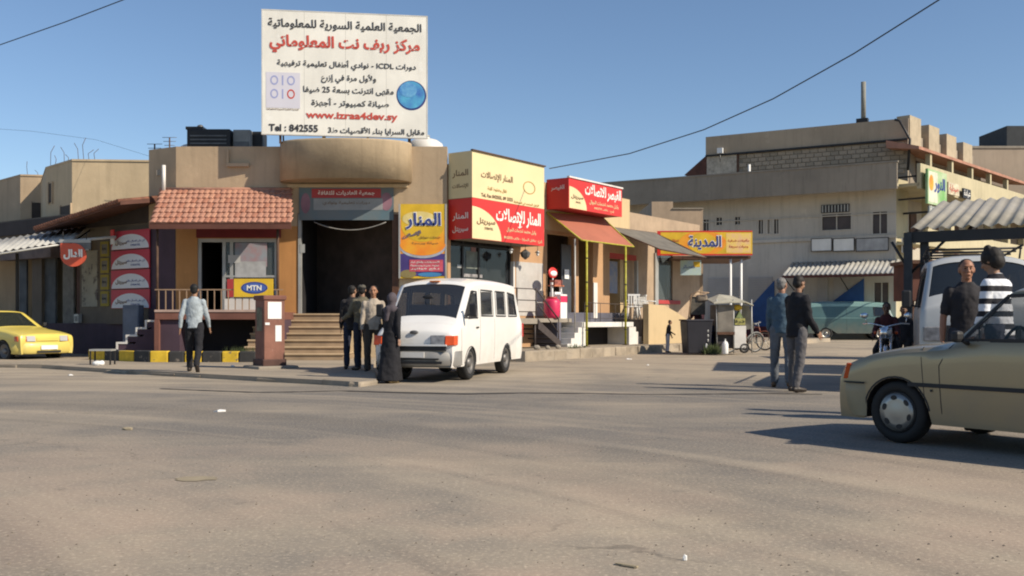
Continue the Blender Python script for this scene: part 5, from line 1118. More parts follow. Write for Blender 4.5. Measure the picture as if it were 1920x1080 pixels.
def vehicle(name, label, loc, rz, keys, zs, arches, wheels, side_wins, top_wins, paint, glass, extra=None, cat='car', wstyle='cap', sharp=(), rr=.28, tw=.165, roundz=.06, sub=6, rimc=None, seal=.03, NU=9, bulge=.05, ywin=.86):
    t = thing(name, label, cat, loc, rz)
    S = Shell(keys, zs, arches, sub=sub, sharp=sharp, roundz=roundz, NU=NU, bulge=bulge); NLU = S.NL+S.NU
    def cut_side(i, j, c): return S.NL <= j < NLU and any(inpoly(c.x, c.z, P) for P in side_wins)
    def cut_top(i, j, c):
        if j < NLU: return False
        return any(a <= S.T[i] < b_ and (j-NLU) >= (1-ywin)*S.NT for a, b_ in top_wins)
    body = S.mesh(S.quads(lambda i, j, c: not cut_side(i, j, c) and not cut_top(i, j, c)))
    # end caps and floor
    for ring in (S.rings[0], S.rings[-1]):
        m_ = len(ring); vs = [p.copy() for p in ring]+[Vector((p.x, -p.y, p.z)) for p in ring]; body.add(vs, [(k, k+1, m_+k+1, m_+k) for k in range(m_-1)])
    b = body.build('body', paint, t)
    fl = MB(); F_ = [R[0] for R in S.rings]
    fl.add([(p.x, p.y-.002, p.z+.01) for p in F_]+[(p.x, -p.y+.002, p.z+.01) for p in F_], [(k, k+1, len(F_)+k+1, len(F_)+k) for k in range(len(F_)-1)], True); fl.build('underbody', trim, t)
    sg = S.quads(lambda i, j, c: cut_side(i, j, c)); 
    for P_ in side_wins:
        sg = S.quads(lambda i, j, c: S.NL <= j < NLU and inpoly(c.x, c.z, P_))
        if sg: S.mesh(sg, -.010, sides=(1,)).build('side_window', glass, t); S.mesh(sg, -.010, sides=(-1,)).build('side_window', glass, t)
    for k, (a, b_) in enumerate(top_wins):
        tg = S.quads(lambda i, j, c: cut_top(i, j, c) and a <= S.T[i] < b_)
        if tg: S.mesh(tg, -.012).build('windscreen' if k == 0 else 'rear_window', glass, t)
    for P in side_wins: S.strip(P, seal, trim, 'window_seal', t, closed=True)
    for x in wheels: wheel(t, x, S.side_y(x, .75)-tw/2-.02, rr, tw, wstyle, rimc); wheel(t, x, -(S.side_y(x, .75)-tw/2-.02), rr, tw, wstyle, rimc)
    if extra: extra(t, S)
    return t, S
# ---- golden hatchback at the right
gold = M('gold_paint', (.33, .27, .16), rough=.28, metal=.45, var=.04, scale=1, coat=.5, fine=.03, dirt=.55)
clearg = M('car_glass', (.05, .07, .06), rough=.04, spec=.8, alpha=.38, var=0)
KH = [(1.76, .50, 1.73, .40, .68, .60), (1.77, .60, 1.77, .51, .735, .68), (1.74, .69, 1.76, .60, .752, .71), (1.66, .76, 1.69, .67, .760, .72), (1.45, .84, 1.46, .75, .768, .72), (1.10, .905, 1.10, .815, .775, .715), (.80, .93, .80, .845, .78, .70), (.66, .945, .72, .86, .782, .69),
      (.24, 1.37, .40, .90, .785, .565), (.06, 1.42, .10, .90, .785, .565), (-.55, 1.425, -.5, .91, .785, .55), (-1.05, 1.375, -1.0, .92, .78, .55), (-1.30, 1.34, -1.45, .93, .77, .53), (-1.70, .98, -1.70, .92, .75, .60), (-1.80, .72, -1.80, .62, .72, .60), (-1.80, .50, -1.78, .40, .68, .5)]
SWH = [[(.54, .945), (.21, 1.32), (-.60, 1.35), (-.60, .955)], [(-.68, .955), (-.68, 1.34), (-1.12, 1.30), (-1.32, .985)]]
def hatch_extra(t, S):
    S.strip([(1.02, .545), (-1.0, .545)], .035, trim, 'side_moulding', t, off=.012); S.strip([(.70, .30), (.72, .72), (.60, .93)], .007, trim, 'door_gap', t, off=.002); S.strip([(-.62, .32), (-.64, .94)], .007, trim, 'door_gap', t, off=.002)
    S.strip([(.86, .42), (.90, .88)], .005, trim, 'wing_gap', t, off=.002)
    for ax in (1.15, -1.17):
        S.strip([(ax+.335*cos(a), .27+.335*sin(a)) for a in [radians(8+164*k/14) for k in range(15)]], .016, trim, 'arch_lip', t, off=.002, step=.5)
    S.strip([(-.48, .80), (-.34, .80)], .03, trim, 'door_handle', t, off=.02); S.strip([(.78, .50), (.80, .50)], .02, trim, 'lock', t, off=.01)
    # bumper
    bp = MB(); pts = [(1.46, .752), (1.50, .768), (1.66, .766), (1.77, .70), (1.83, .45), (1.85, 0), (1.83, -.45), (1.77, -.70), (1.66, -.766), (1.50, -.768), (1.46, -.752)]; vs = []
    for x, y in pts:
        k = (x-1.47)/.38
        for dz, e in ((.225, -.16), (.30, -.05), (.44, .012), (.52, .0), (.53, -.04)):
            vs.append((x+e*k, y*(1-(.012 if e < 0 else 0)), dz))
    m_ = 5; bp.add(vs, [(i*m_+j, (i+1)*m_+j, (i+1)*m_+j+1, i*m_+j+1) for i in range(len(pts)-1) for j in range(m_-1)], True)
    bp.build('bumper', M('gold_bumper', (.33, .275, .17), rough=.5, var=.06), t, sub=-1)
    MB().tube([(1.47, .775, .535), (1.66, .772, .535), (1.78, .70, .535), (1.85, .0, .535), (1.78, -.70, .535), (1.66, -.772, .535), (1.47, -.775, .535)], .008, 5).build('bumper_gap', trim, t)
    for sg in (1, -1):
        hl = MB().hexa([(1.80, .36*sg, .57), (1.785, .66*sg, .57), (1.68, .66*sg, .57), (1.70, .36*sg, .57)], [(1.76, .36*sg, .69), (1.745, .66*sg, .69), (1.64, .66*sg, .69), (1.68, .36*sg, .69)]); hl.build('headlight', M('lamp_glass', (.45, .45, .45), rough=.1, var=.05), t, bevel=.01)
        MB().hexa([(1.785, .665*sg, .565), (1.705, .764*sg, .565), (1.66, .75*sg, .565), (1.68, .66*sg, .565)], [(1.74, .665*sg, .71), (1.665, .764*sg, .71), (1.63, .75*sg, .71), (1.66, .65*sg, .71)]).build('indicator', M('indicator_orange', (.50, .07, .01), rough=.2, var=.05), t, bevel=.008)
        m_ = MB().box(.46, .54, .80*sg if sg > 0 else -.91, .91 if sg > 0 else -.80, .93, 1.03); m_.build('mirror', trim, t, bevel=.03); MB().rod((.46, .76*sg, .92), (.46, .84*sg, .95), .02).build('mirror_arm', trim, t)
        MB().box(-1.84, -1.79, min(.5*sg, .7*sg), max(.5*sg, .7*sg), .6, .82).build('tail_light', red_s, t)
    MB().box(1.85, 1.865, -.26, .26, .33, .43).build('number_plate', white_p, t)
    gr = MB(); [gr.box(1.74, 1.785, -.33, .33, .57+.03*k, .585+.03*k) for k in range(4)]; gr.build('grille', trim, t)
    for k, yy in ((0, .12), (1, -.5)): MB().rod((.72, yy, .955), (.52, yy+.36, 1.06), .008, 5).build('wiper', trim, t)
    # cabin
    MB().box(.36, .72, -.62, .62, .55, .90).build('dashboard', trim, t, bevel=.06); MB().box(-1.5, .7, -.64, .64, .30, .34).build('cabin_floor', dark, t)
    for yy in (.34, -.34):
        MB().box(-.45, .06, yy-.24, yy+.24, .38, .58).build('seat', M('seat_grey', (.06, .06, .065), rough=.9), t, bevel=.05)
        MB().hexa([(-.50, yy-.24, .52), (-.36, yy-.24, .52), (-.36, yy+.24, .52), (-.50, yy+.24, .52)], [(-.70, yy-.2, 1.08), (-.58, yy-.2, 1.08), (-.58, yy+.2, 1.08), (-.70, yy+.2, 1.08)]).build('seat_back', MC['seat_grey'], t, bevel=.04); MB().box(-.72, -.62, yy-.12, yy+.12, 1.1, 1.25).build('head_rest', MC['seat_grey'], t, bevel=.03)
    MB().box(-1.4, -1.0, -.6, .6, .5, .9).build('rear_seat', MC['seat_grey'], t, bevel=.05)
    st = [(.06+.075*cos(a)*.5, .34+.185*cos(a+pi/2), .88+.185*sin(a+pi/2)*.86) for a in [2*pi*k/20 for k in range(21)]]
    st = [(.28-.30*(z-.90), y, z+.02) for _, y, z in st]; MB().tube(st, .014, 6).build('steering_wheel', trim, t); MB().rod((.28, .34, .90), (.50, .34, .74), .022).rod((.285, .17, .895), (.285, .51, .895), .014).build('steering_column', trim, t)
hg = G(1683, 830); a_ = radians(125); hx = Vector((cos(a_), sin(a_))); hy = Vector((-sin(a_), cos(a_)))
hp = Vector((hg.x+.04, hg.y))-hx*1.15-hy*.66
car1, S1 = vehicle('hatchback_car', 'dusty gold hatchback with silver wheel caps, cut off by the right edge', (hp.x, hp.y, 0), a_, KH, .20, [(1.15, .325), (-1.17, .325)], (1.15, -1.17), SWH, [(7, 8), (12.2, 12.95)], gold, clearg, hatch_extra, sharp=(7, 12), rr=.285, sub=8, NU=14)
# ---- white minibus
whp = M('van_white', (.80, .79, .76), rough=.3, var=.02, coat=.4, fine=.02, dirt=.45)
KV = [(2.26, .46, 2.22, .36, .72, .62), (2.28, .60, 2.27, .50, .735, .69), (2.27, .78, 2.27, .68, .745, .71), (2.22, .93, 2.24, .82, .75, .715), (2.02, 1.06, 2.10, .93, .755, .71), (1.84, 1.12, 1.95, 1.0, .755, .71), (1.20, 1.80, 1.75, 1.07, .755, .695), (1.0, 1.88, 1.35, 1.08, .755, .695), (.4, 1.945, .5, 1.09, .755, .695), (-.8, 1.96, -.8, 1.10, .755, .695), (-1.9, 1.93, -1.9, 1.10, .75, .68), (-2.18, 1.84, -2.25, 1.08, .78, .64), (-2.36, 1.20, -2.36, 1.05, .77, .66), (-2.38, .7, -2.38, .6, .76, .7), (-2.36, .48, -2.34, .36, .74, .6)]
SWV = [[(1.60, 1.16), (1.14, 1.66), (.80, 1.66), (.80, 1.16)], [(.58, 1.20), (.54, 1.70), (-.22, 1.70), (-.22, 1.20)], [(-.42, 1.20), (-.42, 1.70), (-1.14, 1.70), (-1.14, 1.20)], [(-1.34, 1.20), (-1.34, 1.70), (-1.90, 1.66), (-2.02, 1.20)]]
def van_extra(sc_=1.0, front=True):
    def f(t, S):
        S.strip([(1.78, .40), (1.80, 1.04)], .008, trim, 'door_gap', t, off=.002); S.strip([(.66, .34), (.66, 1.72)], .008, trim, 'door_gap', t, off=.002); S.strip([(-.30, .34), (-.30, 1.14)], .006, trim, 'door_gap', t, off=.002)
        S.strip([(.80, .98), (.94, .98)], .03, trim, 'door_handle', t, off=.02)
        for ax in (1.22, -1.22): S.strip([(ax+.355*cos(a), .27+.355*sin(a)) for a in [radians(8+164*k/14) for k in range(15)]], .02, trim, 'arch_lip', t, off=.003, step=.5)
        silver = M('bumper_silver', (.30, .29, .27), rough=.45, metal=.3, var=.1)
        def bar(name, z0, z1, x1, mat, ex=.0):
            pts = [(1.78, .74), (1.82, .760), (2.14, .757), (2.27, .69), (x1-.01, .35), (x1, 0), (x1-.01, -.35), (2.27, -.69), (2.14, -.757), (1.82, -.760), (1.78, -.74)]; vs = []
            for x, y in pts: vs += [(x-.02, y, z0), (x+ex, y*1.005, z0+.02), (x+ex, y*1.005, z1-.02), (x-.03, y, z1)]
            MB().add(vs, [(i*4+j, (i+1)*4+j, (i+1)*4+j+1, i*4+j+1) for i in range(len(pts)-1) for j in range(3)], True).build(name, mat, t, sub=-1)
        bar('bumper', .30, .56, 2.36, silver); 
        b = MB().box(2.34, 2.385, -.56, .56, .34, .385).box(2.34, 2.385, -.5, .5, .41, .44); b.build('bumper_opening', trim, t)
        MB().box(2.28, 2.33, -.62, .62, .57, .66).build('grille', trim, t); MB().box(2.31, 2.345, -.64, .64, .655, .685).build('chrome_bar', white_cl, t)
        MB().box(2.37, 2.392, -.24, .24, .45, .55).build('number_plate', white_p, t)
        MB().ell((2.262, 0, .90), (.03, .085, .035)).build('emblem', grey_m, t)
        for sg in (1, -1):
            MB().hexa([(2.325, .33*sg, .67), (2.32, .60*sg, .67), (2.1, .60*sg, .67), (2.2, .33*sg, .67)], [(2.30, .33*sg, .85), (2.295, .60*sg, .85), (2.06, .60*sg, .85), (2.15, .33*sg, .85)]).build('headlight', M('head_lamp', (.30, .30, .31), rough=.08, var=.25, scale=9), t, bevel=.012)
            MB().hexa([(2.33, .605*sg, .67), (2.295, .775*sg, .67), (2.09, .775*sg, .67), (2.1, .60*sg, .67)], [(2.305, .605*sg, .84), (2.265, .770*sg, .84), (2.06, .770*sg, .84), (2.05, .60*sg, .84)]).build('indicator', M('van_indicator', (.75, .10, .02), rough=.25), t, bevel=.012)
            MB().box(1.62, 1.70, .85 if sg > 0 else -.99, .99 if sg > 0 else -.85, 1.18, 1.42).build('mirror', trim if sg > 0 else trim, t, bevel=.03); MB().rod((1.66, .80*sg, 1.2), (1.67, .92*sg, 1.25), .014).build('mirror_arm', trim, t)
            MB().box(-2.40, -2.36, min(.66*sg, .78*sg), max(.66*sg, .78*sg), .75, 1.05).build('tail_light', red_s, t)
        MB().box(1.12, 1.22, -.10, .10, 1.84, 1.865).build('roof_lamp', M('orange_lamp', (.6, .16, .03), rough=.3), t, bevel=.02)
        MB().box(1.4, 1.75, -.68, .68, .9, 1.06).build('dashboard', trim, t, bevel=.04)
        for k in range(4):
            for yy in (-.38, .38): MB().box(.75-.85*k, .87-.85*k, yy-.26, yy+.26, .6, 1.42).build('seat', M('bus_seat', (.05, .05, .06)), t, bevel=.04)
        MB().box(-2.2, 1.9, -.7, .7, .42, .46).build('cabin_floor', dark, t)
        MB().tube([(1.42+.12*cos(a), .38+.2*sin(a), 1.13+.10*cos(a)) for a in [2*pi*k/16 for k in range(17)]], .014, 6).build('steering_wheel', trim, t)
        MB().ell((1.55, .0, 1.55), (.02, .11, .04)).build('rear_view_mirror', trim, t)
    return f
vg = G(878, 712); a_ = math.atan2(-.963, -.27); hx = Vector((cos(a_), sin(a_))); hy = Vector((-sin(a_), cos(a_)))
vp = Vector((vg.x, vg.y))-hx*1.22-hy*.68
van1, SV = vehicle('minibus', 'white minibus parked nose forward before the shops', (vp.x, vp.y, 0), a_, KV, .27, [(1.22, .345), (-1.22, .345)], (1.22, -1.22), SWV, [(5.05, 5.95), (11.2, 11.9)], whp, M('van_glass', (.03, .035, .045), rough=.05, spec=.8, alpha=.72, var=0), van_extra(), cat='van', wstyle='steel', rr=.32, tw=.18, roundz=.08, sharp=(5,), sub=8, NU=12, ywin=.93, rimc=M('dark_rim', (.20, .19, .18), rough=.5, metal=.5, var=.2))
van1['label'] = 'white minibus with dark windows parked nose forward before the shops'
for o in list(van1.children): pass
# ---- white van under the shelter
a_ = radians(-111); vb = Vector((6.95, 14.6)); hx = Vector((cos(a_), sin(a_)))
KN = [(2.28, .55, 2.24, .42, .80, .70), (2.30, .75, 2.28, .62, .84, .80), (2.29, 1.12, 2.28, .98, .86, .83), (2.25, 1.34, 2.27, 1.18, .865, .83), (2.15, 1.45, 2.22, 1.24, .865, .82), (1.58, 2.03, 2.10, 1.27, .865, .72), (1.40, 2.12, 1.8, 1.28, .865, .715), (.6, 2.17, .7, 1.29, .865, .72), (-1.4, 2.17, -1.4, 1.29, .865, .72), (-2.1, 2.1, -2.2, 1.28, .86, .70), (-2.3, 1.4, -2.32, 1.2, .85, .7), (-2.34, .6, -2.34, .5, .8, .7)]
SWN = [[(1.98, 1.34), (1.52, 1.92), (1.05, 1.92), (1.05, 1.30)], [(.88, 1.36), (.88, 1.96), (-.2, 1.96), (-.2, 1.36)], [(-.38, 1.36), (-.38, 1.96), (-1.9, 1.94), (-1.95, 1.36)]]
vb = vb-hx*2.28
van2, _ = vehicle('van', 'white van with big dark windscreen parked under the corrugated shelter', (vb.x, vb.y, .0), a_, KN, .30, [(1.30, .36), (-1.22, .36)], (1.30, -1.22), SWN, [(4.05, 4.97)], M('van_dull_white', (.48, .49, .48), rough=.35, var=.05, coat=.3), M('van2_glass', (.02, .025, .03), rough=.06, spec=.7, alpha=.85, var=0), None, cat='van', wstyle='steel', rr=.33, tw=.19, roundz=.11, sharp=(4,), NU=12, rimc=MC['dark_rim'], ywin=.9)
MB().box(2.2, 2.40, -.86, .86, .34, .66).build('bumper', trim, van2, bevel=.05); MB().box(2.27, 2.33, -.52, .52, .70, 1.04).build('grille', trim, van2)
for sg in (1, -1): MB().box(2.22, 2.335, min(.54*sg, .80*sg), max(.54*sg, .80*sg), .80, 1.02).build('headlight', MC['head_lamp'], van2, bevel=.02); MB().box(1.95, 2.05, min(.96*sg, 1.10*sg), max(.96*sg, 1.10*sg), 1.30, 1.58).build('mirror', trim, van2, bevel=.03); MB().rod((2.0, .82*sg, 1.32), (2.0, 1.0*sg, 1.35), .015).build('mirror_arm', trim, van2)
for k in range(3):
    for yy in (-.42, .42): MB().box(.9-1.0*k, 1.02-1.0*k, yy-.26, yy+.26, .6, 1.6).build('seat', MC['bus_seat'], van2, bevel=.04)
b = MB(); [b.rod((-1.6+.8*k, -.7, 2.27), (-1.6+.8*k, .7, 2.27), .02) for k in range(4)]; b.rod((-1.8, -.68, 2.30), (1.0, -.68, 2.30), .02).rod((-1.8, .68, 2.30), (1.0, .68, 2.30), .02)
for k in (0, 3): b.rod((-1.6+.8*k, .66, 2.1), (-1.6+.8*k, .68, 2.28), .015).rod((-1.6+.8*k, -.66, 2.1), (-1.6+.8*k, -.68, 2.28), .015)
b.build('roof_rack', darker, van2)
# ---- yellow taxi at the left
ylw = M('taxi_yellow', (.74, .60, .12), rough=.3, var=.03, coat=.4, fine=.03, dirt=.4)
KS = [(1.93, .46, 1.90, .36, .70, .62), (1.95, .58, 1.95, .48, .77, .72), (1.94, .68, 1.94, .60, .785, .75), (1.88, .75, 1.88, .67, .79, .755), (1.45, .84, 1.48, .76, .80, .755), (1.0, .90, 1.0, .82, .80, .75), (.82, .93, .84, .855, .80, .73), (.70, .95, .76, .87, .80, .71), (.10, 1.33, .4, .90, .80, .58), (-.05, 1.365, 0, .91, .80, .58), (-.6, 1.375, -.6, .92, .80, .58), (-.95, 1.33, -1.0, .92, .80, .57), (-1.40, .98, -1.35, .92, .79, .68), (-1.52, .95, -1.5, .90, .79, .69), (-1.90, .93, -1.92, .86, .77, .69), (-1.98, .72, -1.98, .62, .75, .67), (-1.98, .50, -1.95, .40, .70, .5)]
SWS = [[(.50, .95), (.02, 1.28), (-.38, 1.29), (-.38, .96)], [(-.46, .96), (-.46, 1.29), (-.88, 1.26), (-1.2, .97)]]
def taxi_extra(t, S):
    S.strip([(1.3, .55), (-1.5, .55)], .03, trim, 'side_moulding', t, off=.01); S.strip([(.74, .32), (.66, .92)], .008, trim, 'door_gap', t, off=.002); S.strip([(-.42, .32), (-.42, .94)], .008, trim, 'door_gap', t, off=.002)
    vs = []; pts = [(1.6, .80), (1.86, .77), (1.98, .62), (2.03, 0), (1.98, -.62), (1.86, -.77), (1.6, -.80)]
    for x, y in pts: vs += [(x-.04, y*.98, .22), (x, y, .28), (x, y, .48), (x-.04, y*.98, .52)]
    MB().add(vs, [(i*4+j, (i+1)*4+j, (i+1)*4+j+1, i*4+j+1) for i in range(len(pts)-1) for j in range(3)], True).build('bumper', ylw, t, sub=-1)
    MB().box(2.01, 2.035, -.34, .34, .24, .30).build('bumper_opening', trim, t); MB().box(2.03, 2.045, -.24, .24, .33, .44).build('number_plate', white_cl, t)
    MB().box(1.92, 1.965, -.32, .32, .56, .63).build('grille', ylw, t)
    for sg in (1, -1):
        MB().hexa([(1.98, .36*sg, .545), (1.97, .60*sg, .545), (1.8, .6*sg, .545), (1.85, .36*sg, .545)], [(1.955, .36*sg, .69), (1.945, .60*sg, .69), (1.75, .6*sg, .69), (1.8, .36*sg, .69)]).build('headlight', MC['lamp_glass'], t, bevel=.01)
        MB().hexa([(1.97, .605*sg, .545), (1.86, .80*sg, .545), (1.7, .79*sg, .545), (1.8, .6*sg, .545)], [(1.945, .605*sg, .68), (1.83, .80*sg, .68), (1.68, .78*sg, .68), (1.78, .6*sg, .68)]).build('indicator', MC['indicator_orange'], t, bevel=.01)
        MB().box(.50, .60, .82 if sg > 0 else -.95, .95 if sg > 0 else -.82, .93, 1.04).build('mirror', trim, t, bevel=.02)
    for yy in (-.35, .35): MB().box(-.75, -.6, yy-.22, yy+.22, .5, 1.15).build('seat', MC['bus_seat'], t, bevel=.04)
    MB().box(.3, .7, -.6, .6, .6, .9).build('dashboard', trim, t); MB().rod((-.3, 0, 1.37), (-.45, 0, 1.75), .006, 4).build('aerial', darker, t)
a_ = radians(-30); tg_ = Vector((-12.35, 26.3))-Vector((cos(a_), sin(a_)))*2.0
tx = vehicle('taxi_car', 'yellow saloon taxi parked at the left edge facing the road', (tg_.x, tg_.y, 0.01), a_, KS, .21, [(1.22, .325), (-1.25, .325)], (1.22, -1.25), SWS, [(7, 8), (11.1, 11.9)], ylw, M('taxi_glass', (.03, .035, .03), rough=.06, spec=.7, alpha=.75, var=0), taxi_extra, sharp=(7, 11), rr=.285, sub=7, roundz=.045, wstyle='steel', rimc=MC['dark_rim'])
# ---- old teal van far behind
teal = M('teal_paint', (.045, .12, .13), rough=.4, var=.06, coat=.2, dirt=.5); teal_l = M('pale_teal_paint', (.20, .34, .33), rough=.4, var=.08)
KT = [(2.20, .55, 2.2, .45, .72, .6), (2.24, .80, 2.24, .65, .80, .72), (2.20, 1.10, 2.22, .95, .83, .74), (2.10, 1.22, 2.2, 1.08, .84, .74), (1.80, 1.80, 2.05, 1.12, .84, .66), (1.55, 1.88, 1.7, 1.13, .85, .66), (.5, 1.93, .5, 1.14, .85, .67), (-1.2, 1.93, -1.2, 1.14, .85, .67), (-2.0, 1.86, -2.05, 1.12, .84, .64), (-2.22, 1.5, -2.2, 1.1, .83, .62), (-2.25, .8, -2.25, .7, .82, .7), (-2.2, .5, -2.2, .4, .78, .6)]
def teal_extra(t, S):
    S.strip([(2.1, 1.10), (-2.15, 1.10)], .03, teal_l, 'belt_line', t, off=.006); S.strip([(1.1, .4), (1.1, 1.75)], .01, trim, 'door_gap', t, off=.002); S.strip([(-.2, .4), (-.2, 1.75)], .01, trim, 'door_gap', t, off=.002)
    MB().box(2.2, 2.32, -.8, .8, .35, .5).build('bumper', grey_m, t, bevel=.03)
    for sg in (1, -1): MB().lathe([(0, .03), (.1, .02), (.11, 0)], (2.22, .58*sg, .85), 'x', 16).build('headlight', MC['lamp_glass'], t)
    q = S.quads(lambda i, j, c: j >= S.NL+S.NU-2); S.mesh(q, .006).build('roof_paint', teal_l, t)
TY = 50.0; g_ = ((1588-960)/FPX*TY, TY, .12)
vehicle('old_van', 'old teal panel van with pale roof parked by the blue painted wall', g_, radians(-6), KT, .33, [(1.45, .36), (-1.2, .36)], (1.45, -1.2), [[(1.95, 1.2), (1.62, 1.70), (1.15, 1.70), (1.15, 1.2)]], [(3.1, 3.95)], teal, MC['van2_glass'], teal_extra, cat='van', wstyle='steel', rr=.33, tw=.18, roundz=.12, sharp=(3,), NU=10)
# ---- two wheelers
def two_wheels(t, wb, r, tr, spokes=14, mat=None):
    for x in (-wb/2, wb/2):
        w_ = bpy.data.objects.new('wheel', None); COL.objects.link(w_); w_.parent = t; w_.location = (x, 0, r)
        MB().tube([((r-tr)*cos(2*pi*k/28), 0, (r-tr)*sin(2*pi*k/28)) for k in range(29)], tr, 6, caps=False).build('tyre', black_r, w_)
        MB().tube([((r-2.2*tr)*cos(2*pi*k/28), 0, (r-2.2*tr)*sin(2*pi*k/28)) for k in range(29)], tr*.45, 5, caps=False).build('rim', mat or alu, w_)
        b = MB().rod((0, -.04, 0), (0, .04, 0), .025, 8)
        for k in range(spokes): a = 2*pi*k/spokes; b.rod((0, 0, 0), ((r-2.2*tr)*cos(a), 0, (r-2.2*tr)*sin(a)), .003, 3)
        b.build('spokes', alu, w_)
def bicycle(label, loc, rz, col, tilt=.12):
    t = thing('bicycle', label, 'bicycle', loc, rz); t.rotation_euler = (tilt, 0, rz)
    two_wheels(t, 1.05, .33, .022); m = M('bike_'+str(col[0]), col, rough=.4, var=.1)
    bb, st, hd, hb, rw, fw = (-.08, 0, .30), (-.22, 0, .80), (.34, 0, .82), (.38, 0, .66), (-.525, 0, .33), (.525, 0, .33)
    fr = MB()
    for a, c in ((bb, st), (st, hd), (bb, hb), (hd, hb)): fr.rod(a, c, .018)
    for s_ in (-.05, .05): fr.rod((bb[0], s_, bb[2]), (rw[0], s_, rw[2]), .010).rod((st[0], s_*.5, st[2]-.06), (rw[0], s_, rw[2]), .009).rod((hb[0], s_, hb[2]), (fw[0], s_, fw[2]), .011)
    fr.build('frame', m, t)
    MB().rod(st, (-.25, 0, .92), .013).build('seat_post', alu, t); MB().ell((-.27, 0, .94), (.14, .07, .035)).build('saddle', trim, t)
    MB().rod(hd, (.31, 0, .95), .014).tube([(.22, -.28, .98), (.33, -.2, .97), (.31, 0, .96), (.33, .2, .97), (.22, .28, .98)], .012, 6).build('handlebar', alu, t)
    MB().lathe([(0, -.01), (.09, -.008), (.09, .008), (0, .01)], (bb[0], .05, bb[2]), 'y', 18).rod((-.08, .09, .3), (.02, .09, .15), .01).rod((-.08, -.09, .3), (-.18, -.09, .45), .01).build('crank', grey_m, t)
    for x in (-.525, .525): MB().tube([(x+.35*cos(a), 0, .33+.35*sin(a)) for a in [radians(20+150*k/10) for k in range(11)]], .018, 5).build('mudguard', m, t)
    return t
g1 = G(1384, 661); bicycle('bicycle with pale wheels leaning against the market cart, nearer the cart', (g1.x+.12, g1.y, g1.z), radians(25), (.25, .25, .24), .15)
g2 = G(1405, 657); bicycle('reddish bicycle leaning beside the pale one, farther from the cart', (g2.x+.12, g2.y+.3, g2.z), radians(-35), (.30, .10, .06), .12)
mg = Vector(((1662-960)/FPX*17.6, 17.6, 0)); mt_ = thing('motorcycle', 'parked motorcycle with shiny chrome parts behind the gold hatchback', 'motorcycle', (mg.x, mg.y, 0), radians(-112))
two_wheels(mt_, 1.3, .31, .05, 12)
chrome = M('chrome', (.75, .75, .75), rough=.08, metal=1., var=0)
MB().ell((.12, 0, .82), (.27, .13, .14)).build('tank', M('bike_black', (.03, .03, .035), rough=.2, coat=.6), mt_)
MB().box(-.62, -.1, -.13, .13, .74, .84).build('saddle', trim, mt_, bevel=.04); MB().box(-.2, .3, -.11, .11, .32, .62).build('engine', grey_m, mt_, bevel=.03)
MB().rod((.65, .08, .31), (.42, .08, .98), .022).rod((.65, -.08, .31), (.42, -.08, .98), .022).build('fork', chrome, mt_)
MB().tube([(.22, -.38, 1.05), (.38, -.25, 1.06), (.42, 0, 1.0), (.38, .25, 1.06), (.22, .38, 1.05)], .014, 6).build('handlebar', chrome, mt_)
MB().ell((.55, 0, .90), (.10, .11, .11)).build('headlight', chrome, mt_); MB().tube([(.2, .16, .35), (-.3, .18, .30), (-.85, .18, .36)], .035, 8).build('exhaust', chrome, mt_)
MB().rod((-.65, .09, .31), (-.5, .09, .75), .025).rod((-.65, -.09, .31), (-.5, -.09, .75), .025).rod((-.65, .09, .31), (-.1, .09, .4), .02).rod((-.65, -.09, .31), (-.1, -.09, .4), .02).rod((.4, 0, .9), (-.1, 0, .7), .025).build('frame', darker, mt_)
for sg in (-1, 1):
    MB().ell((.30, .36*sg, 1.20), (.02, .07, .05)).rod((.30, .32*sg, 1.05), (.3, .34*sg, 1.18), .008).build('mirror', chrome, mt_); MB().ell((.48, .17*sg, .90), (.035, .03, .03)).build('indicator', MC['indicator_orange'], mt_)
for x in (-.65, .65): MB().tube([(x+.36*cos(a), 0, .31+.36*sin(a)) for a in [radians(25+130*k/10) for k in range(11)]], .035, 6).build('mudguard', chrome if x > 0 else darker, mt_)
# ---- market cart with canopy
ck = thing('market_cart', 'covered market cart with grey side boards and a pale canvas roof beside the bicycles', 'cart', (G(1345, 661).x, 31.3, .08), radians(4))
cm = 1/FPX*31.3
cx_ = lambda px: (px-1345)*cm
cz_ = lambda py: CH-(py-HOR)*cm-.08
MB().box(cx_(1322), cx_(1351), -.45, .45, cz_(622), cz_(572)).build('side_board', M('cart_board', (.22, .20, .17), var=.2, scale=3), ck); MB().box(cx_(1320), cx_(1353), -.5, .5, cz_(627), cz_(622)).build('shelf', wood, ck)
MB().box(cx_(1322), cx_(1352), -.35, .35, .15, cz_(628)).build('under_box', M('cart_dark', (.07, .06, .06), var=.2), ck)
MB().box(cx_(1353), cx_(1375), -.45, .3, cz_(652), cz_(611)).build('front_board', white_p, ck, bevel=.01); MB().box(cx_(1354), cx_(1373), -.46, .3, cz_(609), cz_(597)).build('name_board', M('cart_yellow', (.40, .38, .12), var=.1), ck); text('ذرة', cx_(1363), cz_(603), .3, ink, ck, y=-.47, maxh=.12)
MB().ell((cx_(1361), -.3, cz_(577)), (.16, .1, .10)).build('yellow_lamp', yel_s, ck); MB().prism([(cx_(1357), cz_(596)), (cx_(1370), cz_(596)), (cx_(1364), cz_(583))], -.4, -.2, 'y').build('green_board', M('cart_green', (.22, .28, .12)), ck)
for px in (1320, 1352, 1386): MB().rod((cx_(px), -.45, .0), (cx_(px), -.4, cz_(562)), .022).build('post', alu, ck)
vs = [(cx_(1312), -.6, cz_(569)), (cx_(1345), -.65, cz_(567)), (cx_(1372), -.6, cz_(566)), (cx_(1388), -.5, cz_(572)), (cx_(1316), .5, cz_(560)), (cx_(1340), .5, cz_(551)), (cx_(1366), .5, cz_(554)), (cx_(1385), .5, cz_(566))]
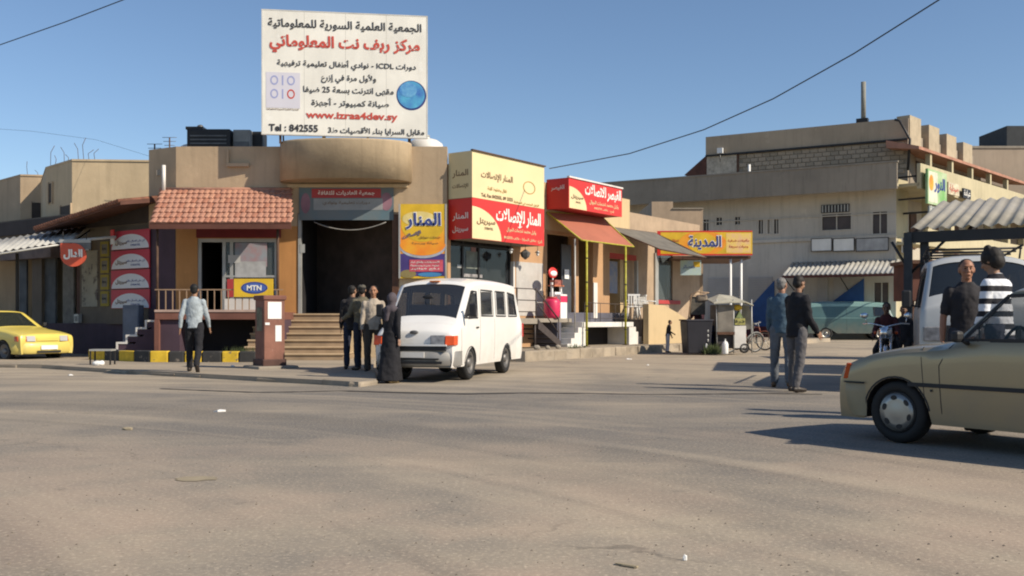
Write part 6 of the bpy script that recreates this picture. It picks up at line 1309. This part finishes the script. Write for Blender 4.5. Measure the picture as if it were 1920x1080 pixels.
cvm = M('pale_canvas', (.42, .40, .32), rough=.9, var=.12, scale=3)
MB().add([Vector(v) for v in vs]+[Vector(v)-Vector((0, 0, .03)) for v in vs], [(0, 1, 5, 4), (1, 2, 6, 5), (2, 3, 7, 6), (8, 12, 13, 9), (9, 13, 14, 10), (10, 14, 15, 11), (0, 8, 9, 1), (1, 9, 10, 2), (2, 10, 11, 3)]).build('canvas_roof', cvm, ck)
MB().add([(cx_(1372), -.2, cz_(572)), (cx_(1384), -.3, cz_(574)), (cx_(1398), -.1, cz_(615)), (cx_(1374), .0, cz_(620)), (cx_(1372), -.17, cz_(572)), (cx_(1384), -.27, cz_(574)), (cx_(1398), -.07, cz_(615)), (cx_(1374), .03, cz_(620))], [(0, 1, 2, 3), (7, 6, 5, 4), (0, 4, 5, 1), (1, 5, 6, 2), (2, 6, 7, 3)]).build('side_cloth', M('grey_cloth', (.28, .27, .25), rough=.9, var=.15), ck)
for x in (cx_(1332), cx_(1372)): wheel(ck, x, -.42, .16, .08, 'steel', MC['dark_rim'])
hf = thing('cart_frame', 'rusty bent pipe frame with cloth beside the covered cart', 'frame', (G(1295, 660).x, 31.6, .08)); k_ = 1/FPX*31.6; hx_ = lambda px: (px-1295)*k_; hz_ = lambda py: CH-(py-HOR)*k_-.08
MB().tube([(hx_(1274), 0, .0), (hx_(1275), 0, hz_(600)), (hx_(1281), 0, hz_(552)), (hx_(1292), 0, hz_(547)), (hx_(1314), 0, hz_(549))], .022, 6).tube([(hx_(1283), .4, 0), (hx_(1283), .4, hz_(555)), (hx_(1314), .4, hz_(550))], .02, 6).build('pipe', M('tan_pipe', (.35, .24, .15)), hf)
MB().box(hx_(1281), hx_(1308), .1, .16, hz_(590), hz_(556)).build('cloth', M('brown_net', (.13, .115, .09), var=.25, scale=6), hf); MB().box(hx_(1292), hx_(1312), .05, .3, hz_(565), hz_(553)).build('bundle', M('bundle', (.3, .24, .18), var=.3, scale=8), hf, bevel=.05)
dr = thing('black_bin', 'large black square bin next to the covered cart', 'bin', (G(1288, 661).x, 31.0, .08), radians(8)); k_ = 1/FPX*31
MB().hexa([(-.36, -.3, 0), (.36, -.3, 0), (.36, .3, 0), (-.36, .3, 0)], [(-.42, -.36, 1.02), (.42, -.36, 1.02), (.42, .36, 1.02), (-.42, .36, 1.02)]).build('body', M('bin_black', (.022, .022, .03), rough=.45, var=.1), dr, bevel=.03)
MB().box(-.44, .44, -.38, .38, 1.02, 1.06).build('rim', M('bin_grey', (.06, .06, .075)), dr); [MB().ell((.27, -.33, .25+.15*k), (.03, .02, .05)).build('tag', alu, dr) for k in (1, 2, 3)]; MB().ell((.22, -.33, .22), (.035, .02, .09)).build('tag', white_cl, dr)
d2 = thing('blue_barrel', 'dark blue barrel between the black bin and the cart', 'barrel', (G(1314, 660).x, 31.6, .08)); MB().lathe([(0, 0), (.26, 0), (.29, .05), (.29, .3), (.30, .32), (.29, .34), (.29, .8), (.26, .86), (0, .86)], (0, 0, 0), 'z', 20).build('body', M('barrel_blue', (.02, .025, .07), rough=.4), d2); MB().lathe([(.3, .55), (.31, .57), (.3, .59)], (0, 0, 0), 'z', 20).build('hoop', darker, d2)
gb = thing('gas_bottle', 'slim white gas bottle in front of the covered cart', 'bottle', (G(1347, 664).x, 30.4, .07)); MB().lathe([(0, 0), (.09, 0), (.1, .03), (.1, .3), (.07, .37), (.025, .4), (.025, .44), (0, .44)], (0, 0, 0), 'z', 16).build('body', white_cl, gb); MB().lathe([(0, .44), (.03, .44), (.03, .47), (0, .47)], (0, 0, 0), 'z', 10).build('valve', alu, gb)
gsx = thing('green_sack', 'bunch of green stalks in a heap before the cart', 'plants', (G(1322, 663).x, 30.7, .07)); 
b = MB()
for k in range(150):
    a = rnd.uniform(0, 2*pi); r_ = rnd.uniform(0, .33); x, y = r_*cos(a), r_*sin(a)*.5; h = rnd.uniform(.12, .38); d = Vector((rnd.uniform(-.15, .15), rnd.uniform(-.15, .15), h)); e = Vector((.02, .01, 0))
    b.add([Vector((x, y, 0))-e, Vector((x, y, 0))+e, Vector((x, y, 0))+d], [(0, 1, 2)])
o = b.build('stalks', green_l, gsx); o['kind'] = 'stuff'
# ------------------------------------------------------------ people. Local facing is -y; joints by forward kinematics, one skin surface each
def person(label, loc, rz, H=1.75, shirt=(.3, .33, .36), legs=(.03, .03, .04), skin=(.30, .165, .10), hair=(.015, .012, .01), armL=(0, 8, 10), armR=(0, 8, 10), legL=(0, 4), legR=(0, 4), lean=0., turn=0., nod=0., sleeve=1., coat=0., group=None,
           shoes=(.03, .022, .018), voxel=.009, dress=False, scarf=None, cap=None, beard=False, stripes=None, belly=0., bushy=0., sit=False, fat=1.):
    # arm = (swing forward deg, abduct deg, elbow bend deg, [forearm inward deg]); leg = (thigh forward, knee bend, [abduct])
    t = thing('person', label, 'person', loc, rz, group); s = H/1.75
    key = lambda c: 'c%02d%02d%02d' % tuple(int(v*99) for v in c)
    sk = M('skin_'+key(skin), skin, rough=.55, var=.08, scale=9, spec=.4)
    def dirv(sw, ab, side): a, b = radians(sw), radians(ab); return Vector((side*sin(b), -sin(a)*cos(b), -cos(a)*cos(b)))
    hip = Vector((0, 0, .93)); LR = Matrix.Rotation(radians(lean), 3, 'X')      # positive lean bends forward
    up = lambda p: hip+LR @ (Vector(p)-hip)
    J = {}
    lowest = 0
    for sd, nm, L in ((1, 'L', legL), (-1, 'R', legR)):
        ab = L[2] if len(L) > 2 else 3
        h_ = Vector((sd*.095, 0, .90)); d1 = dirv(L[0], ab, sd); k_ = h_+d1*.43; d2 = dirv(L[0]-L[1], ab*.3, sd); an = k_+d2*.41
        J[nm] = (h_, k_, an, d2)
    dz = -min(J['L'][2].z, J['R'][2].z)+.085
    if sit: dz = 0
    off = Vector((0, 0, dz))
    body = MB(); top = MB(); pants = MB()
    P = lambda p: (up(p)+off)*s
    # skin: torso core, neck, head
    R_ = [v*s for v in (.09, .085, .09, .09, .05)]
    body.capsule([P((0, 0, .93)), P((0, .0, 1.08)), P((0, 0, 1.25)), P((0, .01, 1.34)), P((0, .01, 1.40))], R_, 10)
    body.capsule([P((0, .012, 1.43)), P((0, 0, 1.54))], [.056*s, .054*s], 12)
    HR = LR @ Matrix.Rotation(radians(turn), 3, 'Z') @ Matrix.Rotation(radians(nod), 3, 'X'); hc = up((0, -.012, 1.635))
    Hd = lambda v: (hc+HR @ Vector(v)+off)*s
    sc3 = lambda *v: tuple(a*s for a in v)
    body.ell(Hd((0, .010, .022)), sc3(.076, .093, .094), HR, 18, 14)
    body.ell(Hd((0, -.018, -.035)), sc3(.060, .068, .080), HR, 16, 12)
    body.ell(Hd((0, -.048, -.092)), sc3(.032, .030, .024), HR, 10, 8)
    body.capsule([Hd((0, -.082, .020)), Hd((0, -.105, -.025))], [.010*s, .017*s], 8); body.ell(Hd((0, -.080, .034)), sc3(.052, .016, .012), HR, 10, 8)
    body.ell(Hd((0, -.083, -.060)), sc3(.026, .012, .011), HR, 10, 8)
    for sd in (1, -1): body.ell(Hd((sd*.078, .012, -.005)), sc3(.012, .022, .034), HR, 8, 8); body.ell(Hd((sd*.042, -.062, -.025)), sc3(.022, .02, .022), HR, 8, 8)
    # arms and hands
    sl = MB(); hands = {}
    for sd, A in ((1, armL), (-1, armR)):
        sh = Vector((sd*.168*fat, .01, 1.385)); inw = A[3] if len(A) > 3 else 0
        d1 = dirv(A[0], A[1], sd); e_ = sh+d1*.29
        d2 = dirv(A[0]+A[2], A[1]*.4-inw, sd); wr = e_+d2*.25; ha = wr+d2*.09
        q = [P(p) for p in (sh, e_, wr)]; D2 = LR @ d2
        body.capsule([q[0], (q[0]+q[1])/2, q[1], (q[1]+q[2])/2, q[2]], [v*s for v in (.052, .046, .038, .036, .026)], 10)
        # palm and five fingers
        side = D2.cross(Vector((1, 0, 0))); side = side.normalized() if side.length > .1 else Vector((0, 1, 0)); nrm = D2.cross(side).normalized()
        pw = P(wr); body.ell(pw+D2*.045*s, sc3(.016, .038, .046), Matrix((nrm, side, D2)).transposed(), 10, 8)
        for k, (o_, ln) in enumerate(((-.030, .062), (-.010, .074), (.011, .070), (.030, .055))):
            b0 = pw+(D2*.078+side*o_)*s; cur = nrm*(-sd)*.35 if True else 0; m1 = b0+(D2*.5+side*o_*2.2).normalized()*ln*.5*s; m2 = m1+((D2+cur).normalized())*ln*.5*s
            body.capsule([b0-D2*.02*s, b0, m1, m2], [v*s for v in (.0085, .0088, .008, .0065)], 6)
        fw = side if side.y < 0 else -side
        body.capsule([pw+(D2*.02+fw*.022)*s, pw+(D2*.045+fw*.046)*s, pw+(D2*.078+fw*.052)*s], [v*s for v in (.012, .0105, .008)], 6)
        hands[sd] = pw+D2*.08*s
        # sleeves
        f = sleeve; wd = .050+.010*coat+.004
        if f > .6: pts = [q[0], (q[0]+q[1])/2, q[1], q[1].lerp(q[2], .5), q[1].lerp(q[2], min(1, .96*f))]; top.capsule(pts, [v*s for v in (wd+.012, wd+.004, wd-.002, wd-.010, wd-.018)], 12)
        else: pts = [q[0], (q[0]+q[1])/2, q[0].lerp(q[1], .78)]; top.capsule(pts, [v*s for v in (wd+.012, wd+.006, wd+.002)], 12)
    # legs
    for nm, sd in (('L', 1), ('R', -1)):
        h_, k_, an, d2 = [v+off if i < 3 else v for i, v in enumerate(J[nm])]
        body.capsule([h_*s, k_*s, ((k_+an)/2+Vector((0, .012, 0)))*s, an*s], [v*s for v in (.075, .052, .048, .034)], 10)
        if not dress:
            pants.capsule([(h_+Vector((0, 0, .02)))*s, ((h_+k_)/2)*s, k_*s, ((k_+an)/2)*s, (an+Vector((0, 0, .02)))*s], [v*s*fat for v in (.100, .088, .072, .066, .062)], 12)
        foot = an+Vector((sd*.012, -.01, 0)); flat = 1 if foot.z < .14 else 0
        fd = Vector((sd*.12, -1, 0)).normalized() if flat else (Vector((0, -1, 0))+d2*.9).normalized()
        fz_ = max(.035, foot.z-.055)
        base = Vector((foot.x, foot.y, fz_))
        MB().capsule([(base-fd*.05)*s+Vector((0, 0, .012*s)), (base+fd*.03)*s+Vector((0, 0, .012*s)), (base+fd*.11)*s, (base+fd*.155)*s-Vector((0, 0, .004))], [v*s for v in (.042, .046, .038, .030)], 10).capsule([(an+Vector((0, 0, .03)))*s, (base)*s], [.043*s, .044*s], 10).build('shoe', M('shoe_'+key(shoes), shoes, rough=.5), t, remesh=.011, smooth_it=2)
    body.build('body', sk, t, remesh=voxel, smooth_it=2)
    # torso cloth as stacked elliptical rings
    def rings(mb, L, n=20):
        vs = []
        for x, y, z, rx_, ry_ in L:
            for k in range(n): a = 2*pi*k/n; vs.append(P((x+rx_*cos(a), y+ry_*sin(a), z)))
        fs = [(i*n+k, i*n+(k+1) % n, (i+1)*n+(k+1) % n, (i+1)*n+k) for i in range(len(L)-1) for k in range(n)]+[tuple(reversed(range(n))), tuple(range((len(L)-1)*n, len(L)*n))]
        mb.add(vs, fs, True)
    c_ = .012*coat; F = fat
    rings(top, [(0, 0, .86-.05*coat, (.165+c_)*F, .118+c_), (0, -.01*belly, .95, (.163+c_)*F, .120+c_+.03*belly), (0, -.02*belly, 1.06, (.158+c_)*F, .115+c_+.05*belly), (0, -.012*belly, 1.18, (.166+c_)*F, .118+c_+.03*belly), (0, 0, 1.30, (.180+c_)*F, .124+c_), (0, .005, 1.375, (.182+c_)*F, .112+c_), (0, .01, 1.425, (.158+c_)*F, .096+c_), (0, .012, 1.462, (.105+c_)*F, .080+c_), (0, .012, 1.50, .070+c_, .070+c_)])
    ctop = M('cloth_'+key(shirt), shirt, rough=.88, var=.15, scale=7)
    if stripes:
        ctop = M('striped_knit', (.70, .72, .76), rough=.9, var=.02); n_ = ctop.node_tree; b_ = n_.nodes['Principled BSDF']; tc = n_.nodes.new('ShaderNodeTexCoord'); sp = n_.nodes.new('ShaderNodeSeparateXYZ'); n_.links.new(tc.outputs['Object'], sp.inputs[0])
        mm = n_.nodes.new('ShaderNodeMath'); mm.operation = 'MODULO'; mm.inputs[1].default_value = .135; n_.links.new(sp.outputs['Z'], mm.inputs[0]); g_ = n_.nodes.new('ShaderNodeMath'); g_.operation = 'GREATER_THAN'; g_.inputs[1].default_value = .075; n_.links.new(mm.outputs[0], g_.inputs[0])
        mx = n_.nodes.new('ShaderNodeMix'); mx.data_type = 'RGBA'; mx.inputs[6].default_value = (.70, .72, .76, 1); mx.inputs[7].default_value = (.015, .015, .02, 1); n_.links.new(g_.outputs[0], mx.inputs[0]); n_.links.new(mx.outputs[2], b_.inputs['Base Color'])
    top.build('dress_top' if dress else ('jacket' if coat else 'shirt'), ctop, t, remesh=.012, smooth_it=3, folds=.028*s)
    if dress:
        pn = MB(); off2 = off; n = 24; vs = []
        fwd = (J['L'][2].y+J['R'][2].y)/2
        L = [(.0, 1.02, .16, .12), (0, .80, .185, .15), (fwd*.3, .5, .205, .19), (fwd*.6, .25, .225, .235), (fwd*.8, .05, .24, .27)]
        for yy, z, rx_, ry_ in L:
            for k in range(n): a = 2*pi*k/n; w_ = 1+.06*sin(a*5+z*3)*(1-z); vs.append(((rx_*cos(a)*w_)*s, (yy+ry_*sin(a)*w_)*s, z*s))
        pn.add(vs, [(i*n+k, i*n+(k+1) % n, (i+1)*n+(k+1) % n, (i+1)*n+k) for i in range(len(L)-1) for k in range(n)]+[tuple(reversed(range(n))), tuple(range((len(L)-1)*n, len(L)*n))], True)
        pn.build('skirt', ctop, t, remesh=.016, smooth_it=2, folds=.03)
    else:
        vs = []; n = 20
        for z, rx_, ry_ in ((.80, .15, .115), (.88, .165, .125), (.98, .158, .118), (1.0, .15, .11)):
            pass
        hh_ = [Vector((0, 0, z)) for z in (.84, .92, .99)]
        pants.capsule([(h+off)*s for h in (Vector((-.07, 0, .90)), Vector((.07, 0, .90)))], [.105*s*fat, .105*s*fat], 12).capsule([(Vector((-.05, 0, .96))+off)*s, (Vector((.05, 0, .96))+off)*s], [.108*s, .108*s], 12)
        pants.build('trousers', M('cloth_'+key(legs), legs, rough=.9, var=.15, scale=6), t, remesh=.012, smooth_it=3, folds=.028*s)
    # hair, scarf or cap, and the features of the face
    if scarf:
        sc_ = MB(); sc_.ell(Hd((0, .022, .010)), sc3(.098, .112, .125), HR, 16, 12).ell(Hd((0, .02, -.10)), sc3(.085, .085, .09), HR, 14, 10).ell(P((0, .03, 1.42)), sc3(.17, .12, .10), LR, 16, 10).capsule([P((0, .10, 1.42)), P((.02, .12, 1.22))], [.07*s, .05*s], 10)
        sc_.build('headscarf', M('cloth_'+key(scarf), scarf, rough=.9, var=.12, scale=6), t, remesh=.012, smooth_it=3, folds=.015)
        MB().ell(Hd((0, -.062, -.012)), sc3(.052, .042, .066), HR, 12, 10).build('face', sk, t)
    else:
        hm = M('hair_'+key(hair), hair, rough=.7, var=.25, scale=30)
        h_ = MB().ell(Hd((0, .026, .040)), sc3(.083+bushy, .090+bushy, .084+bushy), HR, 16, 12).ell(Hd((0, .055, -.01)), sc3(.074+bushy, .055+bushy, .075+bushy), HR, 14, 10)
        if bushy: [h_.ell(Hd((rnd.uniform(-.07, .07), rnd.uniform(-.03, .09), rnd.uniform(-.02, .13))), sc3(.04, .04, .035), HR, 8, 6) for _ in range(16)]
        h_.build('hair', hm, t, remesh=.010, smooth_it=1, folds=.01)
        if cap: MB().ell(Hd((0, .015, .062)), sc3(.088, .100, .062), HR, 16, 10).ell(Hd((0, -.10, .052)), sc3(.06, .055, .010), HR, 12, 8).build('cap', M('cloth_'+key(cap), cap, rough=.85), t, remesh=.010, smooth_it=1)
    if beard: MB().ell(Hd((0, -.055, -.078)), sc3(.050, .045, .042), HR, 12, 8).ell(Hd((0, -.09, -.043)), sc3(.030, .012, .007), HR, 8, 6).build('beard', M('hair_'+key(hair), hair), t)
    ey = M('eye', (.03, .02, .015), rough=.2, var=0)
    for sd in (1, -1):
        MB().ell(Hd((sd*.031, -.078, .008)), sc3(.011, .008, .006), HR, 8, 6).build('eye', ey, t); MB().ell(Hd((sd*.032, -.086, .034)), sc3(.019, .008, .004), HR, 8, 6).build('eyebrow', M('brow', (.02, .015, .012), var=0), t)
    MB().ell(Hd((0, -.092, -.058)), sc3(.020, .006, .0035), HR, 8, 6).build('lips', M('lip', (.22, .08, .06), var=0), t)
    return t, hands
def on(px, py, dz=0., z=0): g = G(px, py, z); return (g.x, g.y, g.z)
FG = 'people standing in a group beside the white minibus'
person('man in pale grey blue shirt and black trousers walking away past the striped kerb', on(364, 697, z=PZ), radians(183), 1.74, (.36, .41, .44), (.014, .014, .018), hair=(.01, .01, .01), armL=(-14, 14, 22), armR=(16, 13, 12), legL=(12, 5), legR=(-12, 20), lean=2, sleeve=.96, fat=1.0)
person('man in dark jacket and dark blue trousers seen from behind, leftmost in the group', on(661, 692, z=PZ), radians(190), 1.74, (.022, .020, .022), (.020, .026, .05), armL=(8, 10, 12), armR=(5, 9, 15), turn=-35, coat=1., group=FG)
person('man in olive brown jacket and flat cap turned towards the others in the group', on(679, 694, z=PZ), radians(215), 1.74, (.13, .115, .08), (.02, .024, .04), armL=(25, 14, 45), armR=(12, 12, 40), turn=-30, coat=1., cap=(.10, .09, .07), group=FG)
m4, hnd = person('man in pale patterned pullover and brown trousers facing the road, holding a white bag', on(700, 700, z=.04), radians(12), 1.75, (.42, .36, .29), (.075, .062, .05), skin=(.38, .19, .11), armL=(10, 10, 20), armR=(6, 10, 14), turn=-8, group=FG, hair=(.02, .015, .012))
bag = thing('carrier_bag', 'small white carrier bag held low beside the woman in black', 'bag', tuple(m4.location+Matrix.Rotation(radians(12), 3, 'Z') @ hnd[1]-Vector((0, 0, .27))))
MB().ell((0, 0, .0), (.11, .06, .15)).ell((0, 0, .12), (.06, .04, .07)).build('bag', M('bag_white', (.42, .44, .47), rough=.6), bag, remesh=.014, smooth_it=1, folds=.03); MB().tube([(-.04, 0, .14), (-.03, 0, .25), (.03, 0, .25), (.04, 0, .14)], .006, 5).build('handle', MC['bag_white'], bag)
person('woman in long black robe and grey headscarf in front of the minibus', on(732, 718), radians(150), 1.58, (.016, .011, .015), skin=(.34, .2, .14), armL=(16, 6, 30), armR=(-6, 8, 12), legL=(7, 5), legR=(-6, 6), lean=5, dress=True, scarf=(.085, .07, .08), shoes=(.25, .18, .08), group=FG)
PG = 'two men standing together on the road'
person('grey haired man in denim blue shirt and grey jeans, left of the road pair', on(1466, 727), radians(160), 1.80, (.07, .12, .17), (.13, .145, .17), hair=(.22, .21, .20), skin=(.33, .17, .11), armL=(8, 7, 20), armR=(14, 8, 28), legL=(10, 6), legR=(-9, 14), turn=-22, belly=.2, shoes=(.10, .06, .03), voxel=.007, group=PG)
person('man in black jacket and grey trousers with bowed head, beside the denim shirted man', on(1494, 735), radians(118), 1.78, (.012, .012, .013), (.11, .105, .11), armL=(12, 7, 26), armR=(10, 8, 30), legL=(5, 6), legR=(-6, 8), turn=8, nod=14, lean=3, coat=1., beard=True, voxel=.007, belly=.4, hair=(.02, .018, .016), group=PG)
Yt = 11.3; person('man in charcoal t shirt facing the camera behind the gold hatchback', ((1812-960)/FPX*Yt, Yt, 0), radians(-8), 1.79, (.028, .026, .030), (.05, .05, .06), skin=(.36, .17, .10), hair=(.04, .025, .018), armL=(4, 9, 10), armR=(-4, 12, 12), sleeve=.4, turn=-6, voxel=.007, fat=1.05)
Ys = 10.6; person('dark haired person in black and white striped jumper seen from behind near the white van', ((1876-960)/FPX*Ys, Ys, 0), radians(215), 1.86, (.6, .6, .6), (.04, .045, .07), armL=(10, 8, 22), armR=(14, 8, 30), turn=0, nod=12, lean=7, stripes=True, bushy=.022, voxel=.009)
ax = person('man with a dark red top sitting on the parked motorcycle', (mg.x+.14, mg.y+.36, -.06), radians(-22), 1.50, (.08, .02, .02), (.02, .02, .025), armL=(45, 12, 25), armR=(40, 12, 30), legL=(70, 75, 14), legR=(70, 75, 14), sit=True, skin=(.16, .09, .06), lean=8)
person('young person in dark clothes standing behind the motorcycle by the shelter post', (((1694-960)/FPX*19.3), 19.3, 0), radians(-30), 1.38, (.03, .028, .03), (.03, .03, .035), skin=(.2, .11, .07))
person('woman in dark red and black standing between the black bin and the covered cart', ((1310-960)/FPX*32.3, 32.3, .09), radians(200), 1.62, (.05, .015, .025), (.015, .015, .02), armL=(40, 10, 30), armR=(20, 10, 30), scarf=(.02, .015, .02), voxel=.012)
person('child in black top and pale jeans beside the beige low wall', ((1252-960)/FPX*31.3, 31.3, .09), radians(95), 1.02, (.014, .014, .016), (.34, .38, .46), armL=(30, 8, 40), armR=(10, 8, 20), voxel=.012, lean=10)
# driver seated in the gold hatchback
a_ = radians(125); hx = Vector((cos(a_), sin(a_))); hy = Vector((-sin(a_), cos(a_))); dp = hp+hx*(-.22)+hy*.34
person('driver in pale green shirt seated in the gold hatchback with hands at the wheel', (dp.x, dp.y, -.40), a_+pi/2, 1.62, (.30, .38, .33), (.03, .03, .04), skin=(.42, .2, .13), armL=(50, 8, 28), armR=(48, 8, 30), legL=(97, 42, 4), legR=(97, 42, 4), sit=True, sleeve=.7, lean=-8)
# ------------------------------------------------------------ small litter and weeds
k = 0
for px, py, w_, mt, lb in ((412, 772, .07, white_cl, 'small white paper scrap on the road in front of the minibus'), (240, 806, .06, dust_m, 'pale scrap on the road at the left'), (437, 687, .06, white_cl, 'crumpled white paper on the pavement near the pillar'), (1178, 674, .09, white_cl, 'tiny white scrap on the road before the shops'), (1215, 685, .04, white_cl, 'second tiny white scrap on the road before the shops'), (1283, 1051, .011, white_cl, 'white pebble of paper near the lower edge'), (133, 704, .06, white_cl, 'white scrap at the edge of the left pavement')):
    z_ = PZ if py in (687,) else 0; g = G(px, py, z_); t = thing('paper_scrap', lb, 'litter', (g.x, g.y, g.z))
    pts = [(w_*cos(a)*rnd.uniform(.6, 1.2), w_*.7*sin(a)*rnd.uniform(.6, 1.2), rnd.uniform(.004, .025)) for a in [2*pi*i/7 for i in range(7)]]; MB().add(pts+[(0, 0, .03)]+[(x, y, .002) for x, y, z in pts], [(i, (i+1) % 7, 7) for i in range(7)]+[(i, i+8, (i+1) % 7+8, (i+1) % 7) for i in range(7)]).build('paper', mt, t)
g = G(1175, 1062); t = thing('wood_chip', 'pale flat splinter lying on the road at the bottom', 'litter', (g.x, g.y, 0), radians(-35)); MB().box(-.055, .055, -.010, .010, .003, .010).box(-.02, .05, -.016, -.009, .003, .008).build('splinter', dust_m, t)
g = G(543, 914); 
st_ = M('dark_stone', (.05, .045, .04), var=.2, scale=20)
r_ = random.Random(5); b = MB()
for _ in range(900):
    Y = 4.1+14*r_.random()**1.6; x = r_.uniform(-.55, .55)*Y; z = gz(x, Y); rad = r_.uniform(.002, .007)
    b.add([(x-rad, Y-rad, z), (x+rad, Y-rad*.7, z), (x+rad*.8, Y+rad, z), (x-rad, Y+rad, z), (x, Y, z+rad*1.1)], [(0, 1, 4), (1, 2, 4), (2, 3, 4), (3, 0, 4)])
tag(b.build('gravel', M('loose_gravel', (.20, .17, .13), var=.35, scale=3)), 'loose gravel scattered over the road surface', 'gravel', kind='stuff')
def weeds(label, x, y, z, n, h, rx_=.25):
    b = MB()
    for _ in range(n):
        px_, py_ = rnd.gauss(0, rx_*.5), rnd.gauss(0, .08); d = Vector((rnd.gauss(0, .07), rnd.gauss(0, .07), h*rnd.uniform(.4, 1))); e = Vector((.006, .003, 0))
        b.add([Vector((px_, py_, 0))-e, Vector((px_, py_, 0))+e, Vector((px_, py_, 0))+d*.6+e*1.5, Vector((px_, py_, 0))+d], [(0, 1, 2, 3)])
    o = b.build('weeds', green_l, None); o.location = (x, y, z); tag(o, label, 'plants', kind='stuff')
weeds('dry weeds growing behind the striped kerb under the porch', (455-960)/FPX*25, 25, PZ, 160, .42, .4)
weeds('tuft of weeds at the shop pavement edge', sf(3.5, -2.0)[0], sf(3.5, -2.0)[1], P2, 60, .15)
r_ = random.Random(9)
for i, (px, Y, sz) in enumerate(((1000, 27.8, .10), (1004, 28.4, .08), (983, 27.4, .09))):
    t = thing('rock', ('pale stone under the landing beside the minibus', 'small stone under the stair of the landing', 'round stone at the corner of the landing')[i], 'rock', (*sf(1.6+.55*i, -1.9), P2)); MB().ell((0, 0, sz*.6), (sz, sz*.8, sz*.7)).build('stone', conc, t, remesh=.02, folds=.05)
